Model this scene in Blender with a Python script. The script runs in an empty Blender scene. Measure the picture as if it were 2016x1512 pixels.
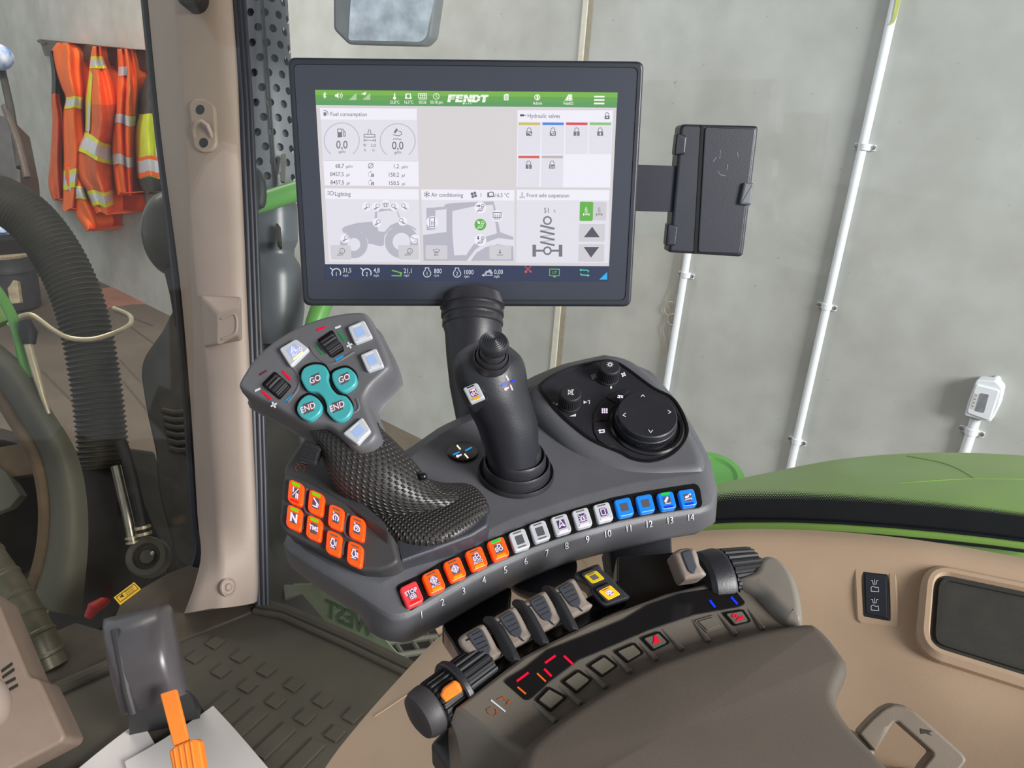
import bpy, bmesh, math, random
from mathutils import Vector, Matrix
from mathutils.bvhtree import BVHTree
random.seed(7)
S = bpy.context.scene
COL = S.collection
# ---------------------------------------------------------------- camera
W, H, F = 2016, 1512, 1523.0
UPc = Vector((.0665, -.9236, -.3777)).normalized()
EYc = (Vector((0, 0, 1)) - UPc.z * UPc).normalized()
EXc = EYc.cross(UPc)
CAM = Vector((0, 0, 2.0))
def c2w(v): return Vector((v.dot(EXc), v.dot(EYc), v.dot(UPc)))
cam_d = bpy.data.cameras.new('camera'); cam = bpy.data.objects.new('camera', cam_d); COL.objects.link(cam)
r_, u_, b_ = c2w(Vector((1, 0, 0))), c2w(Vector((0, -1, 0))), c2w(Vector((0, 0, -1)))
m4 = Matrix((r_, u_, b_)).transposed().to_4x4(); m4.translation = CAM
cam.matrix_world = m4
cam_d.sensor_width = 36; cam_d.lens = F / W * 36; cam_d.clip_start = .02; cam_d.clip_end = 60
S.camera = cam
# ---------------------------------------------------------------- light
S.view_settings.view_transform = 'Standard'; S.view_settings.look = 'None'
S.view_settings.gamma = 1; S.view_settings.exposure = 0.0
wd = bpy.data.worlds.new('world'); S.world = wd; wd.use_nodes = True
bg = wd.node_tree.nodes['Background']; bg.inputs[0].default_value = (.86, .93, 1.0, 1); bg.inputs[1].default_value = .72
def area(name, loc, target, size, power, color=(1, 1, 1)):
    l = bpy.data.lights.new(name, 'AREA'); l.energy = power; l.color = color; l.shape = 'RECTANGLE'
    l.size, l.size_y = size
    o = bpy.data.objects.new(name, l); COL.objects.link(o); o.location = loc
    o.rotation_euler = (Vector(target) - Vector(loc)).to_track_quat('-Z', 'Y').to_euler()
    return o
area('shop_door_daylight', (3.9, -2.4, 3.5), (.6, 2.2, 1.6), (2.0, 1.8), 520, (1.0, .985, .965))
area('left_wall_fill', (-2.6, 3.0, 4.6), (-3.2, 5.0, 1.4), (3, .8), 150, (1.0, .91, .8))  # unseen warm fill lamp, added only to brighten the left of the wall
# ---------------------------------------------------------------- pixel rays and planes
def rayw(u, v): return c2w(Vector((u - W / 2, v - H / 2, F)) / F)
def D(u, v, d): return CAM + rayw(u, v) * d
class Pl:
    """a real plane in the place; at() finds where a line of sight meets it"""
    def __init__(s, o, n):
        s.o = o; s.n = n.normalized()
        s.a = (Vector((1, 0, 0)) - s.n * s.n.x).normalized(); s.b = s.n.cross(s.a)
    def at(s, u, v, h=0):
        r = rayw(u, v); o = s.o + s.n * h
        return CAM + r * ((o - CAM).dot(s.n) / r.dot(s.n))
    def loc(s, u, v, h=0):
        p = s.at(u, v, h) - s.o; return (p.dot(s.a), p.dot(s.b))
    def w(s, ab, h=0): return s.o + s.a * ab[0] + s.b * ab[1] + s.n * h
class Surf:
    """the surface of a finished mesh, for marks that lie on it"""
    def __init__(s, o, fb=None):
        me = o.data; mw = o.matrix_world
        s.t = BVHTree.FromPolygons([mw @ v.co for v in me.vertices], [tuple(p.vertices) for p in me.polygons]); s.fb = fb
    def at(s, u, v, h=0):
        r = rayw(u, v); p, n, i, d = s.t.ray_cast(CAM, r)
        if p is None: return s.fb.at(u, v, h) if s.fb else D(u, v, .6)
        if n.dot(r) > 0: n = -n
        return p + n * h
def tilt(t, yaw=0):
    t = math.radians(t); y = math.radians(yaw)
    return Vector((math.sin(y) * math.sin(t), -math.cos(y) * math.sin(t), math.cos(t)))
# ---------------------------------------------------------------- 2D helpers
def cr(pts, n=6, closed=True):
    P = [tuple(p) for p in pts]; N = len(P); out = []
    rng = range(N) if closed else range(N - 1)
    for i in rng:
        if closed: p0, p1, p2, p3 = P[i - 1], P[i], P[(i + 1) % N], P[(i + 2) % N]
        else: p0, p1, p2, p3 = P[max(i - 1, 0)], P[i], P[i + 1], P[min(i + 2, N - 1)]
        for k in range(n):
            t = k / n; t2 = t * t; t3 = t2 * t
            out.append(tuple(.5 * (2 * b + (c - a) * t + (2 * a - 5 * b + 4 * c - d) * t2 + (3 * b - a - 3 * c + d) * t3) for a, b, c, d in zip(p0, p1, p2, p3)))
    if not closed: out.append(P[-1])
    return out
def rpoly(pts, r, seg=4):
    out = []; N = len(pts)
    for i in range(N):
        p = Vector(pts[i][:2]); a = Vector(pts[i - 1][:2]) - p; b = Vector(pts[(i + 1) % N][:2]) - p
        la, lb = a.length, b.length; rr = min(r, la * .45, lb * .45)
        s = p + a / la * rr; e = p + b / lb * rr
        for k in range(seg + 1):
            t = k / seg; out.append(tuple((1 - t) ** 2 * s + 2 * t * (1 - t) * p + t * t * e))
    return out
def resamp(pts, n, closed=False):
    P = [Vector(p) for p in pts]
    if closed: P.append(P[0])
    L = [0]
    for a, b in zip(P, P[1:]): L.append(L[-1] + (b - a).length)
    out = []; j = 0; m = n if closed else n - 1
    for k in range(n):
        t = L[-1] * k / m
        while j < len(L) - 2 and L[j + 1] < t: j += 1
        f = (t - L[j]) / max(L[j + 1] - L[j], 1e-9); out.append(P[j].lerp(P[j + 1], f))
    return out
def inset2(poly, d):
    N = len(poly); A = sum(poly[i][0] * poly[(i + 1) % N][1] - poly[(i + 1) % N][0] * poly[i][1] for i in range(N))
    sg = 1 if A > 0 else -1; out = []
    for i in range(N):
        p = Vector(poly[i]); a = Vector(poly[i - 1]); b = Vector(poly[(i + 1) % N])
        e1 = (p - a); e2 = (b - p)
        if e1.length < 1e-9: e1 = e2
        if e2.length < 1e-9: e2 = e1
        n1 = Vector((-e1.y, e1.x)).normalized() * sg; n2 = Vector((-e2.y, e2.x)).normalized() * sg
        n = n1 + n2
        n = n1 if n.length < .2 else n.normalized()
        k = max(.5, n.dot(n1)); out.append(tuple(p + n * (d / k)))
    # drop the points that a tight inner corner has pushed through the far side
    def sd(p, a, b):
        ab = (b[0] - a[0], b[1] - a[1]); L = ab[0] ** 2 + ab[1] ** 2
        t = 0 if L < 1e-18 else max(0, min(1, ((p[0] - a[0]) * ab[0] + (p[1] - a[1]) * ab[1]) / L))
        return math.hypot(p[0] - a[0] - ab[0] * t, p[1] - a[1] - ab[1] * t)
    if d > 0:
        bad = [min(sd(q, poly[i - 1], poly[i]) for i in range(N)) < d * .985 for q in out]
        if any(bad) and not all(bad):
            for i in range(N):
                if bad[i]:
                    a = 1
                    while bad[i - a]: a += 1
                    c = 1
                    while bad[(i + c) % N]: c += 1
                    P0, P1 = Vector(out[i - a]), Vector(out[(i + c) % N]); out[i] = tuple(P0.lerp(P1, a / (a + c))); 
    return out
def circ(cx, cy, rx, ry=None, n=24, a0=0, rot=0):
    ry = rx if ry is None else ry; c, s = math.cos(rot), math.sin(rot); o = []
    for k in range(n):
        t = a0 + 2 * math.pi * k / n; x, y = rx * math.cos(t), ry * math.sin(t); o.append((cx + c * x - s * y, cy + s * x + c * y))
    return o
def arc(cx, cy, r, a, b, n=16):
    return [(cx + r * math.cos(math.radians(a + (b - a) * k / n)), cy + r * math.sin(math.radians(a + (b - a) * k / n))) for k in range(n + 1)]
# ---------------------------------------------------------------- mesh builder
class MB:
    def __init__(s): s.v = []; s.f = []; s.m = []; s.uv = {}
    def add(s, vs, fs, m=0):
        k = len(s.v); s.v += [Vector(x) for x in vs]; s.f += [tuple(i + k for i in f) for f in fs]; s.m += [m] * len(fs); return k
    def loft(s, loops, m=0, cap0=True, cap1=True, closed=True, uvs=None):
        n = len(loops[0]); vs = [p for l in loops for p in l]; fs = []; k = len(s.f)
        for i in range(len(loops) - 1):
            for j in range(n if closed else n - 1):
                j2 = (j + 1) % n; fs.append((i * n + j, i * n + j2, (i + 1) * n + j2, (i + 1) * n + j))
                if uvs: s.uv[len(s.f) + len(fs) - 1] = [(j * uvs[0], i * uvs[1]), ((j + 1) * uvs[0], i * uvs[1]), ((j + 1) * uvs[0], (i + 1) * uvs[1]), (j * uvs[0], (i + 1) * uvs[1])]
        if closed and cap0: fs.append(tuple(range(n))[::-1])
        if closed and cap1: fs.append(tuple((len(loops) - 1) * n + j for j in range(n)))
        s.add(vs, fs, m); return s
    def tube(s, path, r, n=12, m=0, cap=True, flat=None):
        P = [Vector(p) for p in path]; R = r if isinstance(r, (list, tuple)) else [r] * len(P); loops = []; ref = None
        for i, p in enumerate(P):
            t = (P[min(i + 1, len(P) - 1)] - P[max(i - 1, 0)]).normalized()
            if ref is None: ref = t.orthogonal().normalized()
            x = (ref - t * ref.dot(t)).normalized(); ref = x; y = t.cross(x)
            loops.append([p + (x * math.cos(2 * math.pi * k / n) + y * math.sin(2 * math.pi * k / n)) * R[i] for k in range(n)])
        s.loft(loops, m, cap, cap); return s
    def lathe(s, o, ax, prof, n=40, m=0):
        ax = ax.normalized(); x = ax.orthogonal().normalized(); y = ax.cross(x)
        s.loft([[o + ax * h + (x * math.cos(2 * math.pi * k / n) + y * math.sin(2 * math.pi * k / n)) * max(r, 1e-5) for k in range(n)] for r, h in prof], m); return s
    def slab(s, pl, pts, h0, h1, r=0, seg=3, m=0, rb=0, px_h=None):
        """outline (photo pixels seen at height px_h, default h1) made solid between h0 and h1 with a rounded top edge"""
        hh = h1 if px_h is None else px_h
        P = [pl.loc(p[0], p[1], p[2] if len(p) > 2 else hh) for p in pts]
        return s.slab2(pl, P, h0, h1, r, seg, m, rb)
    def slab2(s, pl, P, h0, h1, r=0, seg=3, m=0, rb=0):
        L = []
        if rb:
            for k in range(seg + 1):
                t = math.pi / 2 * k / seg; L.append((rb * (1 - math.sin(t)), h0 + rb * (1 - math.cos(t))))
        else: L.append((0, h0))
        if r:
            for k in range(seg + 1):
                t = math.pi / 2 * k / seg; L.append((r * (1 - math.cos(t)), h1 - r + r * math.sin(t)))
        else: L.append((0, h1))
        s.loft([[pl.w(q, h) for q in (inset2(P, i) if i > 0 else P)] for i, h in L], m); return s
    def poly(s, pl, pts, h=0, m=0):
        s.add([pl.at(p[0], p[1], h) for p in pts], [tuple(range(len(pts)))], m); return s
    def stroke(s, pl, pts, w, h=0, m=0, closed=False):
        P = [Vector(p[:2]) for p in pts]; N = len(P)
        for i in range(N if closed else N - 1):
            a, b = P[i], P[(i + 1) % N]; d = b - a
            if d.length < 1e-6: continue
            d.normalize(); n = Vector((-d.y, d.x)) * w / 2; e = d * w * .3
            s.poly(pl, [a - e + n, b + e + n, b + e - n, a - e - n], h, m)
        return s
    def obox(s, c, x, y, z, m=0):
        q = [c + x * i + y * j + z * k for i in (-1, 1) for j in (-1, 1) for k in (-1, 1)]
        s.add(q, [(0, 1, 3, 2), (4, 6, 7, 5), (0, 4, 5, 1), (2, 3, 7, 6), (0, 2, 6, 4), (1, 5, 7, 3)], m); return s
    def grid(s, rows, m=0, uv=False):
        n = len(rows[0]); vs = [p for r in rows for p in r]; fs = []
        for i in range(len(rows) - 1):
            for j in range(n - 1):
                if uv: s.uv[len(s.f) + len(fs)] = [(j, i), (j + 1, i), (j + 1, i + 1), (j, i + 1)]
                fs.append((i * n + j, i * n + j + 1, (i + 1) * n + j + 1, (i + 1) * n + j))
        s.add(vs, fs, m); return s
    def sphere(s, c, r, n=16, m=0, sc=(1, 1, 1)):
        loops = [[c + Vector((sc[0] * r * math.sin(math.pi * i / n) * math.cos(2 * math.pi * j / n), sc[1] * r * math.sin(math.pi * i / n) * math.sin(2 * math.pi * j / n), -sc[2] * r * math.cos(math.pi * i / n))) for j in range(n)] for i in range(1, n)]
        s.loft(loops, m); return s
    def build(s, name, mats, parent=None, sharp=35, fixn=True):
        me = bpy.data.meshes.new(name); me.from_pydata([tuple(v) for v in s.v], [], s.f)
        mats = mats if isinstance(mats, (list, tuple)) else [mats]
        for x in mats: me.materials.append(x)
        me.polygons.foreach_set('material_index', s.m)
        if s.uv:
            ul = me.uv_layers.new(name='UVMap')
            for fi, q in s.uv.items():
                for li, c in zip(me.polygons[fi].loop_indices, q): ul.data[li].uv = c
        if fixn:
            bm = bmesh.new(); bm.from_mesh(me); bmesh.ops.recalc_face_normals(bm, faces=bm.faces); bm.to_mesh(me); bm.free()
        me.shade_smooth(); me.set_sharp_from_angle(angle=math.radians(sharp))
        o = bpy.data.objects.new(name, me); COL.objects.link(o)
        w = o.modifiers.new('normals', 'WEIGHTED_NORMAL'); w.keep_sharp = True
        if parent is not None:
            o.parent = parent; o.matrix_parent_inverse = parent.matrix_world.inverted()
        return o
def tag(o, label=None, cat=None, group=None, kind=None):
    if label: o['label'] = label
    if cat: o['category'] = cat
    if group: o['group'] = group
    if kind: o['kind'] = kind
    return o
def thing(name, label, cat, loc, group=None):
    o = bpy.data.objects.new(name, None); COL.objects.link(o); o.location = loc
    o.matrix_world = Matrix.Translation(Vector(loc)); o.empty_display_size = .02
    return tag(o, label, cat, group)
# ---------------------------------------------------------------- text
_g = {}
def glyph(s, bold=0.0, fine=False):
    if fine:
        vs, fs = glyph(s, bold); bm = bmesh.new(); q = [bm.verts.new((x, y, 0)) for x, y in vs]
        for f in fs:
            try: bm.faces.new([q[i] for i in f])
            except ValueError: pass
        for _ in range(2): bmesh.ops.subdivide_edges(bm, edges=[e for e in bm.edges if e.calc_length() > .08], cuts=2, use_grid_fill=True); bmesh.ops.triangulate(bm, faces=bm.faces)
        bm.verts.index_update(); r = ([(v.co.x, v.co.y) for v in bm.verts], [tuple(v.index for v in f.verts) for f in bm.faces]); bm.free(); return r
    if (s, bold) not in _g:
        c = bpy.data.curves.new('t', 'FONT'); c.body = s; c.size = 1; c.offset = bold; c.resolution_u = 3; c.fill_mode = 'FRONT'
        o = bpy.data.objects.new('t', c); me = o.to_mesh()
        _g[(s, bold)] = ([(v.co.x, v.co.y) for v in me.vertices], [tuple(p.vertices) for p in me.polygons]); o.to_mesh_clear()
        bpy.data.objects.remove(o); bpy.data.curves.remove(c)
    return _g[(s, bold)]
def text(mb, pl, s, u, v, cap, h=.0004, m=0, right=(1, 0), up=None, al='C', nar=1.0, bold=0.0, fine=False):
    """write s with its middle (or left/right end) at pixel u,v; cap = letter height"""
    vs, fs = glyph(s, bold, fine)
    if not vs: return
    R = Vector(right).normalized(); U = Vector((R.y, -R.x)) if up is None else Vector(up).normalized()
    k = cap / .70; x0 = min(p[0] for p in vs); x1 = max(p[0] for p in vs)
    ox = {'C': (x0 + x1) / 2, 'L': x0, 'R': x1}[al]; out = []
    for x, y in vs:
        q = Vector((u, v)) + R * ((x - ox) * k * nar) + U * ((y - .35) * k); out.append(pl.at(q.x, q.y, h))
    mb.add(out, fs, m)
# ---------------------------------------------------------------- materials
def lin(c): return tuple(((x / 255) / 12.92 if x / 255 < .04045 else ((x / 255 + .055) / 1.055) ** 2.4) for x in c) + (1,)
def P(name, col, rough=.5, metal=0, spec=.5, noise=0, nscale=40, bump=0, bscale=400, emit=None, es=1, coat=0, col2=None):
    m = bpy.data.materials.new(name); m.use_nodes = True; nt = m.node_tree; b = nt.nodes['Principled BSDF']
    c = lin(col); b.inputs['Base Color'].default_value = c; b.inputs['Roughness'].default_value = rough
    b.inputs['Metallic'].default_value = metal; b.inputs['Specular IOR Level'].default_value = spec; b.inputs['Coat Weight'].default_value = coat
    tc = nt.nodes.new('ShaderNodeTexCoord')
    if noise:
        n = nt.nodes.new('ShaderNodeTexNoise'); n.inputs['Scale'].default_value = nscale; n.inputs['Detail'].default_value = 4
        nt.links.new(tc.outputs['Object'], n.inputs['Vector'])
        r = nt.nodes.new('ShaderNodeValToRGB'); r.color_ramp.elements[0].position = .3; r.color_ramp.elements[1].position = .7
        d = lin(col2) if col2 else tuple(x * (1 - noise) for x in c[:3]) + (1,)
        r.color_ramp.elements[0].color = d; r.color_ramp.elements[1].color = c if col2 else tuple(min(1, x * (1 + noise)) for x in c[:3]) + (1,)
        nt.links.new(n.outputs['Fac'], r.inputs[0]); nt.links.new(r.outputs[0], b.inputs['Base Color'])
    if bump:
        n2 = nt.nodes.new('ShaderNodeTexNoise'); n2.inputs['Scale'].default_value = bscale; n2.inputs['Detail'].default_value = 2
        nt.links.new(tc.outputs['Object'], n2.inputs['Vector']); bp = nt.nodes.new('ShaderNodeBump')
        bp.inputs['Strength'].default_value = bump; bp.inputs['Distance'].default_value = .001
        nt.links.new(n2.outputs['Fac'], bp.inputs['Height']); nt.links.new(bp.outputs[0], b.inputs['Normal'])
    if emit: b.inputs['Emission Color'].default_value = lin(emit); b.inputs['Emission Strength'].default_value = es
    return m
def E(name, col, s=1.0):
    m = P(name, (4, 4, 4), .35, spec=.25, emit=col, es=s); return m
M = {}
M['console'] = P('grey_console_plastic', (86, 87, 92), .5, spec=.45, noise=.06, bump=.12, bscale=900)
M['console_dark'] = P('dark_grey_plastic', (58, 57, 58), .55, noise=.06, bump=.1, bscale=900)
M['deck'] = P('slate_plastic', (52, 54, 62), .5, noise=.05, bump=.1, bscale=900)
M['grip'] = P('grey_grip_plastic', (94, 94, 98), .48, noise=.05, bump=.1, bscale=900)
M['gripside'] = P('dark_grip_plastic', (72, 71, 74), .5, noise=.05, bump=.1, bscale=900)
M['black'] = P('black_plastic', (34, 35, 41), .42, noise=.08, bump=.1, bscale=700)
M['blackm'] = P('matt_black_plastic', (26, 27, 32), .6, noise=.1, bump=.08, bscale=700)
M['gloss'] = P('gloss_black', (20, 20, 22), .22, noise=.05)
M['rubber'] = P('black_rubber', (40, 40, 44), .4, noise=.15, bump=.15, bscale=300)
M['monitor'] = P('monitor_housing', (40, 43, 52), .38, noise=.05, bump=.08, bscale=900)
M['bezel'] = P('bezel_glass', (47, 51, 63), .28, noise=.03, spec=.8)
M['beige'] = P('beige_trim_plastic', (166, 142, 119), .55, noise=.05, nscale=12, bump=.1, bscale=700)
M['pillar'] = P('taupe_trim_plastic', (158, 142, 131), .55, noise=.04, nscale=12, bump=.1, bscale=700)
M['taupe'] = P('taupe_handle_plastic', (112, 101, 88), .5, noise=.05, bump=.1, bscale=700)
M['arm'] = P('warm_grey_plastic', (104, 98, 90), .42, noise=.05, bump=.1, bscale=900)
M['armcap'] = P('light_warm_grey_plastic', (116, 111, 104), .35, noise=.05, bump=.05, bscale=900)
M['pad'] = P('grey_brown_armrest_leather', (82, 74, 66), .62, noise=.12, nscale=9, bump=.12, bscale=1600)
M['paddle'] = P('taupe_paddle_plastic', (124, 113, 104), .5, noise=.05, bump=.1, bscale=900)
M['mat'] = P('rubber_floor_mat', (70, 66, 56), .75, noise=.16, nscale=8, bump=.2, bscale=500)
M['white'] = P('white_key_plastic', (184, 188, 194), .25, noise=.02, spec=.6)
M['bluewhite'] = P('milky_blue_window', (150, 172, 210), .2, noise=.04, emit=(120, 150, 205), es=.15)
M['teal'] = P('teal_key_plastic', (64, 150, 154), .25, noise=.03, emit=(40, 140, 145), es=.2, spec=.6)
M['orange'] = P('orange_key_plastic', (236, 84, 24), .28, noise=.03, emit=(255, 62, 8), es=.35)
M['redkey'] = P('red_key_plastic', (196, 62, 66), .28, noise=.03, emit=(220, 30, 40), es=.3)
M['bluekey'] = P('blue_key_plastic', (28, 120, 200), .28, noise=.03, emit=(10, 90, 200), es=.3)
M['yellowkey'] = P('yellow_key_plastic', (196, 170, 20), .3, noise=.03)
M['amberkey'] = P('amber_key_plastic', (235, 165, 20), .3, noise=.03, emit=(255, 150, 0), es=.5)
M['window'] = P('smoked_window', (84, 84, 92), .25, noise=.05)
M['windowlit'] = P('smoked_window_lit', (70, 58, 84), .25, noise=.05, emit=(90, 60, 140), es=.2)
M['orangelever'] = P('orange_lever_plastic', (238, 130, 40), .4, noise=.04, bump=.05)
M['paper'] = P('white_paper', (206, 201, 199), .7, noise=.02, nscale=6)
M['print_w'] = P('white_print', (205, 208, 212), .5, noise=.03)
M['print_o'] = P('orange_print', (150, 84, 50), .5, noise=.05)
M['screw'] = P('steel', (170, 168, 160), .35, metal=.9, noise=.1)
M['wire'] = P('galvanised_wire', (196, 186, 160), .4, metal=.5, noise=.12, nscale=30)
M['hose'] = P('ribbed_hose_rubber', (62, 59, 53), .6, noise=.3, nscale=14, bump=.2, bscale=90)
M['green'] = P('green_paint', (122, 158, 78), .3, noise=.06, nscale=6, bump=.02, bscale=200)
M['greenpipe'] = P('green_pipe_paint', (98, 160, 82), .35, noise=.08, nscale=12)
M['darkmetal'] = P('dark_dirty_metal', (46, 45, 42), .6, noise=.4, nscale=12, bump=.3, bscale=60)
M['blackoil'] = P('oily_black_metal', (26, 25, 25), .5, noise=.5, nscale=20, bump=.4, bscale=50)
M['mud'] = P('dusty_grey_mudguard', (88, 88, 79), .7, noise=.3, nscale=5, bump=.2, bscale=60)
M['flap'] = P('dusty_black_flap', (48, 46, 43), .7, noise=.35, nscale=16, bump=.3, bscale=80)
M['brown'] = P('rusty_brown_metal', (92, 76, 58), .7, noise=.4, nscale=12, bump=.3, bscale=60)
M['frame'] = P('navy_black_door_seal', (32, 34, 44), .45, noise=.1, bump=.05)
M['exh'] = P('grey_exhaust_guard', (112, 116, 122), .5, noise=.12, nscale=10)
M['can'] = P('dark_grey_canister', (86, 90, 97), .35, noise=.12, nscale=8)
M['pvc'] = P('white_pvc', (226, 230, 236), .35, noise=.02)
M['red'] = P('red_plastic', (170, 44, 44), .5, noise=.15)
M['sticker'] = P('yellow_sticker', (226, 178, 20), .5, noise=.05)
M['ink'] = P('black_ink', (30, 26, 18), .6, noise=.05)
M['hivis'] = P('hi_vis_orange_cloth', (255, 112, 30), .8, noise=.12, nscale=9, bump=.4, bscale=60)
M['hivisd'] = P('faded_orange_cloth', (214, 98, 46), .85, noise=.18, nscale=9, bump=.4, bscale=60)
M['lime'] = P('lime_yellow_cloth', (216, 228, 60), .8, noise=.1, nscale=9, bump=.3, bscale=60)
M['silver'] = P('reflective_tape', (206, 212, 222), .45, noise=.08, nscale=30)
M['dcloth'] = P('charcoal_cloth', (64, 62, 60), .85, noise=.2, nscale=9, bump=.4, bscale=60)
M['steelrail'] = P('dull_steel_rail', (88, 79, 75), .5, metal=.3, noise=.2)
M['foil'] = P('grey_foil_duct', (94, 90, 74), .4, metal=.4, noise=.2, nscale=30)
M['bucket'] = P('dark_bucket_plastic', (66, 66, 70), .5, noise=.2, nscale=20)
M['lid'] = P('dusty_bucket_lid', (178, 164, 138), .7, noise=.25, nscale=20)
M['bluebag'] = P('blue_printed_plastic', (50, 120, 200), .4, noise=.8, nscale=16, col2=(226, 232, 238))
M['redpad'] = P('worn_red_floor_paint', (158, 110, 92), .8, noise=.2, nscale=5)
M['yellow'] = P('yellow_plastic', (240, 196, 20), .4, noise=.08)
M['mirror'] = P('mirror_glass', (215, 220, 226), .06, metal=1.0, noise=.3, nscale=30)
M['mirrorback'] = P('grey_mirror_housing', (120, 125, 130), .45, noise=.08)
# lights in the keys and on the displays
for k, c, s in (('L_white', (246, 226, 255), 1.15), ('L_green', (130, 235, 20), .85), ('L_green2', (40, 235, 90), .85), ('L_red', (255, 36, 20), 1.0), ('L_yel', (255, 176, 10), 1.0),
                ('L_crim', (245, 20, 60), .95), ('L_cyan', (20, 165, 240), .9), ('L_blue', (20, 60, 250), 1.0), ('L_pale', (255, 246, 200), 1.1), ('L_pink', (255, 214, 222), 1.1),
                ('L_org', (255, 110, 30), .9), ('L_grn3', (20, 160, 80), .8), ('L_dimred', (150, 60, 80), .5)):
    M[k] = E(k, c, s)
# screen colours
for k, c in (('white', (240, 238, 248)), ('bg', (216, 211, 213)), ('card', (226, 224, 234)), ('sil', (184, 184, 196)), ('grey', (120, 122, 132)), ('lgrey', (196, 194, 204)), ('txt', (112, 112, 122)), ('dark', (88, 90, 102)),
             ('key', (208, 206, 212)), ('hdr1', (124, 182, 82)), ('hdr2', (106, 166, 88)), ('hdr3', (100, 158, 104)), ('hw', (244, 250, 236)), ('hw2', (190, 214, 176)), ('navy', (58, 66, 92)), ('foot', (210, 214, 224)), ('green', (104, 178, 82)), ('yel', (206, 190, 92)), ('blu', (72, 136, 226)), ('rd', (222, 72, 88)), ('rd2', (218, 100, 92)), ('gr', (140, 194, 118)),
             ('tau', (190, 182, 180)), ('teal', (90, 220, 190)), ('cyan', (60, 176, 245)), ('red', (210, 96, 100)), ('lime', (120, 190, 90))):
    M['S_' + k] = E('screen_' + k, c, 1.0)
# concrete wall
def concrete(name, c1, c2, stain=True):
    m = bpy.data.materials.new(name); m.use_nodes = True; nt = m.node_tree; b = nt.nodes['Principled BSDF']; b.inputs['Roughness'].default_value = .8; b.inputs['Specular IOR Level'].default_value = .2
    tc = nt.nodes.new('ShaderNodeTexCoord')
    def nz(sc, det, lo, hi):
        n = nt.nodes.new('ShaderNodeTexNoise'); n.inputs['Scale'].default_value = sc; n.inputs['Detail'].default_value = det
        nt.links.new(tc.outputs['Object'], n.inputs['Vector']); r = nt.nodes.new('ShaderNodeValToRGB'); r.color_ramp.elements[0].position = lo; r.color_ramp.elements[1].position = hi
        nt.links.new(n.outputs['Fac'], r.inputs[0]); return r
    r = nz(1.6, 6, .3, .7); r.color_ramp.elements[0].color = lin(c1); r.color_ramp.elements[1].color = lin(c2)
    s = nz(48, 3, .72, .78); s.color_ramp.elements[0].color = (1, 1, 1, 1); s.color_ramp.elements[1].color = (.62, .6, .56, 1)
    w = nz(7, 6, .35, .65); w.color_ramp.elements[0].color = (.92, .92, .91, 1); w.color_ramp.elements[1].color = (1.04, 1.04, 1.05, 1)
    x = nt.nodes.new('ShaderNodeMix'); x.data_type = 'RGBA'; x.blend_type = 'MULTIPLY'; x.inputs[0].default_value = 1
    nt.links.new(r.outputs[0], x.inputs[6]); nt.links.new(s.outputs[0], x.inputs[7])
    y = nt.nodes.new('ShaderNodeMix'); y.data_type = 'RGBA'; y.blend_type = 'MULTIPLY'; y.inputs[0].default_value = 1
    nt.links.new(x.outputs[2], y.inputs[6]); nt.links.new(w.outputs[0], y.inputs[7]); nt.links.new(y.outputs[2], b.inputs['Base Color'])
    return m
M['concrete'] = concrete('cast_concrete', (170, 171, 166), (188, 190, 187))
M['floor'] = concrete('dusty_concrete_floor', (98, 89, 80), (112, 102, 92))
# dotted / pierced materials driven by UV
def dots(name, col, rad, fade=False, hole=True, rough=.4):
    m = bpy.data.materials.new(name); m.use_nodes = True; nt = m.node_tree; b = nt.nodes['Principled BSDF']; b.inputs['Base Color'].default_value = lin(col); b.inputs['Roughness'].default_value = rough
    out = nt.nodes['Material Output']; uv = nt.nodes.new('ShaderNodeUVMap'); sp = nt.nodes.new('ShaderNodeSeparateXYZ'); nt.links.new(uv.outputs[0], sp.inputs[0])
    def mt(op, a, bb=None):
        n = nt.nodes.new('ShaderNodeMath'); n.operation = op
        for i, q in enumerate((a, bb)):
            if q is None: continue
            if isinstance(q, (int, float)): n.inputs[i].default_value = q
            else: nt.links.new(q, n.inputs[i])
        return n.outputs[0]
    row = mt('FLOOR', sp.outputs[1]); sh = mt('MULTIPLY', mt('MODULO', row, 2), .5)
    fx = mt('SUBTRACT', mt('FRACT', mt('ADD', sp.outputs[0], sh)), .5); fy = mt('SUBTRACT', mt('FRACT', sp.outputs[1]), .5)
    d = mt('SQRT', mt('ADD', mt('MULTIPLY', fx, fx), mt('MULTIPLY', fy, fy)))
    if fade: th = mt('MULTIPLY', mt('SUBTRACT', fade, row), rad)       # radius of clear dots shrinks row by row
    else: th = rad
    mask = mt('LESS_THAN', d, th)
    t = nt.nodes.new('ShaderNodeBsdfTransparent'); mx = nt.nodes.new('ShaderNodeMixShader')
    nt.links.new(mask, mx.inputs[0]); nt.links.new(b.outputs[0], mx.inputs[1]); nt.links.new(t.outputs[0], mx.inputs[2]); nt.links.new(mx.outputs[0], out.inputs[0])
    return m
M['perf'] = dots('perforated_grey_steel', (112, 116, 122), .27)
M['frit'] = dots('black_frit_dots', (26, 30, 34), .09, fade=8.5)
M['fritsolid'] = P('black_frit_band', (26, 30, 34), .25, noise=.1)
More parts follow.
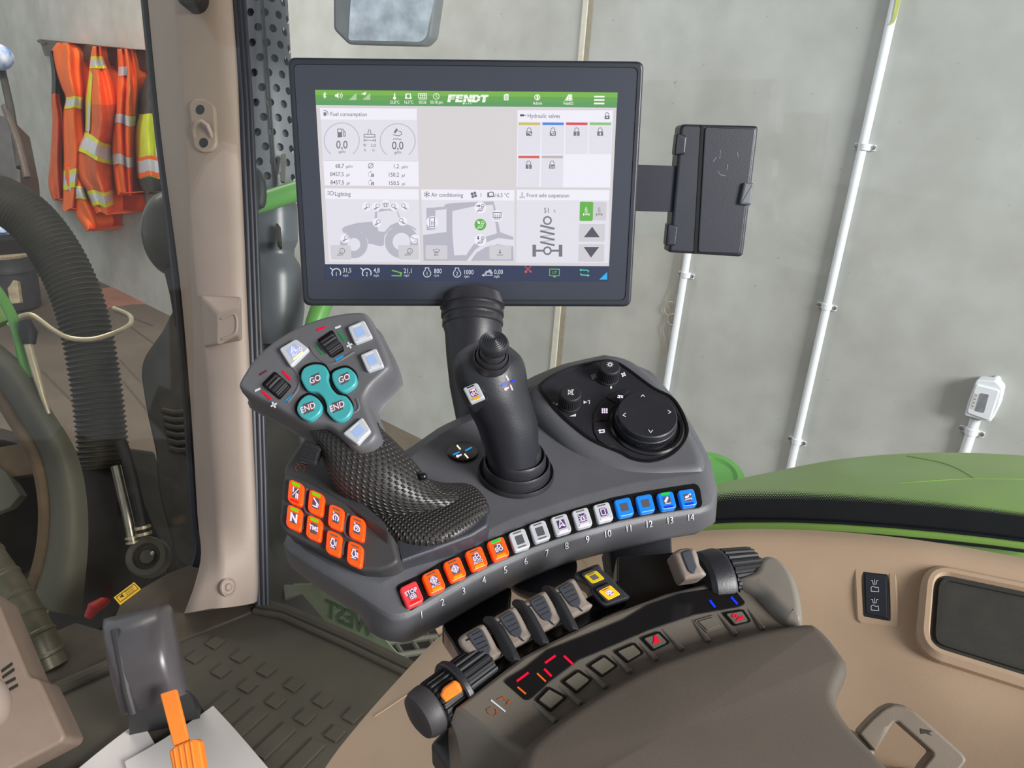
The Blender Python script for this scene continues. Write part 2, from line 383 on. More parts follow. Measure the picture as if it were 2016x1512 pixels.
def glassm(name, tint=(1, 1, 1), gl=.04):
    m = bpy.data.materials.new(name); m.use_nodes = True; nt = m.node_tree; nt.nodes.remove(nt.nodes['Principled BSDF']); out = nt.nodes['Material Output']
    t = nt.nodes.new('ShaderNodeBsdfTransparent'); t.inputs[0].default_value = tint + (1,); g = nt.nodes.new('ShaderNodeBsdfGlossy'); g.inputs['Roughness'].default_value = .03
    mx = nt.nodes.new('ShaderNodeMixShader'); mx.inputs[0].default_value = gl
    nt.links.new(t.outputs[0], mx.inputs[1]); nt.links.new(g.outputs[0], mx.inputs[2]); nt.links.new(mx.outputs[0], out.inputs[0]); return m
M['glass'] = glassm('side_window_glass', (.98, .99, .98), .03)
M['glass2'] = glassm('dusty_windscreen_glass', (.94, .93, .90), .025)
def dimple(name, col):
    m = P(name, col, .42, noise=.08); nt = m.node_tree; b = nt.nodes['Principled BSDF']
    uv = nt.nodes.new('ShaderNodeUVMap'); sp = nt.nodes.new('ShaderNodeSeparateXYZ'); nt.links.new(uv.outputs[0], sp.inputs[0]); o = []
    for k in (0, 1):
        a = nt.nodes.new('ShaderNodeMath'); a.operation = 'MULTIPLY'; a.inputs[1].default_value = 2 * math.pi; nt.links.new(sp.outputs[k], a.inputs[0])
        s = nt.nodes.new('ShaderNodeMath'); s.operation = 'SINE'; nt.links.new(a.outputs[0], s.inputs[0]); o.append(s)
    p = nt.nodes.new('ShaderNodeMath'); p.operation = 'MULTIPLY'; nt.links.new(o[0].outputs[0], p.inputs[0]); nt.links.new(o[1].outputs[0], p.inputs[1])
    q = nt.nodes.new('ShaderNodeMath'); q.operation = 'MAXIMUM'; q.inputs[1].default_value = 0; nt.links.new(p.outputs[0], q.inputs[0])
    bp = nt.nodes.new('ShaderNodeBump'); bp.inputs['Strength'].default_value = .9; bp.inputs['Distance'].default_value = .0012
    nt.links.new(q.outputs[0], bp.inputs['Height']); nt.links.new(bp.outputs[0], b.inputs['Normal']); return m
M['dimple'] = dimple('dimpled_black_rubber', (44, 42, 41))
# ---------------------------------------------------------------- garage and glass
Z = Vector((0, 0, 1))
FLOOR = Pl(Vector((0, 0, 0)), Z)
WN = c2w(Vector((.653, -.246, .716))); WN.z = 0; WN.normalize()
WALL = Pl(FLOOR.at(780, 840), -WN)
WD = Z.cross(WN)                                   # along the wall
b = MB(); c = WALL.o + WN * .1 + Z * 2.4
b.obox(c, WD * 6.5, WN * .1, Z * 2.6)
wall = b.build('wall_back', M['concrete']); tag(wall, kind='structure')
b = MB(); b.obox(Vector((-1, 2.2, -.06)), Vector((6.5, 0, 0)), Vector((0, 6, 0)), Z * .06)
fl = b.build('floor', M['floor']); tag(fl, kind='structure')
b = MB()
for p, q, w in (((258, 644), (306, 678), 3), ((236, 708), (277, 752), 3), ((242, 750), (300, 820), 4), ((83, 730), (150, 797), 5), ((225, 612), (300, 640), 3)):
    b.stroke(FLOOR, [p, q], w, .003)
tag(b.build('floor_joint', P('floor_joint_filler', (84, 76, 68), .9, noise=.2), fl), 'dark joints scored in the concrete floor')
b = MB(); b.slab(FLOOR, [(196, 568), (230, 564), (262, 574), (312, 597), (262, 598), (200, 606)], 0, .004)
tag(b.build('painted_strip', M['redpad'], fl), 'worn red strip on the floor at the wall foot')
# cab roof and the back of the cab, above and behind the driver
b = MB(); b.slab2(Pl(Vector((0, 0, 2.62)), Z), [(-.95, -1.0), (1.02, -1.0), (1.05, .9), (.55, 1.62), (-.95, 1.62)], 0, .08, .02, 3)
rf = b.build('ceiling', P('beige_headliner', (150, 132, 114), .8, noise=.04)); tag(rf, kind='structure')
b = MB(); b.obox(Vector((.03, -1.02, 1.30)), Vector((.98, 0, 0)), Vector((0, .03, 0)), Z * .36); rw_ = b.build('wall_rear', M['beige']); tag(rw_, kind='structure')
b = MB(); b.obox(Vector((-.98, -.5, 1.20)), Vector((.03, 0, 0)), Vector((0, .5, 0)), Z * .26); lw_ = b.build('wall_left', M['beige']); tag(lw_, kind='structure')
# panel joint of the wall: pale sealant bead beside a dark groove
b = MB()
b.slab(WALL, [(1151, -40), (1161, -40), (1092, 735), (1081, 735)], 0, .008, .003)
b.slab(WALL, [(1161, -40), (1172, -40), (1103, 735), (1092, 735)], 0, .002, m=1)
tag(b.build('trim_1', [P('pale_joint_sealant', (206, 202, 188), .7, noise=.06), P('dark_joint_groove', (150, 142, 124), .8, noise=.1)]), kind='structure')
# side window: an upright pane from the front pillar to behind the driver
pA = D(500, 640, 1.52); pB = D(2060, 1000, .99); dv = pB - pA; dv.z = 0
SN = Vector((dv.y, -dv.x, 0)).normalized()
SN = SN if SN.dot(CAM - pA) > 0 else -SN
SIDE = Pl(pA, SN)
pane = [(505, 40), (505, 1172), (560, 1195), (680, 1250), (815, 1316), (1000, 1180), (1200, 1070), (1400, 1036), (1700, 1040), (2090, 1090), (2090, -60), (505, -60)]
b = MB(); b.slab(SIDE, pane, -.005, 0)
win2 = b.build('window_2', M['glass']); tag(win2, kind='structure')
# windscreen pane, left of the pillar
WSC = Pl(D(380, 600, 1.60), Vector((.12, -1, .12)))
b = MB(); b.slab(WSC, [(470, -60), (-60, -60), (-60, 1345), (110, 1338), (345, 1225), (470, 1160)], -.005, 0)
win1 = b.build('window_1', M['glass2']); tag(win1, kind='structure')
# frit band printed on the side window: clear dots that close row by row, then solid
fr_top = [(1380, 962), (1450, 957), (1550, 957), (1650, 962), (1750, 970), (1850, 980), (1950, 993), (2080, 1012)]
fr_mid = [(1380, 990), (1450, 984), (1550, 983), (1650, 986), (1750, 992), (1850, 1000), (1950, 1010), (2080, 1026)]
fr_bot = [(1370, 1030), (1450, 1026), (1550, 1026), (1650, 1030), (1750, 1037), (1850, 1046), (1950, 1057), (2080, 1074)]
top = resamp(fr_top, 200); mid = resamp(fr_mid, 200); bot = resamp(fr_bot, 200)
b = MB(); n = 8; rows = []
for i in range(n + 1): rows.append([SIDE.at(*(t.lerp(q, i / n)), .001) for t, q in zip(top, mid)])
vs = [p for r in rows for p in r]; fs = []
for i in range(n):
    for j in range(199):
        b.uv[len(fs)] = [(j * .72, i + .001), ((j + 1) * .72, i + .001), ((j + 1) * .72, i + .999), (j * .72, i + .999)]
        fs.append((i * 200 + j, i * 200 + j + 1, (i + 1) * 200 + j + 1, (i + 1) * 200 + j))
b.add(vs, fs)
tag(b.build('frit_dots', M['frit'], win2, fixn=False), 'fading black dots above the black border band', kind='stuff')
b = MB(); b.slab(SIDE, [tuple(p) for p in mid[::10]] + [tuple(mid[-1])] + [tuple(p) for p in bot[::-10]] , 0, .0012)
tag(b.build('frit_band', M['fritsolid'], win2), 'solid black border band along the window foot')
# ---------------------------------------------------------------- control console
C = Pl(D(1015, 930, .62), tilt(12))
console = thing('control_console', 'grey armrest control console with a curved row of fourteen numbered coloured keys', 'control panel', C.at(1000, 1000, -.05))
lA = [(745, 1150), (770, 1137), (800, 1119), (870, 1083), (960, 1044), (1005, 1021), (1080, 996), (1150, 974), (1250, 949), (1380, 931)]
lB = [(752, 1205), (778, 1219), (800, 1217), (845, 1195), (890, 1166), (933, 1142), (972, 1121), (1015, 1103), (1054, 1086), (1095, 1072), (1137, 1059), (1220, 1036), (1275, 1025), (1336, 1015), (1385, 1008), (1404, 998)]
lC = [(729, 1244), (748, 1257), (778, 1265), (804, 1261), (874, 1224), (940, 1185), (997, 1154), (1080, 1117), (1125, 1101), (1208, 1079), (1321, 1053), (1385, 1043), (1408, 1028)]
rA = [(1380, 931), (1388, 915), (1370, 868), (1340, 815), (1290, 745), (1200, 712), (1110, 732), (1050, 757), (960, 812), (870, 852), (815, 892), (760, 945), (650, 1000), (582, 1048), (592, 1078), (650, 1112), (700, 1136), (745, 1150)]
rB = [(1404, 998), (1412, 958), (1399, 903), (1376, 858), (1347, 808), (1290, 733), (1200, 694), (1108, 714), (1045, 740), (955, 797), (866, 838), (806, 880), (720, 930), (610, 1000), (557, 1058), (556, 1080), (620, 1122), (690, 1165), (752, 1205)]
rC = [(1408, 1028), (1412, 985), (1398, 925), (1374, 875), (1346, 826), (1290, 755), (1200, 718), (1108, 736), (1045, 760), (955, 815), (866, 856), (812, 896), (720, 945), (610, 1020), (562, 1085), (566, 1112), (620, 1154), (667, 1185), (708, 1211), (729, 1244)]
def ring(f, r, h): return [C.at(p.x, p.y, h) for p in resamp(f, 50)[:-1] + resamp(r, 70)[:-1]]
RA, RB, RC = ring(lA, rA, 0), ring(lB, rB, -.008), ring(lC, rC, -.034)
def mixr(a, b, t): return [p.lerp(q, t) for p, q in zip(a, b)]
cen = sum(RC, Vector()) / len(RC)
RD = [p.lerp(cen, .03) - C.n * .006 for p in RC]; RE = [p.lerp(cen, .12) - C.n * .010 for p in RC]
b = MB()
RA2 = [p.lerp(cen, .02) for p in RA]; RA2 = [p + C.n * (-(p - C.o).dot(C.n)) for p in RA2]
soft = [mixr(mixr(RA, RB, .86), mixr(RB, RC, .16), t) for t in (0, .35, .65, 1)]
b.loft([RA2, mixr(RA, RB, .04), mixr(RA, RB, .5)] + soft + [mixr(RB, RC, .55), RC, RD, RE])
body = b.build('body', M['console'], console, sharp=50)
BODY = Surf(body, C)
# raised wedge that carries the knobs
K = Pl(C.at(1250, 938, 0), tilt(25))
wo = [(1048, 748), (1119, 714), (1178, 693), (1192, 690), (1215, 692), (1246, 702), (1279, 725), (1320, 764), (1337, 788), (1360, 832), (1386, 879), (1396, 912), (1388, 932), (1340, 938), (1290, 942), (1235, 938), (1180, 915), (1120, 878), (1075, 832), (1045, 785)]
wo = cr(wo, 5); P2 = [K.loc(u, v, 0) for u, v in wo]
top = []
for i, h in ((.012, 0), (.009, -.0004), (.006, -.0016), (.003, -.0042), (.0012, -.007), (0, -.011)):
    top.append([K.w(q, h) for q in (inset2(P2, i) if i else P2)])
def drop(p, h): return p - C.n * ((p - C.o).dot(C.n) - h)
b = MB(); b.loft(top + [[drop(p, -.03) if (p - C.o).dot(C.n) > -.03 else p for p in top[-1]]])
wedge = b.build('knob_housing', M['console'], console, sharp=50)
kp = cr([(1061, 764), (1064, 754), (1085, 739), (1127, 721), (1181, 710), (1203, 709), (1222, 716), (1246, 732), (1288, 763), (1323, 781), (1343, 808), (1355, 840), (1353, 861), (1338, 884), (1313, 902), (1279, 910), (1245, 905), (1222, 893), (1170, 871), (1136, 847), (1102, 817), (1077, 788)], 4)
b = MB(); b.slab(K, kp, -.004, .0008, .0006, 2); b.build('knob_panel', M['black'], console)
b = MB(); o2 = [K.loc(u, v, .001) for u, v in kp]; i2 = inset2(o2, .0022)
b.loft([[K.w(p, .0004) for p in o2], [K.w(p, .0018) for p in o2], [K.w(p, .0018) for p in i2], [K.w(p, .0004) for p in i2]]); b.build('panel_rim', M['gloss'], console)
KP = 0.0009
def on(pl, u, v, hpx): return pl.at(u, v, hpx)
def knob(name, u, v, r, hh, parent, ribs=36, skirt=0, mat='blackm'):
    r = r * K.at(u, v, hh).dot(-b_) / F if False else r * (K.at(u, v, hh) - CAM).dot(-b_) / F; topc = K.at(u, v, hh); base = topc - K.n * hh; ax = K.n; x = K.a; y = K.b; b = MB(); N = ribs * 4
    def loop(rr, h, rib=0): return [base + ax * h + (x * math.cos(2 * math.pi * k / N) + y * math.sin(2 * math.pi * k / N)) * (rr - (rib if k % 4 in (0, 1) else 0)) for k in range(N)]
    L = [loop(r * 1.07, 0), loop(r * 1.07, hh * .18), loop(r * 1.03, hh * .2, r * .05), loop(r, hh * .82, r * .05), loop(r, hh * .86), loop(r * .985, hh * .93), loop(r * .93, hh * .985), loop(r * .86, hh), loop(r * .8, hh)]
    b.loft(L); return b.build(name, M[mat], parent, sharp=40), Pl(topc, K.n)
f62 = .60 / F
k1, K1 = knob('climate_knob', 1201, 721, 21 * 1.0, .0165, console)
k2, K2 = knob('volume_knob', 1124, 773, 21.5 * 1.0, .0165, console)
# control dial with its sunken ring
DC = K.at(1273, 838, KP)
b = MB(); R0 = .0315
b.lathe(DC, K.n, [(R0 * 1.02, -.001), (R0 * 1.02, .0012), (R0 * .98, .0026), (R0 * .9, .0026), (R0 * .86, .0012), (.01, .0012)], 64); b.build('dial_ring', M['gloss'], console)
dt = K.at(1275, 815, .0175); db = dt - K.n * .0175; rd = .0254
b = MB(); b.lathe(db, K.n, [(rd * 1.0, 0), (rd * 1.0, .004), (rd * 1.03, .0045), (rd * 1.03, .0105), (rd * 1.0, .011), (rd * 1.0, .0145), (rd * .985, .0165), (rd * .95, .0175), (rd * .90, .0173), (rd * .5, .0170), (.001, .0169)], 72)
dial = b.build('menu_dial', M['black'], console, sharp=30)
b = MB(); N = 240
b.loft([[db + K.n * h + (K.a * math.cos(2 * math.pi * k / N) + K.b * math.sin(2 * math.pi * k / N)) * (rd * 1.03 + (.0005 if k % 2 else 0)) for k in range(N)] for h in (.0048, .0102)], cap0=False, cap1=False); b.build('knurled_band', M['blackm'], dial)
DT = Pl(dt, K.n)
for pts in ([(1262, 781), (1265.5, 777), (1269, 781)], [(1315, 808), (1321, 811), (1316, 814)], [(1232, 813), (1226, 817.5), (1232, 820)], [(1277, 846), (1281, 852), (1285, 846.5)]): b = MB(); b.stroke(DT, pts, 1.3, .0002); b.build('arrow_mark', M['print_w'], dial)
# fan, note and seek marks printed round the knobs
b = MB()
def z6(x, y): return (1060 + .16865 * x, 680 + .16865 * y)
def fan(cx, cy, r, hollow):
    for k in range(4):
        a = k * math.pi / 2 + .4; px, py = cx + r * .55 * math.cos(a), cy + r * .5 * math.sin(a); c = circ(px, py, r * .42, r * .34, 10, rot=a)
        if hollow: b.stroke(K, c, .9, KP + .0003, closed=True)
        else: b.poly(K, c, KP + .0003)
fan(*z6(645, 362), 5.5, True); b.build('fan_mark', M['print_w'], console); b = MB(); fan(*z6(993, 340), 5.5, False); b.build('fan_mark', M['print_w'], console); b = MB()
b.poly(K, [z6(842, 452), z6(853, 452), z6(860, 495), z6(848, 512), z6(838, 498)], KP + .0003); b.build('temperature_mark', M['print_w'], console); b = MB()
b.stroke(K, [z6(172, 672), z6(172, 708)], 1.6, KP + .0003); b.poly(K, [z6(190, 690), z6(235, 668), z6(238, 705)], KP + .0003); b.stroke(K, [z6(165, 672), z6(190, 670)], 1.1, KP + .0003); b.build('seek_mark', M['print_w'], console); b = MB()
b.stroke(K, [z6(594, 642), z6(596, 682)], 1.6, KP + .0003); b.poly(K, [z6(572, 662), z6(526, 645), z6(528, 682)], KP + .0003); b.stroke(K, [z6(575, 645), z6(600, 643)], 1.1, KP + .0003); b.build('seek_mark', M['print_w'], console); b = MB()
b.poly(K, [z6(360, 828), z6(438, 798), z6(438, 828)], KP + .0003)
b.build('volume_mark', M['print_w'], console)
b = MB()
for k in range(8):
    a = 2 * math.pi * k / 8; b.stroke(K1, [(1201 + 2.2 * math.cos(a), 717.5 + 1.9 * math.sin(a)), (1201 + 6.3 * math.cos(a), 717.5 + 5 * math.sin(a))], 1.1, .0002)
b.stroke(K1, circ(1201, 717.5, 4, 3.2, 12), 1.2, .0002, closed=True); b.build('snowflake_mark', M['print_w'], k1)
b = MB(); s = K2
b.stroke(s, [(1118.5, 767.5), (1129.5, 777)], 1.2, .0002); b.stroke(s, [(1129.5, 767), (1118.5, 777)], 1.2, .0002); b.stroke(s, [(1119, 769), (1119, 775), (1122, 775), (1127, 777.5), (1127, 767), (1122, 769)], 1, .0002, closed=True); b.build('mute_mark', M['print_w'], k2)
# curved menu keys left of the dial
def menu_key(pts): 
    b = MB(); b.slab(K, pts, .0004, .0022, .0008, 2); return b.build('menu_key', M['black'], console)
mk1 = menu_key([z6(790, 600), z6(860, 560), z6(960, 520), z6(1055, 505), z6(1060, 530), z6(985, 590), z6(900, 670)])
mk2 = menu_key([z6(780, 615), z6(895, 680), z6(850, 750), z6(812, 870), z6(640, 878), z6(650, 790), z6(705, 690)])
mk3 = menu_key([z6(640, 892), z6(810, 886), z6(800, 960), z6(830, 1060), z6(900, 1160), z6(965, 1230), z6(820, 1180), z6(700, 1105), z6(650, 1010)])
b = MB(); h = .0025
for i in range(3):
    for j in range(3): x, y = 739 + 25 * i, 736 + 20 * j; b.poly(K, [z6(x, y), z6(x + 18, y - 1), z6(x + 18, y + 14), z6(x, y + 15)], h)
b.build('grid_icon', M['L_white'], mk2)
b = MB(); b.stroke(K, [z6(712, 992), z6(765, 984), z6(770, 1012), z6(712, 1018)], 2, h); b.poly(K, [z6(695, 996), z6(722, 975), z6(724, 1008)], h); b.build('return_icon', M['L_white'], mk3)
b = MB(); b.stroke(K, [z6(925, 605), z6(950, 612), z6(945, 590)], 1.6, h); b.stroke(K, [z6(930, 585), z6(985, 590), z6(965, 605), z6(985, 610)], 1.6, h); b.build('swap_icon', M['L_white'], mk1)
# ---- key row
strip = [(781, 1158), (784, 1153), (789, 1150), (826, 1133), (871, 1106), (917, 1085), (962, 1065), (1008, 1046), (1069, 1022), (1083, 1017), (1146, 998), (1208, 980), (1271, 968), (1333, 958), (1367, 953), (1374, 957), (1378, 965), (1382, 990), (1381, 996), (1375, 1000), (1333, 1005), (1271, 1015), (1217, 1026), (1133, 1049), (1092, 1062), (1050, 1076), (1011, 1093), (969, 1110), (929, 1131), (886, 1154), (841, 1180), (809, 1202), (800, 1199), (792, 1189)]
SP = Pl(C.at(1080, 1045, -.0035), (C.n + Vector((.02, -.16, 0))).normalized())   # the sloping shelf the keys sit in
def strip_pts(h):
    return [BODY.at(u, v, h) for u, v in strip]
b = MB(); lo = strip_pts(-.002); hi = strip_pts(.0007); b.loft([lo, hi]); b.build('key_recess', M['gloss'], console)
def lerp(a, b, t): return a + (b - a) * t
class Local:
    """plane through the body surface at a key"""
    pass
def surf_plane(sf, u, v, h=0):
    p = sf.at(u, v, h); q = sf.at(u + 6, v, h); r = sf.at(u, v - 6, h); n = (q - p).cross(r - p)
    if n.dot(CAM - p) < 0: n = -n
    return Pl(p, n)
kc = [(811, 1169), (854.5, 1143.7), (896, 1120), (938.6, 1098.6), (981.5, 1079), (1023, 1062), (1063, 1045.5), (1105, 1031.5), (1146.4, 1019), (1188, 1007.5), (1229, 997.7), (1270.8, 990.4), (1313, 984.6), (1354, 979)]
kcol = ['redkey', 'orange', 'orange', 'orange', 'orange', 'white', 'white', 'white', 'white', 'white', 'bluekey', 'bluekey', 'bluekey', 'bluekey']
class Key:
    def __init__(s, pl, c, R, Dn, h): s.pl, s.c, s.R, s.D, s.h = pl, Vector(c), Vector(R), Vector(Dn), h
    def px(s, x, y): return tuple(s.c + s.R * (x / 2) + s.D * (y / 2))
    def at(s, x, y, h=0): return s.pl.at(*s.px(x, y), h)     # key coordinates -1..1
    def rect(s, x0, y0, x1, y1): return [s.px(x0, y0), s.px(x1, y0), s.px(x1, y1), s.px(x0, y1)]
    def cap(s, mat, parent, name='key', r=.16, z0=0.0, rr=.0012):
        b = MB(); q = rpoly([s.px(-1, -1), s.px(1, -1), s.px(1, 1), s.px(-1, 1)], r * s.R.length, 4); b.slab(s.pl, q, z0, s.h, rr, 3, px_h=s.h)
        # moulded grooves above and below the window
        o = b.build(name, M[mat], parent, sharp=40); return o
    def window(s, mat, parent, x0=-.45, y0=-.45, x1=.45, y1=.45):
        b = MB(); b.slab(s.pl, rpoly(s.rect(x0, y0, x1, y1), 1.2, 2), s.h - .0004, s.h + .00012, px_h=s.h); return b.build('window', M[mat], parent)
    def bar(s, mat, parent, y, x0=-.55, x1=.55, w=.12):
        b = MB(); b.slab(s.pl, rpoly(s.rect(x0, y - w, x1, y + w), 2, 3), s.h - .0003, s.h + .0004, .0002, 2, px_h=s.h); return b.build('light_bar', M[mat], parent)
    def groove(s, mat, parent, y, x0=-.5, x1=.5, w=.07):
        b = MB(); b.slab(s.pl, rpoly(s.rect(x0, y - w, x1, y + w), 1.2, 2), s.h - .0003, s.h + .00015, px_h=s.h); return b.build('groove', M[mat], parent)
    def icon(s, parent, draw, mat='L_white', name='icon'):
        b = MB(); draw(b, s); return b.build(name, M[mat], parent)
    def st(s, b, pts, w=1.6, closed=False): b.stroke(s.pl, [s.px(*p) for p in pts], w, s.h + .0003, closed=closed)
    def fill(s, b, pts): b.poly(s.pl, [s.px(*p) for p in pts], s.h + .0003)
    def txt(s, b, t, x, y, cap, nar=.9, bold=.02): text(b, s.pl, t, *s.px(x, y), cap, s.h + .0003, right=s.R, up=-s.D, nar=nar, bold=bold)
def c2(cx, cy, rx, ry=None, n=14, a=0, b=360): ry = rx if ry is None else ry; return [(cx + rx * math.cos(math.radians(a + (b - a) * k / n)), cy + ry * math.sin(math.radians(a + (b - a) * k / n))) for k in range(n + 1)]
def ic_tractor(b, k, dx=0, dy=0, s=1.0):
    t = lambda x, y: (dx + x * s, dy + y * s)
    k.st(b, [t(*p) for p in c2(.22, .12, .2, .16)], 1.5); k.st(b, [t(*p) for p in c2(-.26, .2, .12, .1)], 1.5)
    k.st(b, [t(-.38, .08), t(-.36, -.08), t(-.05, -.1), t(-.02, -.36), t(.28, -.34), t(.34, -.06)], 1.6); k.st(b, [t(-.05, .12), t(-.05, -.1)], 1.3)
def ic_lock(b, k, dy=0, s=1.0):
    k.st(b, [(x * s, y * s + dy) for x, y in c2(0, 0, .36, .3, 18)], 1.3); k.st(b, [(x * s, y * s + dy) for x, y in c2(0, 0, .24, .2, 14)], 1.0)
    k.fill(b, [(-.12 * s, -.02 + dy), (.12 * s, -.02 + dy), (.12 * s, .14 * s + dy), (-.12 * s, .14 * s + dy)]); k.st(b, [(-.07 * s, -.02 + dy), (-.06 * s, -.14 * s + dy), (.06 * s, -.14 * s + dy), (.07 * s, -.02 + dy)], 1.1)
    for a in (0, 90, 180, 270): q = math.radians(a); k.st(b, [(.3 * s * math.cos(q), .26 * s * math.sin(q) + dy), (.44 * s * math.cos(q), .38 * s * math.sin(q) + dy)], 1.6)
def ic_arrow(b, k): k.st(b, [(0, -.42), (.34, .3), (0, .08), (-.32, .32)], 1.8, True)
def ic_beacon(b, k):
    k.st(b, [(-.14, .3), (-.12, -.1), (0, -.2), (.12, -.1), (.14, .3)], 1.5); k.st(b, [(-.22, .34), (.22, .34)], 2)
    for sx in (-1, 1):
        for y0, y1 in ((-.1, -.34), (.02, .02), (.12, .34)): k.st(b, [(sx * .2, y0), (sx * .42, y1)], 1.2)
def ic_mirror(b, k):
    k.st(b, [(-.26, -.3), (.12, -.32), (.2, -.2), (.18, .3), (-.2, .34), (-.28, .24)], 1.7, True); k.fill(b, [(.26, -.42), (.44, -.4), (.38, -.22)]); k.fill(b, [(.2, .4), (.44, .28), (.42, .42)])
def ic_arm1(b, k): k.fill(b, [(-.3, .26), (-.36, .06), (.1, -.42), (.26, -.36), (.24, -.2), (-.12, .24)]); k.st(b, [(-.3, .4), (-.1, .34), (.1, .42), (.36, .36)], 1.6)
def ic_arm2(b, k): k.fill(b, [(-.36, .02), (-.3, -.14), (.1, -.24), (.2, -.08), (.1, .02), (-.28, .14)]); k.st(b, [(.1, -.2), (.4, -.4), (.4, -.22)], 1.8); k.st(b, [(-.4, .3), (.4, .14), (.38, .3)], 1.7)
keys = []
for i, cpt in enumerate(kc):
    t = i / 13; pl = surf_plane(BODY, *cpt); hgt = .0042
    k = Key(pl, cpt, (lerp(32, 30.8, t), lerp(-15.5, -4.2, t)), (lerp(17, 8, t), lerp(39.5, 32, t)), hgt); k.R *= 1.03; k.D *= 1.01
    o = k.cap(kcol[i], console, r=.2); o['label'] = ['red STOP ISB key', 'orange AUTO lock key', 'orange lock key', 'orange AUTO tractor key', 'orange tractor key with green light', 'blank white key', 'blank white key', 'white key with arrow', 'white key with beacon', 'white key with mirror', 'blank blue key', 'blank blue key', 'blue key with green light and raised arm', 'blue key with folded arm'][i]
    keys.append(k)
    lit = i in (0, 1, 2, 3, 4, 7, 8, 9, 12, 13)
    k.window('windowlit' if 7 <= i <= 9 else 'window', o, -.46, -.42, .46, .48)
    gm = {'redkey': 'redkey', 'orange': 'brown', 'white': 'print_w', 'bluekey': 'bluekey'}[kcol[i]]
    if i not in (4, 12): k.groove('arm' if kcol[i] == 'white' else gm, o, -.72)
    if i in (5, 6): k.groove('arm', o, .74)
    if 1 <= i <= 4: k.bar('L_yel', o, .76)
    if i == 0: k.bar('L_red', o, .76, w=.09)
    if 7 <= i <= 9: k.bar('L_white', o, .78)
    if i in (12, 13): k.bar('L_blue', o, .8)
    if i == 4: k.bar('L_green2', o, -.74, w=.15)
    if i == 12: k.bar('L_green2', o, -.76, w=.15)
    def dr(b, k, i=i):
        if i == 0: k.txt(b, 'STOP', 0, -.22, 8.5); k.txt(b, 'ISB', .02, .24, 8.5)
        elif i == 1: ic_lock(b, k, -.1); k.txt(b, 'AUTO', 0, .42, 5.2)
        elif i == 2: ic_lock(b, k)
        elif i == 3: ic_tractor(b, k, 0, -.1, 1.0); k.txt(b, 'AUTO', 0, .38, 5.2)
        elif i == 4: ic_tractor(b, k, 0, .0, 1.0)
        elif i == 7: ic_arrow(b, k)
        elif i == 8: ic_beacon(b, k)
        elif i == 9: ic_mirror(b, k)
        elif i == 12: ic_arm1(b, k)
        elif i == 13: ic_arm2(b, k)
    if lit: k.icon(o, dr)
# numbers on the front lip
npos = [(829, 1208.7), (870, 1184.5), (911.6, 1162.3), (951.6, 1140.7), (994, 1120.6), (1034.5, 1103.4), (1076, 1087.5), (1115, 1073.3), (1156, 1060.8), (1196.4, 1049.4), (1237.5, 1039.4), (1278, 1030.6), (1319, 1023.3), (1360, 1017.5)]
b = MB()
for i, p in enumerate(npos):
    t = i / 13; text(b, BODY, str(i + 1), p[0], p[1], lerp(12.5, 11, t), .0009, right=(1, lerp(-.42, -.12, t)), up=(-.12, -1), nar=.95, fine=True)
b.build('key_number', M['print_w'], console)
# small round display by the joystick
b = MB(); b.lathe(C.at(911, 889, .001), C.n, [(.0128, -.002), (.0128, .0004), (.0118, .001), (.001, .001)], 40); rdp = b.build('round_display', M['gloss'], console)
b = MB(); h = .0024
for a, q, m in (((900, 877), (906, 884), 0), ((915, 894), (921, 901), 0), ((917, 887), (928, 881), 1), ((893, 895), (904, 890), 1)): b.stroke(C, [a, q], 3, h, m)
b.poly(C, circ(901, 898, 3.4, 2.8, 10), h, 2); b.stroke(C, [(901, 898), (908, 895)], 3, h, 2)
b.build('display_light', [M['L_pale'], M['L_cyan'], M['L_pink']], rdp)
# ---- block of eight keys under the big grip
BK = Pl(D(660, 1030, .530), tilt(38, -12))
face = [(559, 931), (609, 950), (678, 987), (733, 1025), (760, 1042), (774, 1056), (786, 1106), (770, 1118), (746, 1125), (709, 1124), (626, 1083), (560, 1048), (549, 1028)]
b = MB(); b.slab(BK, rpoly(face, 8, 3), -.055, 0, .003, 3, px_h=-.001); blk = b.build('key_block', M['console_dark'], console, sharp=45)
TD = Pl(BK.at(640, 968, -.002), tilt(6))
deck = [(557, 934), (561, 918), (591, 874), (606, 853), (650, 862), (672, 930), (705, 980), (760, 1030), (766, 1046), (760, 1044), (733, 1027), (678, 989), (609, 952)]
b = MB(); b.slab(TD, rpoly(deck, 8, 3), -.016, 0, .003, 3, px_h=-.001); b.build('thumb_deck', M['console_dark'], console, sharp=45)
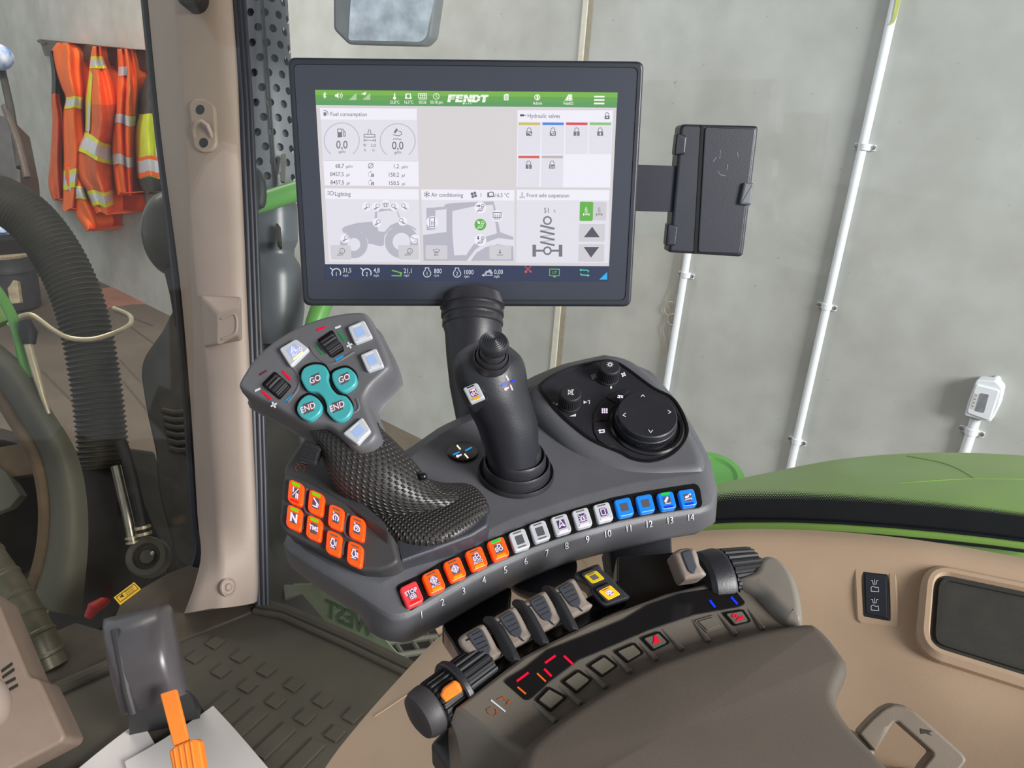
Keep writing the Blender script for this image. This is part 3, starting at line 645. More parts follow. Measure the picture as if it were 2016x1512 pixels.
# slate side panel right of the block
SL = Pl(C.at(860, 1080, .012), tilt(20))
b = MB(); b.slab(SL, rpoly([(776, 1056), (760, 1036), (842, 1040), (955, 1004), (966, 1010), (962, 1036), (930, 1056), (860, 1082), (788, 1108)], 6, 3), -.03, 0, .003, 3, px_h=-.001); b.build('palm_base', M['deck'], console)
bc = [(162, 225), (463, 375), (762, 592), (1075, 752), (138, 598), (435, 752), (728, 978), (1043, 1140)]
bk = []
for i, (x, y) in enumerate(bc):
    c = (560 + .13225 * x, 940 + .13225 * y); k = Key(BK, c, (29.5, 12.5), (-4, 45), .004); bk.append(k)
    o = k.cap('orange', console, r=.3); o['label'] = ['orange key with one and two bars', 'orange key with lever mark', 'orange key with gauge 1', 'orange key with gauge 2', 'orange N key', 'orange TMS key', 'orange key with engine 1', 'orange key with engine 2'][i]
    k.window('window', o, -.4, -.42, .46, .5)
    if i in (0, 1, 4, 5): k.bar('L_green', o, -.7, w=.13)
    else: k.groove('brown', o, -.68)
    k.bar('L_red' if i in (0,) else 'L_org', o, .74)
    def dr(b, k, i=i):
        if i == 0: k.st(b, [(-.3, -.42), (-.3, -.02)], 2.4); k.st(b, [(.34, -.4), (-.34, .3)], 1.6); k.st(b, [(.12, .02), (.12, .42)], 2.2); k.st(b, [(.32, .02), (.32, .44)], 2.2)
        elif i == 1: k.st(b, [(-.3, -.34), (.3, .06)], 2.4); k.st(b, c2(.24, .14, .12, .1, 10), 1.8); k.st(b, [(-.34, .32), (.3, .34)], 2.2)
        elif i in (2, 3):
            k.st(b, c2(.02, .06, .34, .3, 20, 140, 400), 2.6); k.txt(b, str(i - 1), .02, .08, 9, bold=.03); k.fill(b, [(-.44, -.46), (-.16, -.32), (-.34, -.22)])
        elif i == 4: k.txt(b, 'N', 0, 0, 16, bold=.045)
        elif i == 5: k.txt(b, 'TMS', 0, 0, 8.5, bold=.03, nar=.85)
        else: k.st(b, c2(-.1, .02, .26, .22, 16, -50, 230) + [(-.26, -.36), (.06, -.36)], 2, True); k.txt(b, str(i - 5), .34, -.02, 9, bold=.03); k.st(b, [(-.34, .36), (.2, .36)], 1.8)
    k.icon(o, dr)
# ribs moulded between the pairs of keys
b = MB()
def zb(x, y): return (560 + .13225 * x, 940 + .13225 * y)
for pts in ([(335, 170), (300, 300), (290, 440), (330, 520), (440, 570)], [(285, 570), (270, 680), (275, 780)], [(945, 540), (900, 680), (895, 820), (940, 880), (1060, 940)], [(895, 960), (870, 1060), (870, 1160)]):
    b = MB(); b.tube([BK.at(*zb(*p), .0004) for p in pts], .0011, 8); b.build('key_rib', M['console'], console)
# thumb wheel above the block, with its marks
b = MB(); wc = D(612, 893, .545); ax = (D(640, 893, .545) - D(600, 880, .545)).normalized()
N = 72; x = ax.orthogonal().normalized(); y = ax.cross(x)
b.loft([[wc + ax * h + (x * math.cos(2 * math.pi * k / N) + y * math.sin(2 * math.pi * k / N)) * (rr - (.0008 if k % 4 < 2 else 0)) for k in range(N)] for rr, h in ((.0062, -.0065), (.0072, -.0055), (.0072, .0055), (.0062, .0065))])
b.build('thumb_wheel', M['blackm'], console)
b = MB(); b.stroke(TD, [(593, 909), (606, 912)], 4, .0004); b.build('wheel_mark', M['armcap'], console)
b = MB(); b.stroke(TD, [(591 + 9 * math.cos(math.radians(a)), 922 + 8 * math.sin(math.radians(a))) for a in range(-220, 60, 20)], 2, .0004); b.stroke(TD, [(584, 912), (592, 922)], 2, .0004); b.build('gauge_mark', M['print_o'], console)
# ---------------------------------------------------------------- big multifunction grip
def Z4(x, y): return (460 + .3439 * x, 600 + .3439 * y)
def q4(*p): return [Z4(*a) for a in p]
G = Pl(D(640, 750, .55), tilt(42, -8))
grip = thing('control_grip', 'grey wide-headed control stick with teal GO and END keys on a dimpled black stem', 'joystick', C.at(800, 1000, 0))
ho = [(466, 757), (481, 727), (498, 703), (529, 674), (574, 645), (625, 624), (673, 613), (711, 610), (726, 618), (740, 644), (759, 683), (769, 714), (766, 728), (735, 757), (724, 774), (721, 788), (732, 817), (745, 850), (742, 862), (730, 876), (708, 884), (690, 880), (672, 862), (642, 838), (598, 832), (563, 816), (529, 796), (483, 772)]
hs = [tuple(p) for p in resamp(cr(ho, 4), 130, True)]; HP = [G.loc(u, v, 0) for u, v in hs]
b = MB(); prof = ((-.003, -.030), (-.0005, -.027), (0, -.018), (0, -.008), (.0006, -.004), (.0015, -.0018), (.0028, -.0006), (.0045, 0))
b.loft([[G.w(q, h) for q in (inset2(HP, i) if i else HP)] for i, h in prof], cap0=True)
head = b.build('head', M['grip'], grip, sharp=50)
# raised middle ridges between the key fields
b = MB()
for pts in ([(440, 245), (480, 300), (560, 340), (690, 270)], [(330, 350), (375, 410), (370, 480), (310, 560)], [(640, 640), (715, 600), (705, 540)]):
    b = MB(); b.tube([G.at(*Z4(*p), -.0004) for p in cr(pts, 5, False)], .0012, 8); b.build('ridge', M['grip'], head)
# stem sections: left px, right px, depth, bulge
secs = [((606, 842), (744, 832), .556, .018), ((618, 862), (752, 845), .556, .026), ((636, 900), (782, 874), .556, .032), ((650, 942), (812, 906), .556, .035), ((672, 978), (840, 940), .558, .036), ((708, 1008), (868, 962), .562, .034), ((752, 1038), (905, 968), .566, .028), ((800, 1058), (940, 985), .568, .020), ((846, 1062), (956, 1004), .568, .010)]
b = MB(); loops = []; N = 96
tc_ = (C.n * .35 + c2w(Vector((0, .35, -1)))).normalized()
for L, R, d, bl in secs:
    pl_, pr = D(*L, d), D(*R, d); mid = (pl_ + pr) / 2; ax = (pr - pl_) / 2
    loops.append([mid + ax * math.cos(2 * math.pi * k / N) + tc_ * bl * .75 * math.sin(2 * math.pi * k / N) for k in range(N)])
# refine along the stem
ref = []
for j in range(N): ref.append(cr([tuple(l[j]) for l in loops], 5, False))
loops = [[Vector(ref[j][i]) for j in range(N)] for i in range(len(ref[0]))]
b.loft(loops, uvs=(.42, .42)); b.build('stem', M['dimple'], grip, sharp=60)
# palm rest pad
PR = Pl(C.at(870, 1020, .016), tilt(14))
pad = [(690, 992), (660, 950), (700, 930), (800, 930), (866, 950), (920, 953), (948, 970), (964, 998), (955, 1016), (925, 1040), (890, 1060), (842, 1069), (790, 1061), (740, 1034)]
b = MB(); pp = cr(pad, 5); P2 = [PR.loc(u, v, 0) for u, v in pp]
b.loft([[PR.w(q, h) for q in (inset2(P2, i) if i else P2)] for i, h in ((.002, -.02), (0, -.004), (0, -.001), (.001, .0015), (.004, .004), (.009, .006), (.016, .007))])
for fi, f in enumerate(b.f): b.uv[fi] = [((b.v[i] - PR.o).dot(PR.a) / .0042, (b.v[i] - PR.o).dot(PR.b) / .0042) for i in f]
b.build('palm_rest', M['dimple'], grip)
b = MB(); b.sphere(D(833, 938, .546), .003, 12); b.build('side_button', M['gloss'], grip)
gk = []
def quadkey(q, mat, h=.0035, name='key', win='bluewhite', r=5):
    Q = q4(*q); b = MB(); b.slab(G, rpoly(Q, r, 4), -.001, h, .0012, 3, px_h=h); o = b.build(name, M[mat], head if False else grip, sharp=40)
    c = sum((Vector(p) for p in Q), Vector((0, 0))) / 4
    k = Key(G, c, (Vector(Q[1]) - Vector(Q[0]) + Vector(Q[2]) - Vector(Q[3])) / 2, (Vector(Q[3]) - Vector(Q[0]) + Vector(Q[2]) - Vector(Q[1])) / 2, h)
    return o, k
for q in ([(258, 250), (355, 192), (432, 250), (325, 355)], [(650, 125), (745, 85), (795, 182), (692, 222)], [(722, 285), (815, 245), (860, 348), (765, 382)], [(622, 735), (735, 640), (785, 718), (708, 800)]):
    o, k = quadkey(q, 'white'); k.window('bluewhite', o, -.5, -.48, .5, .52)
    o['label'] = 'milky white key'
    if q[0] == (258, 250):
        k.icon(o, lambda b, k: (k.st(b, [(-.3, .02), (.1, -.42), (.16, .1), (-.02, -.06)], 1.8, True), k.txt(b, 'AUTO', .12, .32, 7)), 'L_white'); k.bar('L_pale', o, .74)
        o['label'] = 'milky white AUTO key'
    else: k.groove('print_w', o, -.72); k.groove('print_w', o, .76)
def roller(q, axis):
    Q = q4(*q); c = sum((Vector(p) for p in Q), Vector((0, 0))) / 4
    b = MB(); b.slab(G, rpoly(Q, 4, 3), -.001, .0006, px_h=.0006); b.build('roller_slot', M['gloss'], grip)
    a = (G.at(*Q[1], .001) - G.at(*Q[0], .001)); dn = (G.at(*Q[3], .001) - G.at(*Q[0], .001)); ctr = G.at(*c, .001)
    ax = a.normalized(); half = a.length / 2 * .86; rad = dn.length / 2 * .98; N = 64; n = G.n; y = ax.cross(n)
    o = ctr - n * rad * .55; b = MB()
    b.loft([[o + ax * h + (n * math.cos(2 * math.pi * k / N) + y * math.sin(2 * math.pi * k / N)) * (rr - (.0012 if k % 4 < 2 else 0)) for k in range(N)] for rr, h in ((rad * .9, -half), (rad, -half * .85), (rad, half * .85), (rad * .9, half))])
    return b.build('roller', M['blackm'], grip)
roller([(160, 455), (235, 380), (332, 465), (262, 545)], 0); roller([(478, 200), (565, 142), (635, 262), (560, 305)], 0)
def tealkey(pts, lab):
    b = MB(); b.slab(G, cr(q4(*pts), 4), -.001, .004, .0016, 3, px_h=.004); o = b.build('key', M['teal'], grip, sharp=40); o['label'] = lab
    b = MB(); o2 = [G.loc(u, v, .0004) for u, v in cr(q4(*pts), 4)]; b.slab2(G, inset2(o2, -.0011), -.001, .0005); b.build('key_gap', M['gloss'], o); return o
t1 = tealkey([(382, 410), (400, 362), (455, 337), (515, 345), (543, 388), (540, 425), (556, 470), (592, 508), (640, 520), (672, 560), (678, 600), (650, 645), (608, 665), (572, 655), (534, 612), (530, 575), (512, 530), (475, 498), (425, 490), (398, 455)], 'hourglass shaped teal rocker marked GO and END')
t2 = tealkey([(560, 395), (590, 368), (645, 355), (690, 385), (704, 425), (690, 462), (640, 496), (605, 490), (572, 450)], 'round teal GO key')
t3 = tealkey([(360, 590), (378, 545), (425, 512), (475, 530), (505, 575), (490, 620), (440, 657), (400, 650), (370, 625)], 'round teal END key')
for o, s, x, y in ((t1, 'GO', 465, 425), (t2, 'GO', 632, 420), (t1, 'END', 592, 580), (t3, 'END', 425, 588)):
    b = MB(); u, v = Z4(x, y); w = 10 if s == 'GO' else 12
    b.slab(G, [(u - w + 2, v - 6), (u + w - 2, v - 13), (u + w, v + 6), (u - w + 4, v + 14)], .0036, .00412, px_h=.0041); wd_ = b.build('window', M['window'], o)
    b = MB(); text(b, G, s, u, v, 11.5, .0044, right=(1, -.42), up=(-.28, -1), nar=.95, bold=.012); b.build('lettering', M['L_pink'], o)
# coloured marks round the rollers
b = MB(); mm = ['L_crim', 'print_w', 'L_grn3', 'L_cyan', 'L_dimred']
for p, q, w, m in (((480, 143), (520, 128), 4.5, 0), ((584, 133), (610, 123), 4, 1), ((602, 158), (636, 205), 4, 2), ((474, 238), (508, 286), 2.4, 2), ((586, 315), (625, 296), 4.5, 3), ((150, 400), (186, 378), 3.5, 4), ((282, 382), (324, 427), 4.5, 0), ((124, 493), (150, 480), 4, 1), ((165, 497), (212, 538), 4.5, 0), ((302, 548), (336, 518), 4.5, 3),
                   ((650, 238), (676, 224), 3.6, 1), ((656, 216), (670, 246), 3.6, 1), ((216, 580), (244, 566), 3.6, 1), ((223, 560), (238, 587), 3.6, 1)): b.stroke(G, [Z4(*p), Z4(*q)], w, .0004, m)
b.build('colour_mark', [M[x] for x in mm], grip)
# ---------------------------------------------------------------- slim joystick
stick = thing('joystick', 'slim black curved joystick with one white key and a ribbed boot', 'joystick', C.at(1015, 930, 0))
secs = [((962, 905), (1060, 905), .606, .030), ((950, 868), (1060, 872), .600, .031), ((938, 832), (1059, 838), .595, .032), ((920, 800), (1050, 805), .590, .033), ((905, 770), (1040, 770), .585, .034), ((895, 735), (1036, 735), .582, .034), ((897, 705), (1028, 708), .580, .032), ((915, 684), (1010, 690), .580, .026), ((940, 671), (990, 676), .580, .014)]
b = MB(); N = 48; loops = []
dirb = c2w(Vector((-.1, .25, -1))).normalized()
for L, R, d, bl in secs:
    pl_, pr = D(*L, d), D(*R, d); mid = (pl_ + pr) / 2; ax = (pr - pl_) / 2
    loops.append([mid + ax * math.cos(2 * math.pi * k / N) + dirb * bl * .8 * math.sin(2 * math.pi * k / N) for k in range(N)])
ref = [cr([tuple(l[j]) for l in loops], 5, False) for j in range(N)]
loops = [[Vector(ref[j][i]) for j in range(N)] for i in range(len(ref[0]))]
b.loft(loops); js = b.build('handle', M['black'], stick, sharp=60); JS = Surf(js)
BO = C.at(1016, 931, 0); r0 = 75 * .62 / F
b = MB(); b.lathe(BO, C.n, [(r0, -.003), (r0, .002), (r0 * .97, .004), (r0 * .9, .002), (r0 * .88, .006), (r0 * .87, .0105), (r0 * .83, .0125), (r0 * .76, .0095), (r0 * .745, .0145), (r0 * .735, .0185), (r0 * .69, .0205), (r0 * .62, .0175), (r0 * .6, .024), (r0 * .55, .027), (r0 * .4, .028)], 56)
b.build('boot', M['rubber'], stick, sharp=50)
# thumb knob at the top
TK = Pl(JS.at(970, 712, 0), (C.n + c2w(Vector((0, 0, -.5)))).normalized())
o = JS.at(968, 706, -.004); ax = (C.n + c2w(Vector((.1, .1, -.55)))).normalized(); r = .0135
b = MB(); b.lathe(o, ax, [(r, 0), (r, .005), (r * .93, .007), (r * .86, .006), (r * .84, .009), (r * .76, .011), (r * .7, .010), (r * .66, .013), (r * .55, .015), (.002, .016)], 40); b.build('thumb_collar', M['rubber'], stick)
b = MB(); b.lathe(o + ax * .0145, ax, [(r * .5, 0), (r * .56, .001), (r * .56, .0022), (r * .5, .003)], 32); b.build('collar_ring', P('ivory_ring', (196, 186, 150), .5, noise=.05), stick)
b = MB(); pr_ = [(r * .5, .0005), (r * .74, .002), (r * .80, .0045), (r * .78, .007), (r * .70, .009)]
for k in range(6): rr = r * (.64 - .11 * k); pr_ += [(rr, .0098 + .0004 * k), (rr - r * .05, .0094 + .0004 * k)]
b.lathe(o + ax * .0165, ax, pr_, 40); b.build('thumb_knob', M['black'], stick)
wk = surf_plane(JS, 931, 773); wk = Pl(wk.o, c2w(Vector((-.2, -.45, -1))))
k = Key(wk, (932, 772.5), (28.5, -12), (15, 30), .005); o = k.cap('white', stick, r=.12, z0=-.008); k.window('windowlit', o, -.42, -.42, .46, .5)
k.icon(o, lambda b, k: (ic_tractor(b, k, .02, .1, .9), k.st(b, [(-.3, -.3), (.34, -.34)], 2.4)), 'L_pink'); k.bar('L_yel', o, .78); k.groove('black', o, -.74)
b = MB()
k2_ = Key(wk, (932, 772.5), (39, -16), (20, 41), .001); b.slab(wk, rpoly([k2_.px(-1, -1), k2_.px(1, -1), k2_.px(1, 1), k2_.px(-1, 1)], 6, 3), -.012, .001, .001, 2); b.build('key_frame', M['black'], stick)
b = MB()
for p, q, w, m in (((996, 740), (1000, 748), 3.2, 0), ((1004, 758), (1008, 767), 3.2, 0), ((1006, 751), (1013, 748), 4, 1), ((988, 758), (997, 754), 4, 1), ((994, 765), (1000, 763), 3.6, 0)): b.stroke(JS, [p, q], w, .0005, m)
b.poly(JS, circ(995, 766, 3.4, 3, 10), .0005, 0); b.build('cross_light', [M['L_pink'], M['L_blue']], stick)
# ---------------------------------------------------------------- touchscreen terminal
mr = c2w(Vector((1, .0075, .026))).normalized(); md = c2w(Vector((-62, 5350, 1523))).normalized(); mn = md.cross(mr).normalized()
MP = Pl(D(920, 360, .70), mn if mn.dot(CAM - D(920, 360, .70)) > 0 else -mn)
mon = thing('touchscreen_terminal', 'black touchscreen terminal showing a white tractor menu with green top bar', 'screen', MP.at(930, 600, -.02))
corn = [(566, 113), (1268, 121), (1242, 604), (597, 602)]
b = MB(); b.slab(MP, rpoly(corn, 16, 6), -.026, 0, .003, 3, px_h=-.002, rb=.004); b.build('housing', M['monitor'], mon)
b = MB(); b.slab(MP, rpoly([(578, 126), (1256, 133), (1231, 591), (607, 590)], 12, 5), -.002, .0006, .0004, 2); bez = b.build('glass_front', M['bezel'], mon)
o1 = [MP.loc(u, v) for u, v in rpoly([(571, 118), (1263, 126), (1237, 599), (601, 597)], 15, 6)]; o2 = [MP.loc(u, v) for u, v in rpoly([(578, 126), (1256, 133), (1231, 591), (607, 590)], 12, 6)]
b = MB(); b.loft([[MP.w(p, -.001) for p in o1], [MP.w(p, .0014) for p in o1], [MP.w(p, .0014) for p in o2], [MP.w(p, 0) for p in o2]]); b.build('rim', M['monitor'], mon)
U0 = .0008
class UI:
    def __init__(s, name, parent): s.b = MB(); s.n = name; s.p = parent; s.mats = []; s.l = 0
    def mi(s, m):
        if m not in s.mats: s.mats.append(m)
        return s.mats.index(m)
    def h(s, lv): return U0 + .00012 * lv
    def poly(s, pts, m, lv=1): s.b.poly(MP, pts, s.h(lv), s.mi(m))
    def st(s, pts, w, m, lv=3, closed=False): s.b.stroke(MP, pts, w, s.h(lv), s.mi(m), closed)
    def tx(s, t, u, v, cap, m='txt', lv=4, al='C', nar=.80, bold=.006): text(s.b, MP, t, u, v, cap * 1.08, s.h(lv), s.mi(m), right=(1, .008), up=(0, -1), al=al, nar=nar, bold=bold)
    def disc(s, u, v, r, m, lv=2, ry=None): s.poly(circ(u, v, r, ry, 24), m, lv)
    def ring(s, u, v, r, w, m, lv=3, a=0, b=360): s.st(arc(u, v, r, a, b, 24), w, m, lv)
    def rr(s, q, r, m, lv=2): s.poly(rpoly(q, r, 3), m, lv)
    def done(s, label=None):
        o = s.b.build(s.n, [M['S_' + m] for m in s.mats], s.p, fixn=False)
        if label: o['label'] = label
        return o
def box(x0, y0, x1, y1): return [(x0, y0), (x1, y0), (x1, y1), (x0, y1)]
scr = UI('screen', mon)
scr.poly([(620, 177), (1216, 182), (1214, 213), (1199, 524), (1199, 555), (640, 551), (640, 520), (622, 206)], 'bg', 0)
screen = scr.done('lit display area')
# the lit pane has its own slight thickness
def zA(x, y): return (620 + .1488 * x, 170 + .1488 * y)
def zB(x, y): return (920 + .1488 * x, 170 + .1488 * y)
def zC(x, y): return (620 + .1488 * x, 360 + .1488 * y)
def zD(x, y): return (920 + .1488 * x, 360 + .1488 * y)
def q(f, *p): return [f(*a) for a in p]
h = UI('header_bar', screen)
for i, m in enumerate(('hdr1', 'hdr2', 'hdr3')):
    y0, y1 = 177 + i * 10, 177 + (i + 1) * 10; x0 = 620 + i * .6; h.poly([(x0, y0), (1216 - i * .4, y0 + 5), (1215.6 - i * .4, y1 + 5), (x0 + .6, y1)], m, 1)
h.st(q(zA, (110, 100), (145, 135), (128, 155), (128, 80), (145, 98), (110, 135)), 1.4, 'hw')
h.poly(q(zA, (265, 108), (285, 106), (312, 80), (312, 160), (285, 138), (265, 136)), 'hw', 3); h.st(q(zA, (330, 95), (340, 120), (330, 148)), 1.3, 'hw'); h.st(q(zA, (350, 85), (364, 122), (350, 160)), 1.3, 'hw')
for k in range(6): h.poly(q(zA, (455 + 16 * k, 180), (455 + 16 * k, 168 - 15 * k), (468 + 16 * k, 168 - 15 * k), (468 + 16 * k, 180)), 'hw2', 3); h.poly(q(zA, (640 + 16 * k, 178), (640 + 16 * k, 160 - 13 * k), (652 + 16 * k, 160 - 13 * k), (652 + 16 * k, 178)), 'hw2', 3)
h.st(q(zA, (620, 102), (676, 78)), 1.6, 'hw'); h.disc(*zA(655, 98), 2.6, 'hw', 3)
h.st(q(zA, (1054, 95), (1054, 150)), 2.6, 'hw'); h.disc(*zA(1054, 156), 3, 'hw', 3)
h.poly(q(zA, (1200, 95), (1265, 95), (1282, 165), (1192, 165)), 'hw', 3); h.disc(*zA(1236, 130), 3.6, 'hdr2', 4)
h.st(q(zA, (1370, 98), (1475, 98), (1475, 168), (1390, 168), (1370, 150)), 1.5, 'hw', 3, True)
for i in range(3):
    for j in range(2): h.disc(*zA(1400 + 26 * i, 118 + 26 * j), 1.5, 'hw', 3)
h.ring(*zA(1606, 132), 5.6, 1.2, 'hw'); h.st(q(zA, (1606, 105), (1606, 135), (1618, 148)), 1, 'hw')
for t, x in (('25,8°C', 1055), ('16,5°C', 1243), ('05/26', 1425), ('03:18 pm', 1608)): h.tx(t, *zA(x, 208), 5.4, 'hw')
# the maker's slanted stencil lettering
def logo(letter, x, y, w, hh, sl=.16):
    def p(a, b): return (x + a * w - 0 + (1 - b) * hh * sl * 1.0 - hh * sl, y + b * hh + x * 0 + (x - 880) * .008)
    L = {'F': [[(0, 0), (1, 0), (1, .28), (.42, .28), (.42, .4), (.9, .4), (.9, .64), (.42, .64), (.42, 1), (0, 1)]], 'E': [[(0, 0), (1, 0), (1, .26), (.42, .26), (.42, .38), (.95, .38), (.95, .6), (.42, .6), (.42, .74), (1, .74), (1, 1), (0, 1)]],
         'N': [[(0, 0), (.36, 0), (.66, .5), (.66, 0), (1, 0), (1, 1), (.66, 1), (.34, .48), (.34, 1), (0, 1)]], 'D': [[(0, 0), (.62, 0), (1, .26), (1, .74), (.62, 1), (0, 1), (0, .5), (.38, .5), (.38, .74), (.56, .74), (.64, .66), (.64, .34), (.56, .26), (.38, .26), (.38, .5), (0, .5)]],
         'T': [[(0, 0), (1, 0), (1, .28), (.72, .28), (.72, 1), (.32, 1), (.32, .28), (0, .28)]]}
    for pl in L[letter]: h.poly([p(*a) for a in pl], 'hw', 4)
for ch, x, w in (('F', 881, 14.5), ('E', 896.5, 14), ('N', 912, 16), ('D', 928.5, 16), ('T', 944.5, 15.5)): logo(ch, x + 2, 186, w, 15)
h.st([(884, 193.6), (957, 194.6)], .8, 'hdr2', 5)
for k in range(4): h.disc(913 + 4.6 * k, 204, 1.7 if k == 0 else 1.4, 'hw' if k == 0 else 'hw2', 4)
h.poly(q(zB, (500, 100), (546, 102), (546, 184), (484, 184), (484, 118)), 'hw', 3)
for k in range(4): h.st(q(zB, (495, 128 + 14 * k), (534, 128 + 14 * k)), .9, 'hdr2', 4)
h.ring(*zB(925, 145), 5, 1.6, 'hw'); h.poly(q(zB, (915, 120), (940, 120), (940, 175), (920, 175)), 'hw', 3); h.tx('Admin', *zB(928, 222), 5.6, 'hw')
h.poly(q(zB, (1338, 106), (1385, 106), (1390, 188), (1286, 188)), 'hw', 3); h.tx('Field02', *zB(1338, 224), 5.6, 'hw')
for i in range(3):
    for j in range(2): h.disc(*zB(1310 + 32 * i, 170 - 26 * j), .9, 'hdr3', 4)
for k in range(3): h.poly(q(zB, (1680 - k, 125 + 45 * k), (1815 - k, 126 + 45 * k), (1815 - k, 148 + 45 * k), (1677 - k, 147 + 45 * k)), 'hw', 3)
h.done()
# footer
f = UI('footer_bar', screen)
f.poly([(640, 520), (1199, 524), (1199, 555), (640, 551)], 'navy', 1)
def gauge(x, y, n):
    f.st([(x + 8.6 * math.cos(math.radians(a)), y + 8.6 * math.sin(math.radians(a))) for a in range(-215, 40, 16)], 2, 'foot'); f.tx(n, x, y + 2, 7.5, 'foot'); f.st([(x - 12, y - 10), (x - 7, y - 6)], 2, 'foot')
gauge(*zC(283, 1192), '1'); gauge(*zC(686, 1194), '2')
for t, x, y, a in (('31,5', 370, 1155, 0), ('4,8', 775, 1156, 0), ('21,1', 1176, 1162, 0), ('800', 1577, 1165, 0)): f.tx(t, *zC(x, y), 8.3, 'foot', al='L')
for t, x in (('mph', 372), ('mph', 777), ('mph', 1178), ('rpm', 1577)): f.tx(t, *zC(x, 1222), 5, 'foot', al='L', bold=-.005)
f.st(q(zC, (1022, 1158), (1145, 1192), (1140, 1215), (1130, 1192)), 2.3, 'lime'); f.st(q(zC, (1018, 1228), (1140, 1230)), 2.3, 'lime')
def eng(x, y, n): f.st(arc(x, y, 7.2, -60, 240, 18) + [(x - 3.4, y - 11), (x + 3.4, y - 11)], 1.4, 'foot', closed=True); f.tx(n, x, y, 7, 'foot')
eng(*zC(1484, 1198), '1'); eng(*zC(1880, 1200), '2')
f.tx('1000', 914, 535.5, 8.3, 'foot', al='L'); f.tx('rpm', 914, 543.8, 5, 'foot', al='L'); f.tx('0,00', 973, 535, 8.3, 'foot', al='L'); f.tx('mph', 973, 543.8, 5, 'foot', al='L')
f.st(q(zD, (195, 1222), (335, 1222)), 1.4, 'foot'); f.poly(q(zD, (192, 1222), (222, 1204), (222, 1240)), 'foot', 3); f.disc(*zD(318, 1192), 2.8, 'sil', 3); f.disc(*zD(243, 1198), 2.4, 'sil', 3); f.poly(q(zD, (240, 1165), (275, 1165), (285, 1145), (315, 1148), (325, 1185), (250, 1190)), 'sil', 3)
f.st(q(zD, (765, 1105), (845, 1185)), 1.4, 'red'); f.st(q(zD, (845, 1105), (765, 1175)), 1.4, 'red'); f.disc(*zD(775, 1175), 2.6, 'red', 3); f.disc(*zD(835, 1172), 2, 'red', 3)
f.st(q(zD, (1090, 1140), (1220, 1142), (1216, 1230), (1090, 1228)), 1.4, 'lime', closed=True); f.tx('UT', *zD(1155, 1186), 5.6, 'lime'); f.st(q(zD, (1140, 1242), (1168, 1242)), 2, 'lime')
f.st(q(zD, (1490, 1152), (1590, 1155), (1604, 1170), (1600, 1180)), 1.8, 'teal'); f.poly(q(zD, (1482, 1152), (1508, 1136), (1508, 1170)), 'teal', 3); f.st(q(zD, (1500, 1198), (1505, 1218), (1610, 1224)), 1.8, 'teal'); f.poly(q(zD, (1618, 1226), (1590, 1208), (1590, 1244)), 'teal', 3)
f.poly(q(zD, (1850, 1180), (1850, 1280), (1745, 1280)), 'cyan', 3)
f.done()
# tiles
t = UI('fuel_tile', screen)
t.poly(q(zA, (65, 285), (1348, 296), (1375, 1325), (130, 1310)), 'card', 1); t.poly(q(zA, (65, 285), (1348, 296), (1345, 445), (78, 438)), 'white', 2); t.poly(q(zA, (110, 985), (1370, 990), (1375, 1325), (130, 1310)), 'white', 2)
t.st(q(zA, (130, 978), (1350, 990)), .8, 'lgrey')
t.poly(q(zA, (112, 345), (150, 345), (152, 390), (115, 390)), 'grey', 3); t.st(q(zA, (112, 320), (150, 320), (150, 350)), 1.2, 'grey'); t.st(q(zA, (160, 330), (172, 345), (172, 380)), 1.2, 'grey')
t.tx('Fuel consumption', *zA(207, 365), 7.6, 'txt', al='L', nar=.86)
t.ring(*zA(355, 715), 34.5, 2.2, 'lgrey', a=130, b=410); t.ring(*zA(1095, 725), 34.5, 2.2, 'lgrey', a=130, b=410)
t.poly(q(zA, (300, 605), (358, 605), (362, 672), (300, 678)), 'grey', 3); t.st(q(zA, (302, 565), (355, 565), (355, 610)), 1.6, 'grey'); t.st(q(zA, (302, 565), (302, 610)), 1.6, 'grey'); t.st(q(zA, (368, 565), (400, 610), (400, 660), (382, 662), (378, 600)), 1.5, 'grey')
t.st(q(zA, (700, 628), (712, 572)), 1.3, 'grey'); t.st(q(zA, (742, 628), (730, 572)), 1.3, 'grey'); t.st(q(zA, (650, 635), (792, 635), (795, 672), (650, 672)), 1.4, 'grey', closed=True); t.st(q(zA, (655, 712), (797, 714)), 1.2, 'grey'); t.st(q(zA, (650, 692), (650, 734)), 1.2, 'grey'); t.st(q(zA, (799, 692), (799, 734)), 1.2, 'grey'); t.poly(q(zA, (660, 712), (680, 698), (680, 728)), 'grey', 3); t.poly(q(zA, (792, 714), (772, 700), (772, 730)), 'grey', 3)
for x, y, r in ((1080, 580, 2.6), (1060, 606, 2.3)): t.disc(*zA(x, y), r, 'grey', 3); t.poly(q(zA, (x - 10, y - 5), (x, y - 32), (x + 10, y - 5)), 'grey', 3)
t.st(q(zA, (1032, 640), (1110, 655), (1150, 635), (1140, 600), (1110, 595)), 1.4, 'grey'); t.st(q(zA, (1035, 702), (1055, 690), (1075, 702), (1095, 690), (1115, 702), (1142, 700)), 1.2, 'grey')
t.tx('0,0', *zA(357, 770), 14.5, 'txt', nar=.85); t.tx('0,0', *zA(1096, 780), 14.5, 'txt', nar=.85); t.tx('gal/hr', *zA(362, 862), 5, 'txt'); t.tx('gal/hr', *zA(1100, 872), 5, 'txt')
for s_, x, y in (('90', 660, 778), ('3,25', 774, 780), ('ft', 662, 842), ('in', 775, 842)): t.tx(s_, *zA(x, y), 5, 'txt')
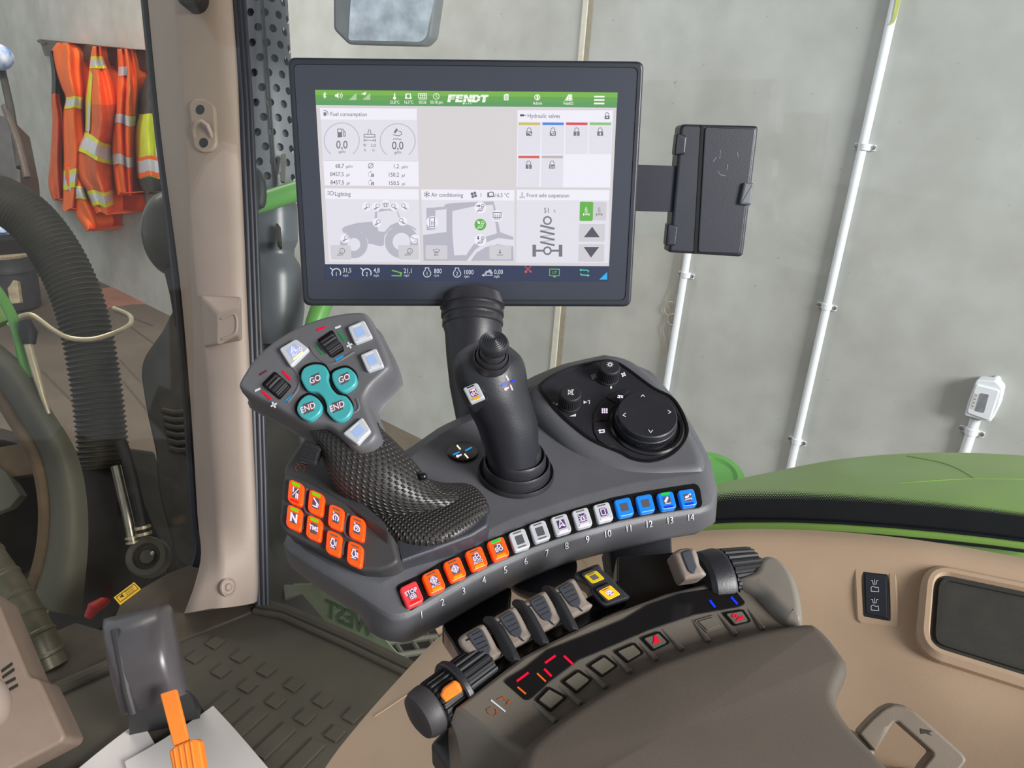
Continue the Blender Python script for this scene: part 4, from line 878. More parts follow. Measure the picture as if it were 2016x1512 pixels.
for s_, x, y, uu, ux in (('68,7', 272, 1050, 'gal/hr', 410), ('8457,5', 203, 1160, 'gal', 415), ('8457,5', 207, 1270, 'gal', 418), ('1,2', 1045, 1056, 'gal/hr', 1145), ('150,2', 978, 1168, 'gal', 1146), ('150,5', 982, 1278, 'gal', 1150)): t.tx(s_, *zA(x, y), 7.4, 'txt', al='L', nar=.88); t.tx(uu, *zA(ux, y + 8), 5, 'txt', al='L')
t.ring(*zA(738, 1050), 4.6, 1.2, 'grey'); t.st(q(zA, (708, 1085), (770, 1018)), 1.1, 'grey')
for y, n in ((1165, '1'), (1275, '2')): t.ring(*zA(735, y), 4.4, 1.1, 'lgrey'); t.poly(q(zA, (745, y - 8), (780, y - 8), (780, y + 32), (745, y + 32)), 'grey', 4); t.tx(n, *zA(762, y + 12), 4, 'white', 6); t.poly(q(zA, (728, y - 40), (742, y - 40), (742, y - 30), (728, y - 30)), 'grey', 4)
t.done()
t = UI('hydraulic_tile', screen)
t.poly(q(zB, (665, 315), (1928, 318), (1890, 1340), (652, 1332)), 'white', 1); t.tx('Hydraulic valves', *zB(800, 388), 7.6, 'txt', al='L', nar=.84)
def lock(x, y, s_, n=None, bx=1.0):
    t.poly(q(zB, (x - 40 * s_, y), (x + 40 * s_, y), (x + 40 * s_, y + 56 * s_), (x - 40 * s_, y + 56 * s_)), 'grey', 3); t.st(q(zB, (x - 26 * s_, y), (x - 26 * s_, y - 28 * s_), (x - 12 * s_, y - 48 * s_), (x + 12 * s_, y - 48 * s_), (x + 26 * s_, y - 28 * s_), (x + 26 * s_, y)), 1.2, 'grey')
    if n: t.tx(n, *zB(x, y + 30 * s_), 5.6, 'white', 5, bold=.01)
t.poly(q(zB, (698, 370), (752, 370), (752, 398), (698, 398)), 'dark', 3); t.st(q(zB, (752, 384), (784, 384)), 1.2, 'dark'); lock(1850, 388, .82); t.disc(*zB(1850, 410), 1.6, 'white', 5)
for k, (x, c) in enumerate(((680, 'yel'), (994, 'blu'), (1308, 'rd'), (1620, 'gr'))):
    t.poly(q(zB, (x - 10, 470), (x + 292, 470), (x + 284, 898), (x - 14, 898)), 'card', 2); t.poly(q(zB, (x, 478), (x + 283, 480), (x + 281, 512), (x, 510)), c, 3); lock(x + 138, 598, 1, (None, None, '3', '4')[k])
t.st(q(zB, (795, 612), (830, 618), (850, 645)), 1.6, 'white', 5); t.st(q(zB, (1108, 606), (1150, 612), (1148, 640), (1132, 638)), 1.4, 'white', 5, True)
for k, (x, c) in enumerate(((676, 'rd2'), (986, 'tau'))):
    t.poly(q(zB, (x - 8, 905), (x + 286, 905), (x + 278, 1335), (x - 12, 1332)), 'card', 2); t.poly(q(zB, (x, 920), (x + 280, 920), (x + 278, 952), (x, 950)), c, 3); lock(x + 136, 1036, 1, ('5', '3rd')[k])
t.done()
t = UI('lighting_tile', screen)
t.poly(q(zC, (130, 72), (1372, 85), (1395, 1050), (185, 1045)), 'card', 1); t.poly(q(zC, (130, 72), (1372, 85), (1374, 222), (142, 214)), 'white', 2)
t.ring(*zC(222, 138), 3.6, 1.2, 'grey'); 
for k in range(3): t.st(q(zC, (168, 118 + 18 * k), (192, 118 + 18 * k)), 1, 'grey')
t.tx('Lighting', *zC(266, 145), 7.6, 'txt', al='L', nar=.86)
t.poly(q(zC, (355, 612), (400, 575), (560, 530), (720, 516), (820, 520), (838, 640), (920, 650), (1000, 560), (1110, 512), (1200, 540), (1140, 552), (1000, 600), (920, 700), (910, 830), (860, 840), (760, 810), (706, 806), (690, 740), (620, 660), (520, 635), (440, 650), (380, 668)), 'sil', 2)
t.poly(q(zC, (795, 380), (822, 385), (822, 470), (790, 470)), 'sil', 2); t.poly(q(zC, (770, 365), (870, 345), (1020, 345), (1090, 360), (1085, 378), (960, 365), (830, 385)), 'sil', 2); t.poly(q(zC, (1085, 380), (1098, 376), (1124, 455), (1108, 460)), 'sil', 2); t.poly(q(zC, (1205, 545), (1280, 572), (1345, 615), (1335, 628), (1260, 590), (1195, 566)), 'sil', 2)
def donut(x, y, r, w, m): t.ring(*zC(x, y), r, w, m, 2)
donut(515, 815, 19.8, 14, 'sil'); donut(1145, 778, 25, 15, 'sil')
def lamp(x, y, d):
    t.disc(*zC(x, y), 8.8, 'white', 4); t.ring(*zC(x + 18 * d, y - 14), 3.6, 1, 'grey', 5)
    for k in range(4): t.st(q(zC, (x + (6 - 10 * k) * d + 8 * d, y + 2 + 4 * k), (x - (8 + 10 * k) * d + 2 * d, y + 36)), .8, 'grey', 5)
for x, y, d in ((682, 316, 1), (812, 318, 1), (1056, 316, -1), (1188, 314, -1), (822, 526, 1), (1160, 508, -1), (398, 738, 1)): lamp(x, y, d)
t.disc(*zC(936, 284), 8.8, 'white', 4); t.st(q(zC, (922, 315), (922, 268), (948, 268), (948, 315)), 1.2, 'grey', 5); t.st(q(zC, (908, 316), (962, 316)), 1.2, 'grey', 5)
for sx in (-1, 1):
    for dy in (-18, 0, 16): t.st(q(zC, (936 + sx * 22, 285 + dy * .5), (936 + sx * 42, 280 + dy)), .8, 'grey', 5)
t.disc(*zC(1322, 740), 8.6, 'white', 4); t.st(q(zC, (1282, 715), (1310, 740), (1360, 742), (1358, 775), (1312, 772)), 1, 'grey', 5); t.poly(q(zC, (1272, 795), (1366, 800), (1366, 818), (1272, 815)), 'sil', 3); t.poly(q(zC, (340, 790), (430, 795), (430, 812), (340, 808)), 'sil', 3)
for x0, x1, n in ((205, 475, '1'), (1100, 1372, '2')):
    t.rr(q(zC, (x0, 822), (x1, 826), (x1 + 8, 1018), (x0 + 12, 1014)), 3, 'key', 4); xc = (x0 + x1) / 2 + 22; t.ring(*zC(xc, 900), 5, 1.1, 'grey', 5); t.tx(n, *zC(xc, 900), 4, 'grey', 6)
    for k in range(4): t.st(q(zC, (xc - 28 + 14 * k, 918 + 4 * k), (xc - 70 + 22 * k, 965)), .9, 'grey', 5)
t.done()
t = UI('air_conditioning_tile', screen)
L0 = lambda x, y: (829 + (x - 755) * .35714, 373 + (y - 765) * .35714)
def zM(x, y): return (560 + .35714 * x, 100 + .35714 * y)
t.poly(q(zM, (753, 764), (1268, 768), (1268, 1160), (766, 1158)), 'card', 1); t.poly(q(zM, (753, 764), (1268, 768), (1268, 826), (755, 822)), 'white', 2)
cx, cy = zM(785, 792)
for k in range(6): a = k * math.pi / 3 + .5; t.st([(cx, cy), (cx + 6 * math.cos(a), cy + 6 * math.sin(a))], 1.2, 'grey'); t.disc(cx + 4.4 * math.cos(a), cy + 4.4 * math.sin(a), 1.1, 'grey', 3)
t.tx('Air conditioning', *zM(809, 793), 7.4, 'txt', al='L', nar=.84)
cx, cy = zM(1044, 794)
for k in range(4): a = k * math.pi / 2 + .5; t.disc(cx + 4 * math.cos(a), cy + 4 * math.sin(a), 2.9, 'grey', 3)
t.tx('1', *zM(1083, 795), 7.4, 'txt'); t.poly(q(zM, (1118, 782), (1140, 776), (1152, 778), (1160, 805), (1138, 808), (1118, 808)), 'grey', 3); t.poly(q(zM, (1128, 784), (1146, 780), (1152, 798), (1130, 800)), 'white', 4); t.tx('16,5 °C', *zM(1164, 796), 7.2, 'txt', al='L', nar=.84)
t.poly(q(zM, (782, 866), (880, 860), (895, 870), (925, 870), (925, 885), (928, 1010), (935, 1130), (1000, 1125), (1040, 1080), (1100, 1040), (1190, 1012), (1190, 1000), (1150, 832), (1155, 830), (1150, 846), (1050, 860), (900, 888), (875, 852), (890, 845), (1155, 832), (1195, 1010), (1262, 1028), (1262, 1040), (1180, 1045), (1100, 1070), (1040, 1110), (1000, 1158), (766, 1158), (764, 1015), (895, 998), (895, 870), (830, 880), (832, 980), (784, 985)), 'card', 2)
for pl_ in ([(782, 866), (832, 864), (832, 985), (784, 990)], [(832, 862), (895, 860), (895, 872), (832, 880)], [(893, 868), (925, 872), (926, 1010), (936, 1128), (890, 1150), (893, 1000)], [(764, 1016), (895, 998), (930, 1128), (1000, 1126), (990, 1158), (767, 1158)], [(876, 855), (900, 842), (1020, 834), (1156, 830), (1152, 848), (1040, 858), (925, 884), (905, 872)], [(1148, 845), (1158, 845), (1192, 1012), (1172, 1012)], [(1000, 1128), (1040, 1070), (1110, 1025), (1190, 1000), (1262, 1026), (1262, 1042), (1180, 1032), (1100, 1060), (1050, 1098), (1005, 1158), (985, 1158)], [(1026, 1158), (1060, 1112), (1110, 1082), (1175, 1066), (1262, 1078), (1264, 1158)]): t.poly(q(zM, *pl_), 'sil', 3)
def seat(x, y, col, ln):
    t.disc(*zM(x, y), 11.6, col, 5); t.ring(*zM(x + 14, y - 12), 2.6, 1, ln, 6); t.st(q(zM, (x + 16, y - 4), (x + 10, y + 14), (x - 2, y + 18), (x - 10, y + 14), (x - 18, y + 24)), 1.3, ln, 6); t.st(q(zM, (x + 8, y - 6), (x + 4, y + 6), (x - 10, y + 8)), 1, ln, 6)
seat(1080, 865, 'white', 'dark'); seat(1080, 958, 'green', 'white'); seat(1080, 1043, 'white', 'dark')
t.poly(q(zM, (1058, 852), (1072, 852), (1072, 847), (1082, 855), (1072, 863), (1072, 858), (1058, 858)), 'dark', 7); t.poly(q(zM, (1060, 940), (1066, 936), (1074, 944), (1078, 940), (1078, 954), (1064, 954), (1068, 950)), 'white', 7); t.poly(q(zM, (1065, 1020), (1071, 1020), (1071, 1032), (1076, 1032), (1068, 1042), (1060, 1032), (1065, 1032)), 'dark', 7)
t.disc(*zM(1172, 910), 11.4, 'white', 5); t.st(q(zM, (1150, 892), (1194, 892), (1194, 920), (1150, 920)), 1.2, 'dark', 6, True)
for k in range(3): t.st(q(zM, (1160 + 12 * k, 932), (1162 + 12 * k, 903)), 1.1, 'dark', 6)
t.disc(*zM(815, 944), 11.6, 'white', 5); t.st(q(zM, (801, 920), (828, 920), (828, 968), (801, 968)), 1.2, 'dark', 6, True); t.st(q(zM, (811, 960), (811, 940)), 1, 'dark', 6); t.st(q(zM, (819, 960), (819, 940)), 1, 'dark', 6)
for x0, x1 in ((778, 898), (1130, 1250)): t.rr(q(zM, (x0, 1070), (x1, 1072), (x1, 1150), (x0, 1148)), 3, 'key', 5)
t.st(q(zM, (820, 1098), (838, 1092), (857, 1098), (848, 1110), (828, 1110)), 1, 'grey', 6, True)
for k in range(3): t.st(q(zM, (830 + 8 * k, 1104), (829 + 8 * k, 1120)), .9, 'grey', 6)
t.tx('MAX', *zM(838, 1126), 3.4, 'grey', 6); t.tx('AUTO', *zM(1188, 1126), 3.6, 'grey', 6); t.st(q(zM, (1188, 1096), (1188, 1112)), 1.5, 'grey', 6); t.disc(*zM(1188, 1112), 2, 'grey', 6)
t.done()
t = UI('suspension_tile', screen)
t.poly(q(zD, (655, 90), (1882, 95), (1868, 1062), (645, 1055)), 'card', 1); t.poly(q(zD, (655, 90), (1882, 95), (1878, 232), (655, 228)), 'white', 2)
t.tx('Front axle suspension', *zD(787, 162), 7.4, 'txt', al='L', nar=.84)
def axle(x, y, s_, m, lv=4):
    t.ring(*zD(x, y - 400 * s_), 6.6 * s_ * 1.1, 3 * s_, m, lv); t.ring(*zD(x, y), 6.6 * s_ * 1.05, 3.2 * s_, m, lv)
    for sx in (-1, 1): t.poly(q(zD, (x + sx * 150 * s_, y - 80 * s_), (x + sx * 198 * s_, y - 80 * s_), (x + sx * 198 * s_, y + 78 * s_), (x + sx * 150 * s_, y + 78 * s_)), m, lv); t.st(q(zD, (x + sx * 55 * s_, y), (x + sx * 150 * s_, y)), 4 * s_, m, lv)
    for k in range(4):
        y0 = y - 332 * s_ + 73 * s_ * k
        if s_ > .8 and k < 3: t.st(q(zD, (x - 90 * s_, y0 + 68 * s_), (x + 80 * s_, y0 + 45 * s_)), 2.4 * s_, 'lgrey', lv - 1)
        t.st(q(zD, (x - 88 * s_, y0), (x + 88 * s_, y0 + 40 * s_)), 3.8 * s_, m, lv)
axle(1060, 898, 1.0, 'grey'); t.tx('51', *zD(1045, 362), 9, 'txt', nar=.85); t.tx('%', *zD(1155, 374), 5, 'txt')
axle(726, 192, .16, 'grey')
t.rr(q(zD, (1490, 248), (1668, 250), (1660, 504), (1484, 504)), 2.6, 'green', 3); t.rr(q(zD, (1670, 250), (1842, 252), (1836, 498), (1662, 496)), 2.6, 'key', 3); axle(1574, 418, .21, 'hw', 5); axle(1745, 420, .21, 'grey', 5)
t.rr(q(zD, (1480, 545), (1825, 545), (1816, 778), (1474, 776)), 2.6, 'key', 3); t.rr(q(zD, (1474, 812), (1815, 812), (1808, 1044), (1466, 1042)), 2.6, 'key', 3)
t.poly(q(zD, (1652, 580), (1752, 720), (1542, 720)), 'dark', 4); t.poly(q(zD, (1540, 848), (1745, 848), (1636, 990)), 'dark', 4)
t.done()
# post: ribbed neck under the terminal and the black column
post = thing('terminal_post', 'black tubular post with a ribbed neck carrying the touchscreen', 'post', C.at(935, 850, -.02))
b = MB(); path = [D(930, 596, .735), D(930, 640, .73), D(932, 655, .728), D(931, 700, .725), D(932, 760, .722), D(938, 830, .715), D(942, 880, .705)]
rr_ = [60, 58, 56, 52, 46, 38, 36]; b.tube(path, [x * .73 / F for x in rr_], 36); b.build('column', M['black'], post)
b = MB(); ax = (D(931, 655, .728) - D(930, 600, .735)).normalized(); o = D(930, 600, .735); w = .73 / F
b.lathe(o, ax, [(58 * w, -.008), (63 * w, 0), (64 * w, .003), (59 * w, .005), (62 * w, .008), (62 * w, .012), (57 * w, .014), (60 * w, .017), (60 * w, .021), (54 * w, .024)], 40); b.build('ribbed_neck', M['rubber'], post)
# hinged black case on a flat arm, right of the terminal
case = thing('hinged_case', 'black hinged plastic case on a flat arm right of the touchscreen', 'case', MP.at(1410, 380, -.03))
CP = Pl(MP.at(1400, 380, -.012), MP.n)
b = MB(); b.slab(CP, rpoly([(1340, 244), (1493, 248), (1492, 262), (1463, 506), (1316, 497), (1318, 484)], 10, 4), -.022, 0, .003, 3, px_h=-.001); cs = b.build('shell', M['monitor'], case)
b = MB(); b.slab(CP, [(1380, 247), (1386, 247), (1372, 500), (1366, 500)], -.002, .0006); b.build('hinge_line', M['gloss'], case)
b = MB(); b.slab(CP, rpoly([(1388, 250), (1488, 254), (1457, 500), (1374, 497)], 6, 3), -.002, .0016, .0012, 2); b.build('door', M['monitor'], case)
for qd in ([(1333, 262), (1354, 268), (1350, 304), (1328, 305)], [(1315, 440), (1336, 446), (1331, 484), (1311, 484)]):
    b = MB(); b.slab(CP, rpoly(qd, 4, 3), -.008, .004, .002, 3); b.build('hinge', M['monitor'], case)
b = MB(); b.slab(CP, rpoly([(1465, 360), (1485, 360), (1479, 405), (1456, 402)], 3, 3), -.01, .006, .002, 3); b.build('latch', P('grey_latch', (96, 100, 108), .45, noise=.05), case)
b = MB()
for pts in ([(1418, 296), (1417, 312)], [(1432, 324), (1431, 334)], [(1413, 337), (1418, 344), (1428, 346)], [(1404, 318), (1410, 310)], [(1452, 300), (1453, 308)]): b.stroke(CP, pts, 1, .0019)
b.build('scratch', P('pale_scratch', (130, 130, 136), .6, noise=.1), case)
b = MB(); b.slab(Pl(MP.at(1300, 370, -.016), MP.n), [(1236, 324), (1345, 327), (1342, 418), (1232, 415)], -.005, 0, .0008, 2); b.build('flat_arm', P('navy_black_steel', (34, 36, 46), .4, noise=.05), case)
# ---------------------------------------------------------------- armrest
A = Pl(C.at(1250, 1280, .002), tilt(14))
arm = thing('armrest', 'grey-brown padded armrest with a dark display strip, small square keys and finger paddles', 'armrest', A.at(1300, 1400, -.04))
def y1(x, y): return (780 + .2989 * x, 1060 + .2989 * y)
def y2(x, y): return (1180 + .3189 * x, 1030 + .3189 * y)
def y4(x, y): return (800 + .17196 * x, 1180 + .17196 * y)
def y5(x, y): return (980 + .13889 * x, 1090 + .13889 * y)
upper = [(899, 1393), (960, 1346), (1030, 1293), (1090, 1262), (1160, 1228), (1230, 1200), (1310, 1170), (1390, 1150), (1448, 1139)]
topl = upper + [(1494, 1168), (1542, 1217), (1576, 1229), (1590, 1300), (1400, 1340), (1250, 1400), (1150, 1470), (1120, 1560), (1075, 1530), (1028, 1478), (965, 1435)]
botl = [(884, 1428), (955, 1366), (1030, 1308), (1090, 1276), (1160, 1242), (1230, 1213), (1310, 1182), (1390, 1162), (1450, 1150)] + [(1494, 1175), (1542, 1222), (1578, 1235), (1590, 1300), (1400, 1340), (1250, 1400), (1150, 1470), (1080, 1640), (900, 1640), (888, 1540), (882, 1450)]
def mk(h, f): return [A.at(*[a + (b - a) * f for a, b in zip(p, q_)], h) for p, q_ in zip(topl, botl)]
tl = [A.loc(*p, 0) for p in topl]
b = MB(); b.loft([mk(-.03, 1.0), mk(-.012, .8), mk(-.004, .16), mk(-.0015, .03), [A.w(q_, -.0004) for q_ in inset2(tl, .0012)], [A.w(q_, 0) for q_ in inset2(tl, .0026)]])
b.build('key_panel', M['arm'], arm, sharp=40)
# end cap
cap = cr([(1448, 1139), (1476, 1124), (1484, 1106), (1494, 1096), (1512, 1092), (1536, 1100), (1558, 1122), (1573, 1152), (1582, 1190), (1584, 1220), (1576, 1229), (1556, 1225), (1542, 1217), (1517, 1193), (1494, 1168)], 4)
b = MB(); cp = [A.loc(*p, .006) for p in cap]
b.loft([[A.w(q_, h) for q_ in (inset2(cp, i) if i else cp)] for i, h in ((0, -.035), (0, .0), (.0006, .003), (.002, .006), (.0045, .0085), (.008, .0098))]); b.build('end_cap', M['armcap'], arm, sharp=60)
# padded rest
cu = [(1028, 1480), (1062, 1444), (1100, 1414), (1180, 1362), (1276, 1311), (1371, 1276), (1467, 1248), (1531, 1235), (1575, 1229), (1600, 1230), (1628, 1253), (1655, 1287), (1672, 1316), (1662, 1346), (1651, 1372), (1651, 1396), (1682, 1442), (1748, 1512), (1830, 1610), (1800, 1680), (1000, 1680), (1010, 1560)]
cs_ = [tuple(p) for p in resamp(cr(cu, 4), 150, True)]; cq = [A.loc(*p, .010) for p in cs_]
cl_ = [[A.w(q_, h) for q_ in (inset2(cq, i) if i else cq)] for i, h in ((.001, -.04), (0, -.005), (0, .004), (.0006, .008), (.002, .0115), (.004, .0138), (.0065, .015), (.009, .0154))]
ce = A.at(1330, 1440, .0154); b = MB(); b.loft(cl_ + [[p.lerp(ce, t) + A.n * dh for p in cl_[-1]] for t, dh in ((.2, .0012), (.45, .0024), (.75, .0033), (.95, .0036))]); b.build('padded_rest', M['pad'], arm, sharp=60)
# display strip
ds = [y1(712, 942), y1(740, 915), y1(850, 850), y1(1000, 730), y1(1280, 620), y1(1500, 530), y2(300, 500), y2(500, 430), y2(790, 386), y2(830, 398), y2(905, 488), y2(880, 510), y2(600, 560), y2(300, 660), y2(0, 790), y1(1200, 800), y1(1000, 950), y1(885, 1055), y1(848, 1060)]
b = MB(); b.slab(A, rpoly(ds, 4, 3), -.002, .0012, .0008, 2); dsp = b.build('display_strip', M['gloss'], arm, sharp=30)
for p, q_, m in ((y1(798, 938), y1(868, 886), 0), (y1(984, 818), y1(1046, 774), 0), (y1(1108, 776), y1(1160, 825), 0), (y1(978, 862), y1(1020, 905), 0), (y1(930, 890), y1(983, 940), 1), (y1(802, 980), y1(852, 1022), 1), (y2(684, 478), y2(712, 516), 2), (y2(816, 458), y2(850, 496), 2)): b = MB(); b.stroke(A, [p, q_], 4.6 if m != 1 else 3.2, .0016); b.build('display_segment', [M['L_crim'], M['L_org'], M['L_blue']][m], dsp)
# small keys
M['armkey'] = P('smoky_key', (104, 101, 90), .22, noise=.06)
for n_, (qd, f) in enumerate([(((912, 1062), (1003, 970), (1132, 1040), (1018, 1140)), y1), (((1083, 940), (1200, 857), (1300, 925), (1187, 1020)), y1), (((1252, 835), (1372, 760), (1468, 835), (1355, 912)), y1), (((1430, 740), (1570, 680), (1638, 750), (1522, 820)), y1), (((250, 705), (370, 662), (442, 735), (330, 788)), y2), (((585, 600), (712, 562), (772, 632), (662, 675)), y2), (((757, 550), (890, 528), (942, 605), (830, 632)), y2)]):
    Q = [f(*p) for p in qd]; c = sum((Vector(p) for p in Q), Vector((0, 0))) / 4
    b = MB(); b.slab(A, rpoly(Q, 5, 3), -.002, .0011, .0005, 2); fo = b.build('key', M['arm'] if n_ == 5 else M['gloss'], arm)
    b = MB(); b.slab(A, rpoly([tuple(c + (Vector(p) - c) * .74) for p in Q], 3, 3), .0, .0021, .0006, 2); kf = b.build('key_face', M['arm'] if n_ == 5 else M['armkey'], fo)
    if n_ in (4, 6):
        b = MB(); x, yv = c; h = .0025
        if n_ == 4: b.poly(A, [(x - 6, yv + 8), (x + 11, yv + 2), (x + 5, yv - 2), (x + 2, yv - 10), (x - 4, yv - 8), (x - 3, yv)], h)
        else: b.stroke(A, circ(x - 6, yv - 2, 4, 3, 10), 2.6, h, closed=True); b.poly(A, [(x - 4, yv + 8), (x + 12, yv + 4), (x + 10, yv - 2), (x + 2, yv)], h)
        b.build('warning_icon', M['L_crim'], kf); fo['label'] = 'small key with a red lit symbol'
for p, q_, f in (((905, 1095), (1042, 1198), y1), ((1075, 980), (1208, 1082), y1), ((1250, 875), (1372, 972), y1), ((80, 825), (184, 912), y2), ((250, 750), (345, 835), y2), ((388, 658), (506, 773), y2), ((572, 600), (668, 720), y2), ((732, 565), (836, 680), y2), ((918, 535), (1006, 645), y2)):
    b = MB(); P0, P1 = f(*p), f(*q_); b.tube([A.at(P0[0], P0[1], -.0006), A.at((P0[0] + P1[0]) / 2, (P0[1] + P1[1]) / 2, .0002), A.at(P1[0], P1[1], .0006)], [.0009, .0013, .0019], 10); b.sphere(A.at(P1[0], P1[1], .0006), .0019, 10); b.build('finger_ridge', M['arm'], arm)
b = MB(); b.stroke(A, [y1(626, 1066), y1(718, 1139)], 3, .0004); b.build('printed_line', M['print_w'], arm)
b = MB(); b.poly(A, [y1(660, 1062), y1(700, 1040), y1(720, 1042), y1(690, 1066)], .0004); b.poly(A, [y1(722, 1100), y1(745, 1062), y1(762, 1078)], .0004); b.stroke(A, [y1(700, 1048), y1(740, 1076)], 2, .0004); b.stroke(A, [y1(598, 1128), y1(625, 1112), y1(655, 1120), y1(665, 1150), y1(648, 1168), y1(608, 1150)], 2, .0004, closed=True); b.build('printed_symbol', M['print_o'], arm)
# orange-tabbed thumb wheel at the left end
p0, p1 = C.at(838, 1402, -.012), C.at(958, 1312, -.012); ax = (p1 - p0).normalized(); L = (p1 - p0).length
def ribbed(name, prof, ribs, parent, mat, depth=.0011):
    x = ax.orthogonal().normalized(); y = ax.cross(x); N = ribs * 6; b = MB()
    b.loft([[p0 + ax * h * L + (x * math.cos(2 * math.pi * k / N) + y * math.sin(2 * math.pi * k / N)) * (r - (depth if (k % 6) < 3 and dd else 0)) for k in range(N)] for r, h, dd in prof]); return b.build(name, M[mat], parent, sharp=30)
wh = ribbed('thumb_wheel', [(.0138, .12, 1), (.0152, .14, 1), (.0152, .42, 1), (.0140, .44, 1)], 26, arm, 'blackm')
ribbed('wheel_drum', [(.0140, .54, 1), (.0156, .55, 1), (.0156, .98, 1), (.0130, 1.0, 1)], 22, arm, 'blackm')
b = MB(); b.lathe(p0, ax, [(.013, .42 * L), (.0178, .43 * L), (.0185, .45 * L), (.0185, .51 * L), (.0178, .53 * L), (.013, .54 * L)], 48); b.build('wheel_flange', M['black'], arm)
b = MB(); b.lathe(p0, ax, [(.002, -.16 * L), (.009, -.155 * L), (.0132, -.12 * L), (.0148, -.05 * L), (.0152, .03 * L), (.0152, .08 * L), (.0140, .11 * L), (.01, .12 * L)], 48); b.build('wheel_cap', M['console_dark'], arm)
WT = Pl(p0 + ax * (.28 * L) + C.n * .0138 + c2w(Vector((0, .3, -1))) * .0035, (C.n * .8 + c2w(Vector((-.1, .1, -1)))).normalized())
b = MB(); b.slab(WT, rpoly([y4(375, 1100), y4(415, 1010), y4(545, 920), y4(600, 960), y4(635, 1050), y4(440, 1187)], 4, 3), -.004, .0035, .002, 3); b.build('orange_tab', M['orangelever'], arm)
b = MB(); b.slab(Pl(C.at(850, 1470, -.03), tilt(22)), rpoly([(846, 1462), (884, 1420), (930, 1440), (960, 1560), (900, 1600), (878, 1508)], 10, 4), -.03, 0, .006, 4); b.build('side_cover', M['console_dark'], arm)
# finger paddles
f1 = [y4(585, 465), y4(605, 430), y4(650, 392), y4(840, 285), y4(880, 284), y4(905, 310), y4(960, 400), y4(1040, 552), y4(1118, 600), y4(1085, 648), y4(850, 780), y4(815, 755), y4(700, 640), y4(610, 535)]
ins = [y4(700, 400), y4(830, 325), y4(872, 345), y4(935, 470), y4(972, 575), y4(955, 622), y4(925, 634), y4(880, 632), y4(845, 612), y4(770, 520), y4(716, 440)]
fr = [y4(650, 395), y4(690, 380), y4(850, 640), y4(980, 668), y4(870, 760), y4(800, 690)]
PDn = (C.n * .75 + c2w(Vector((-.06, .12, -.75)))).normalized()
def paddle(c0, c1, s_):
    g = lambda P_: [(c1[0] + (p[0] - c0[0]) * s_, c1[1] + (p[1] - c0[1]) * s_) for p in P_]
    pl_ = Pl(C.at(c1[0], c1[1] - 10, .003), PDn)
    b = MB(); b.slab(pl_, rpoly(g(f1), 5, 4), -.024, 0, .0032, 4, px_h=-.001); o = b.build('finger_paddle', M['paddle'], arm, sharp=45)
    b = MB(); b.slab(pl_, rpoly(g(ins), 4, 3), -.001, .0012, .0008, 2); i_ = b.build('rubber_insert', M['deck'], o)
    b = MB()
    for a0, a1 in ((y4(752, 412), y4(850, 362)), (y4(775, 465), y4(880, 415)), (y4(805, 520), y4(905, 470)), (y4(835, 572), y4(935, 520))): b.stroke(pl_, g([a0, a1]), 1.2, .0015)
    b.build('grip_line', M['black'], i_)
    b = MB(); b.stroke(pl_, g([y4(930, 632), y4(985, 680)]), 3, .0004); b.stroke(pl_, g([y4(688, 470), y4(722, 452)]), 3, .0004); b.build('dark_mark', M['black'], o)
    return o
bot0 = (953, 1289)
for c1, s_ in ((bot0, 1.0), ((1014.7, 1254), .985), ((1074.4, 1222), .97), ((1131, 1195.6), .95)): paddle(bot0, c1, s_)
f1 = [y2(452, 185), y2(490, 158), y2(545, 148), y2(592, 155), y2(612, 200), y2(622, 255), y2(668, 318), y2(640, 335), y2(525, 352), y2(508, 330), y2(475, 245)]; ins = [y2(507, 180), y2(570, 158), y2(592, 240), y2(606, 270), y2(592, 308), y2(575, 312), y2(552, 296), y2(528, 240)]
paddle(bot0, bot0, 1.0)
fin = [y5(190, 725), y5(200, 665), y5(245, 640), y5(310, 665), y5(400, 780), y5(520, 990), y5(640, 1235), y5(600, 1262), y5(520, 1270), y5(400, 1060), y5(300, 860)]
for c1 in ((0, 0), (58.5, -27.3), (-57, 33)):
    pl_ = Pl(C.at(1028 + c1[0], 1220 + c1[1], .001), (PDn + Vector((-.9, 0, 0))).normalized())
    b = MB(); b.slab(pl_, [(p[0] + c1[0], p[1] + c1[1]) for p in cr(fin, 3)], -.004, .002, .0015, 3); b.build('divider_fin', M['blackm'], arm)
# black well under the paddles, and the amber key pod
b = MB(); b.slab(Pl(C.at(1080, 1230, -.012), tilt(14)), [(905, 1300), (925, 1268), (985, 1236), (1045, 1204), (1105, 1176), (1150, 1178), (1215, 1140), (1215, 1095), (1330, 1085), (1450, 1090), (1455, 1135), (1390, 1150), (1310, 1172), (1230, 1202), (1160, 1230), (1090, 1264), (1030, 1296), (965, 1345)], -.02, 0, .002, 2); b.build('paddle_well', M['gloss'], arm)
pod = [y5(1072, 350), y5(1100, 262), y5(1390, 145), y5(1440, 145), y5(1490, 235), y5(1640, 350), y5(1700, 440), y5(1885, 612), y5(1850, 645), y5(1545, 750), y5(1480, 740), y5(1330, 560), y5(1310, 480), y5(1165, 380)]
PO = Pl(C.at(*y5(1450, 480), .004), PDn)
b = MB(); b.slab(PO, rpoly(pod, 5, 3), -.03, 0, .002, 3); pd = b.build('key_pod', M['black'], arm, sharp=40)
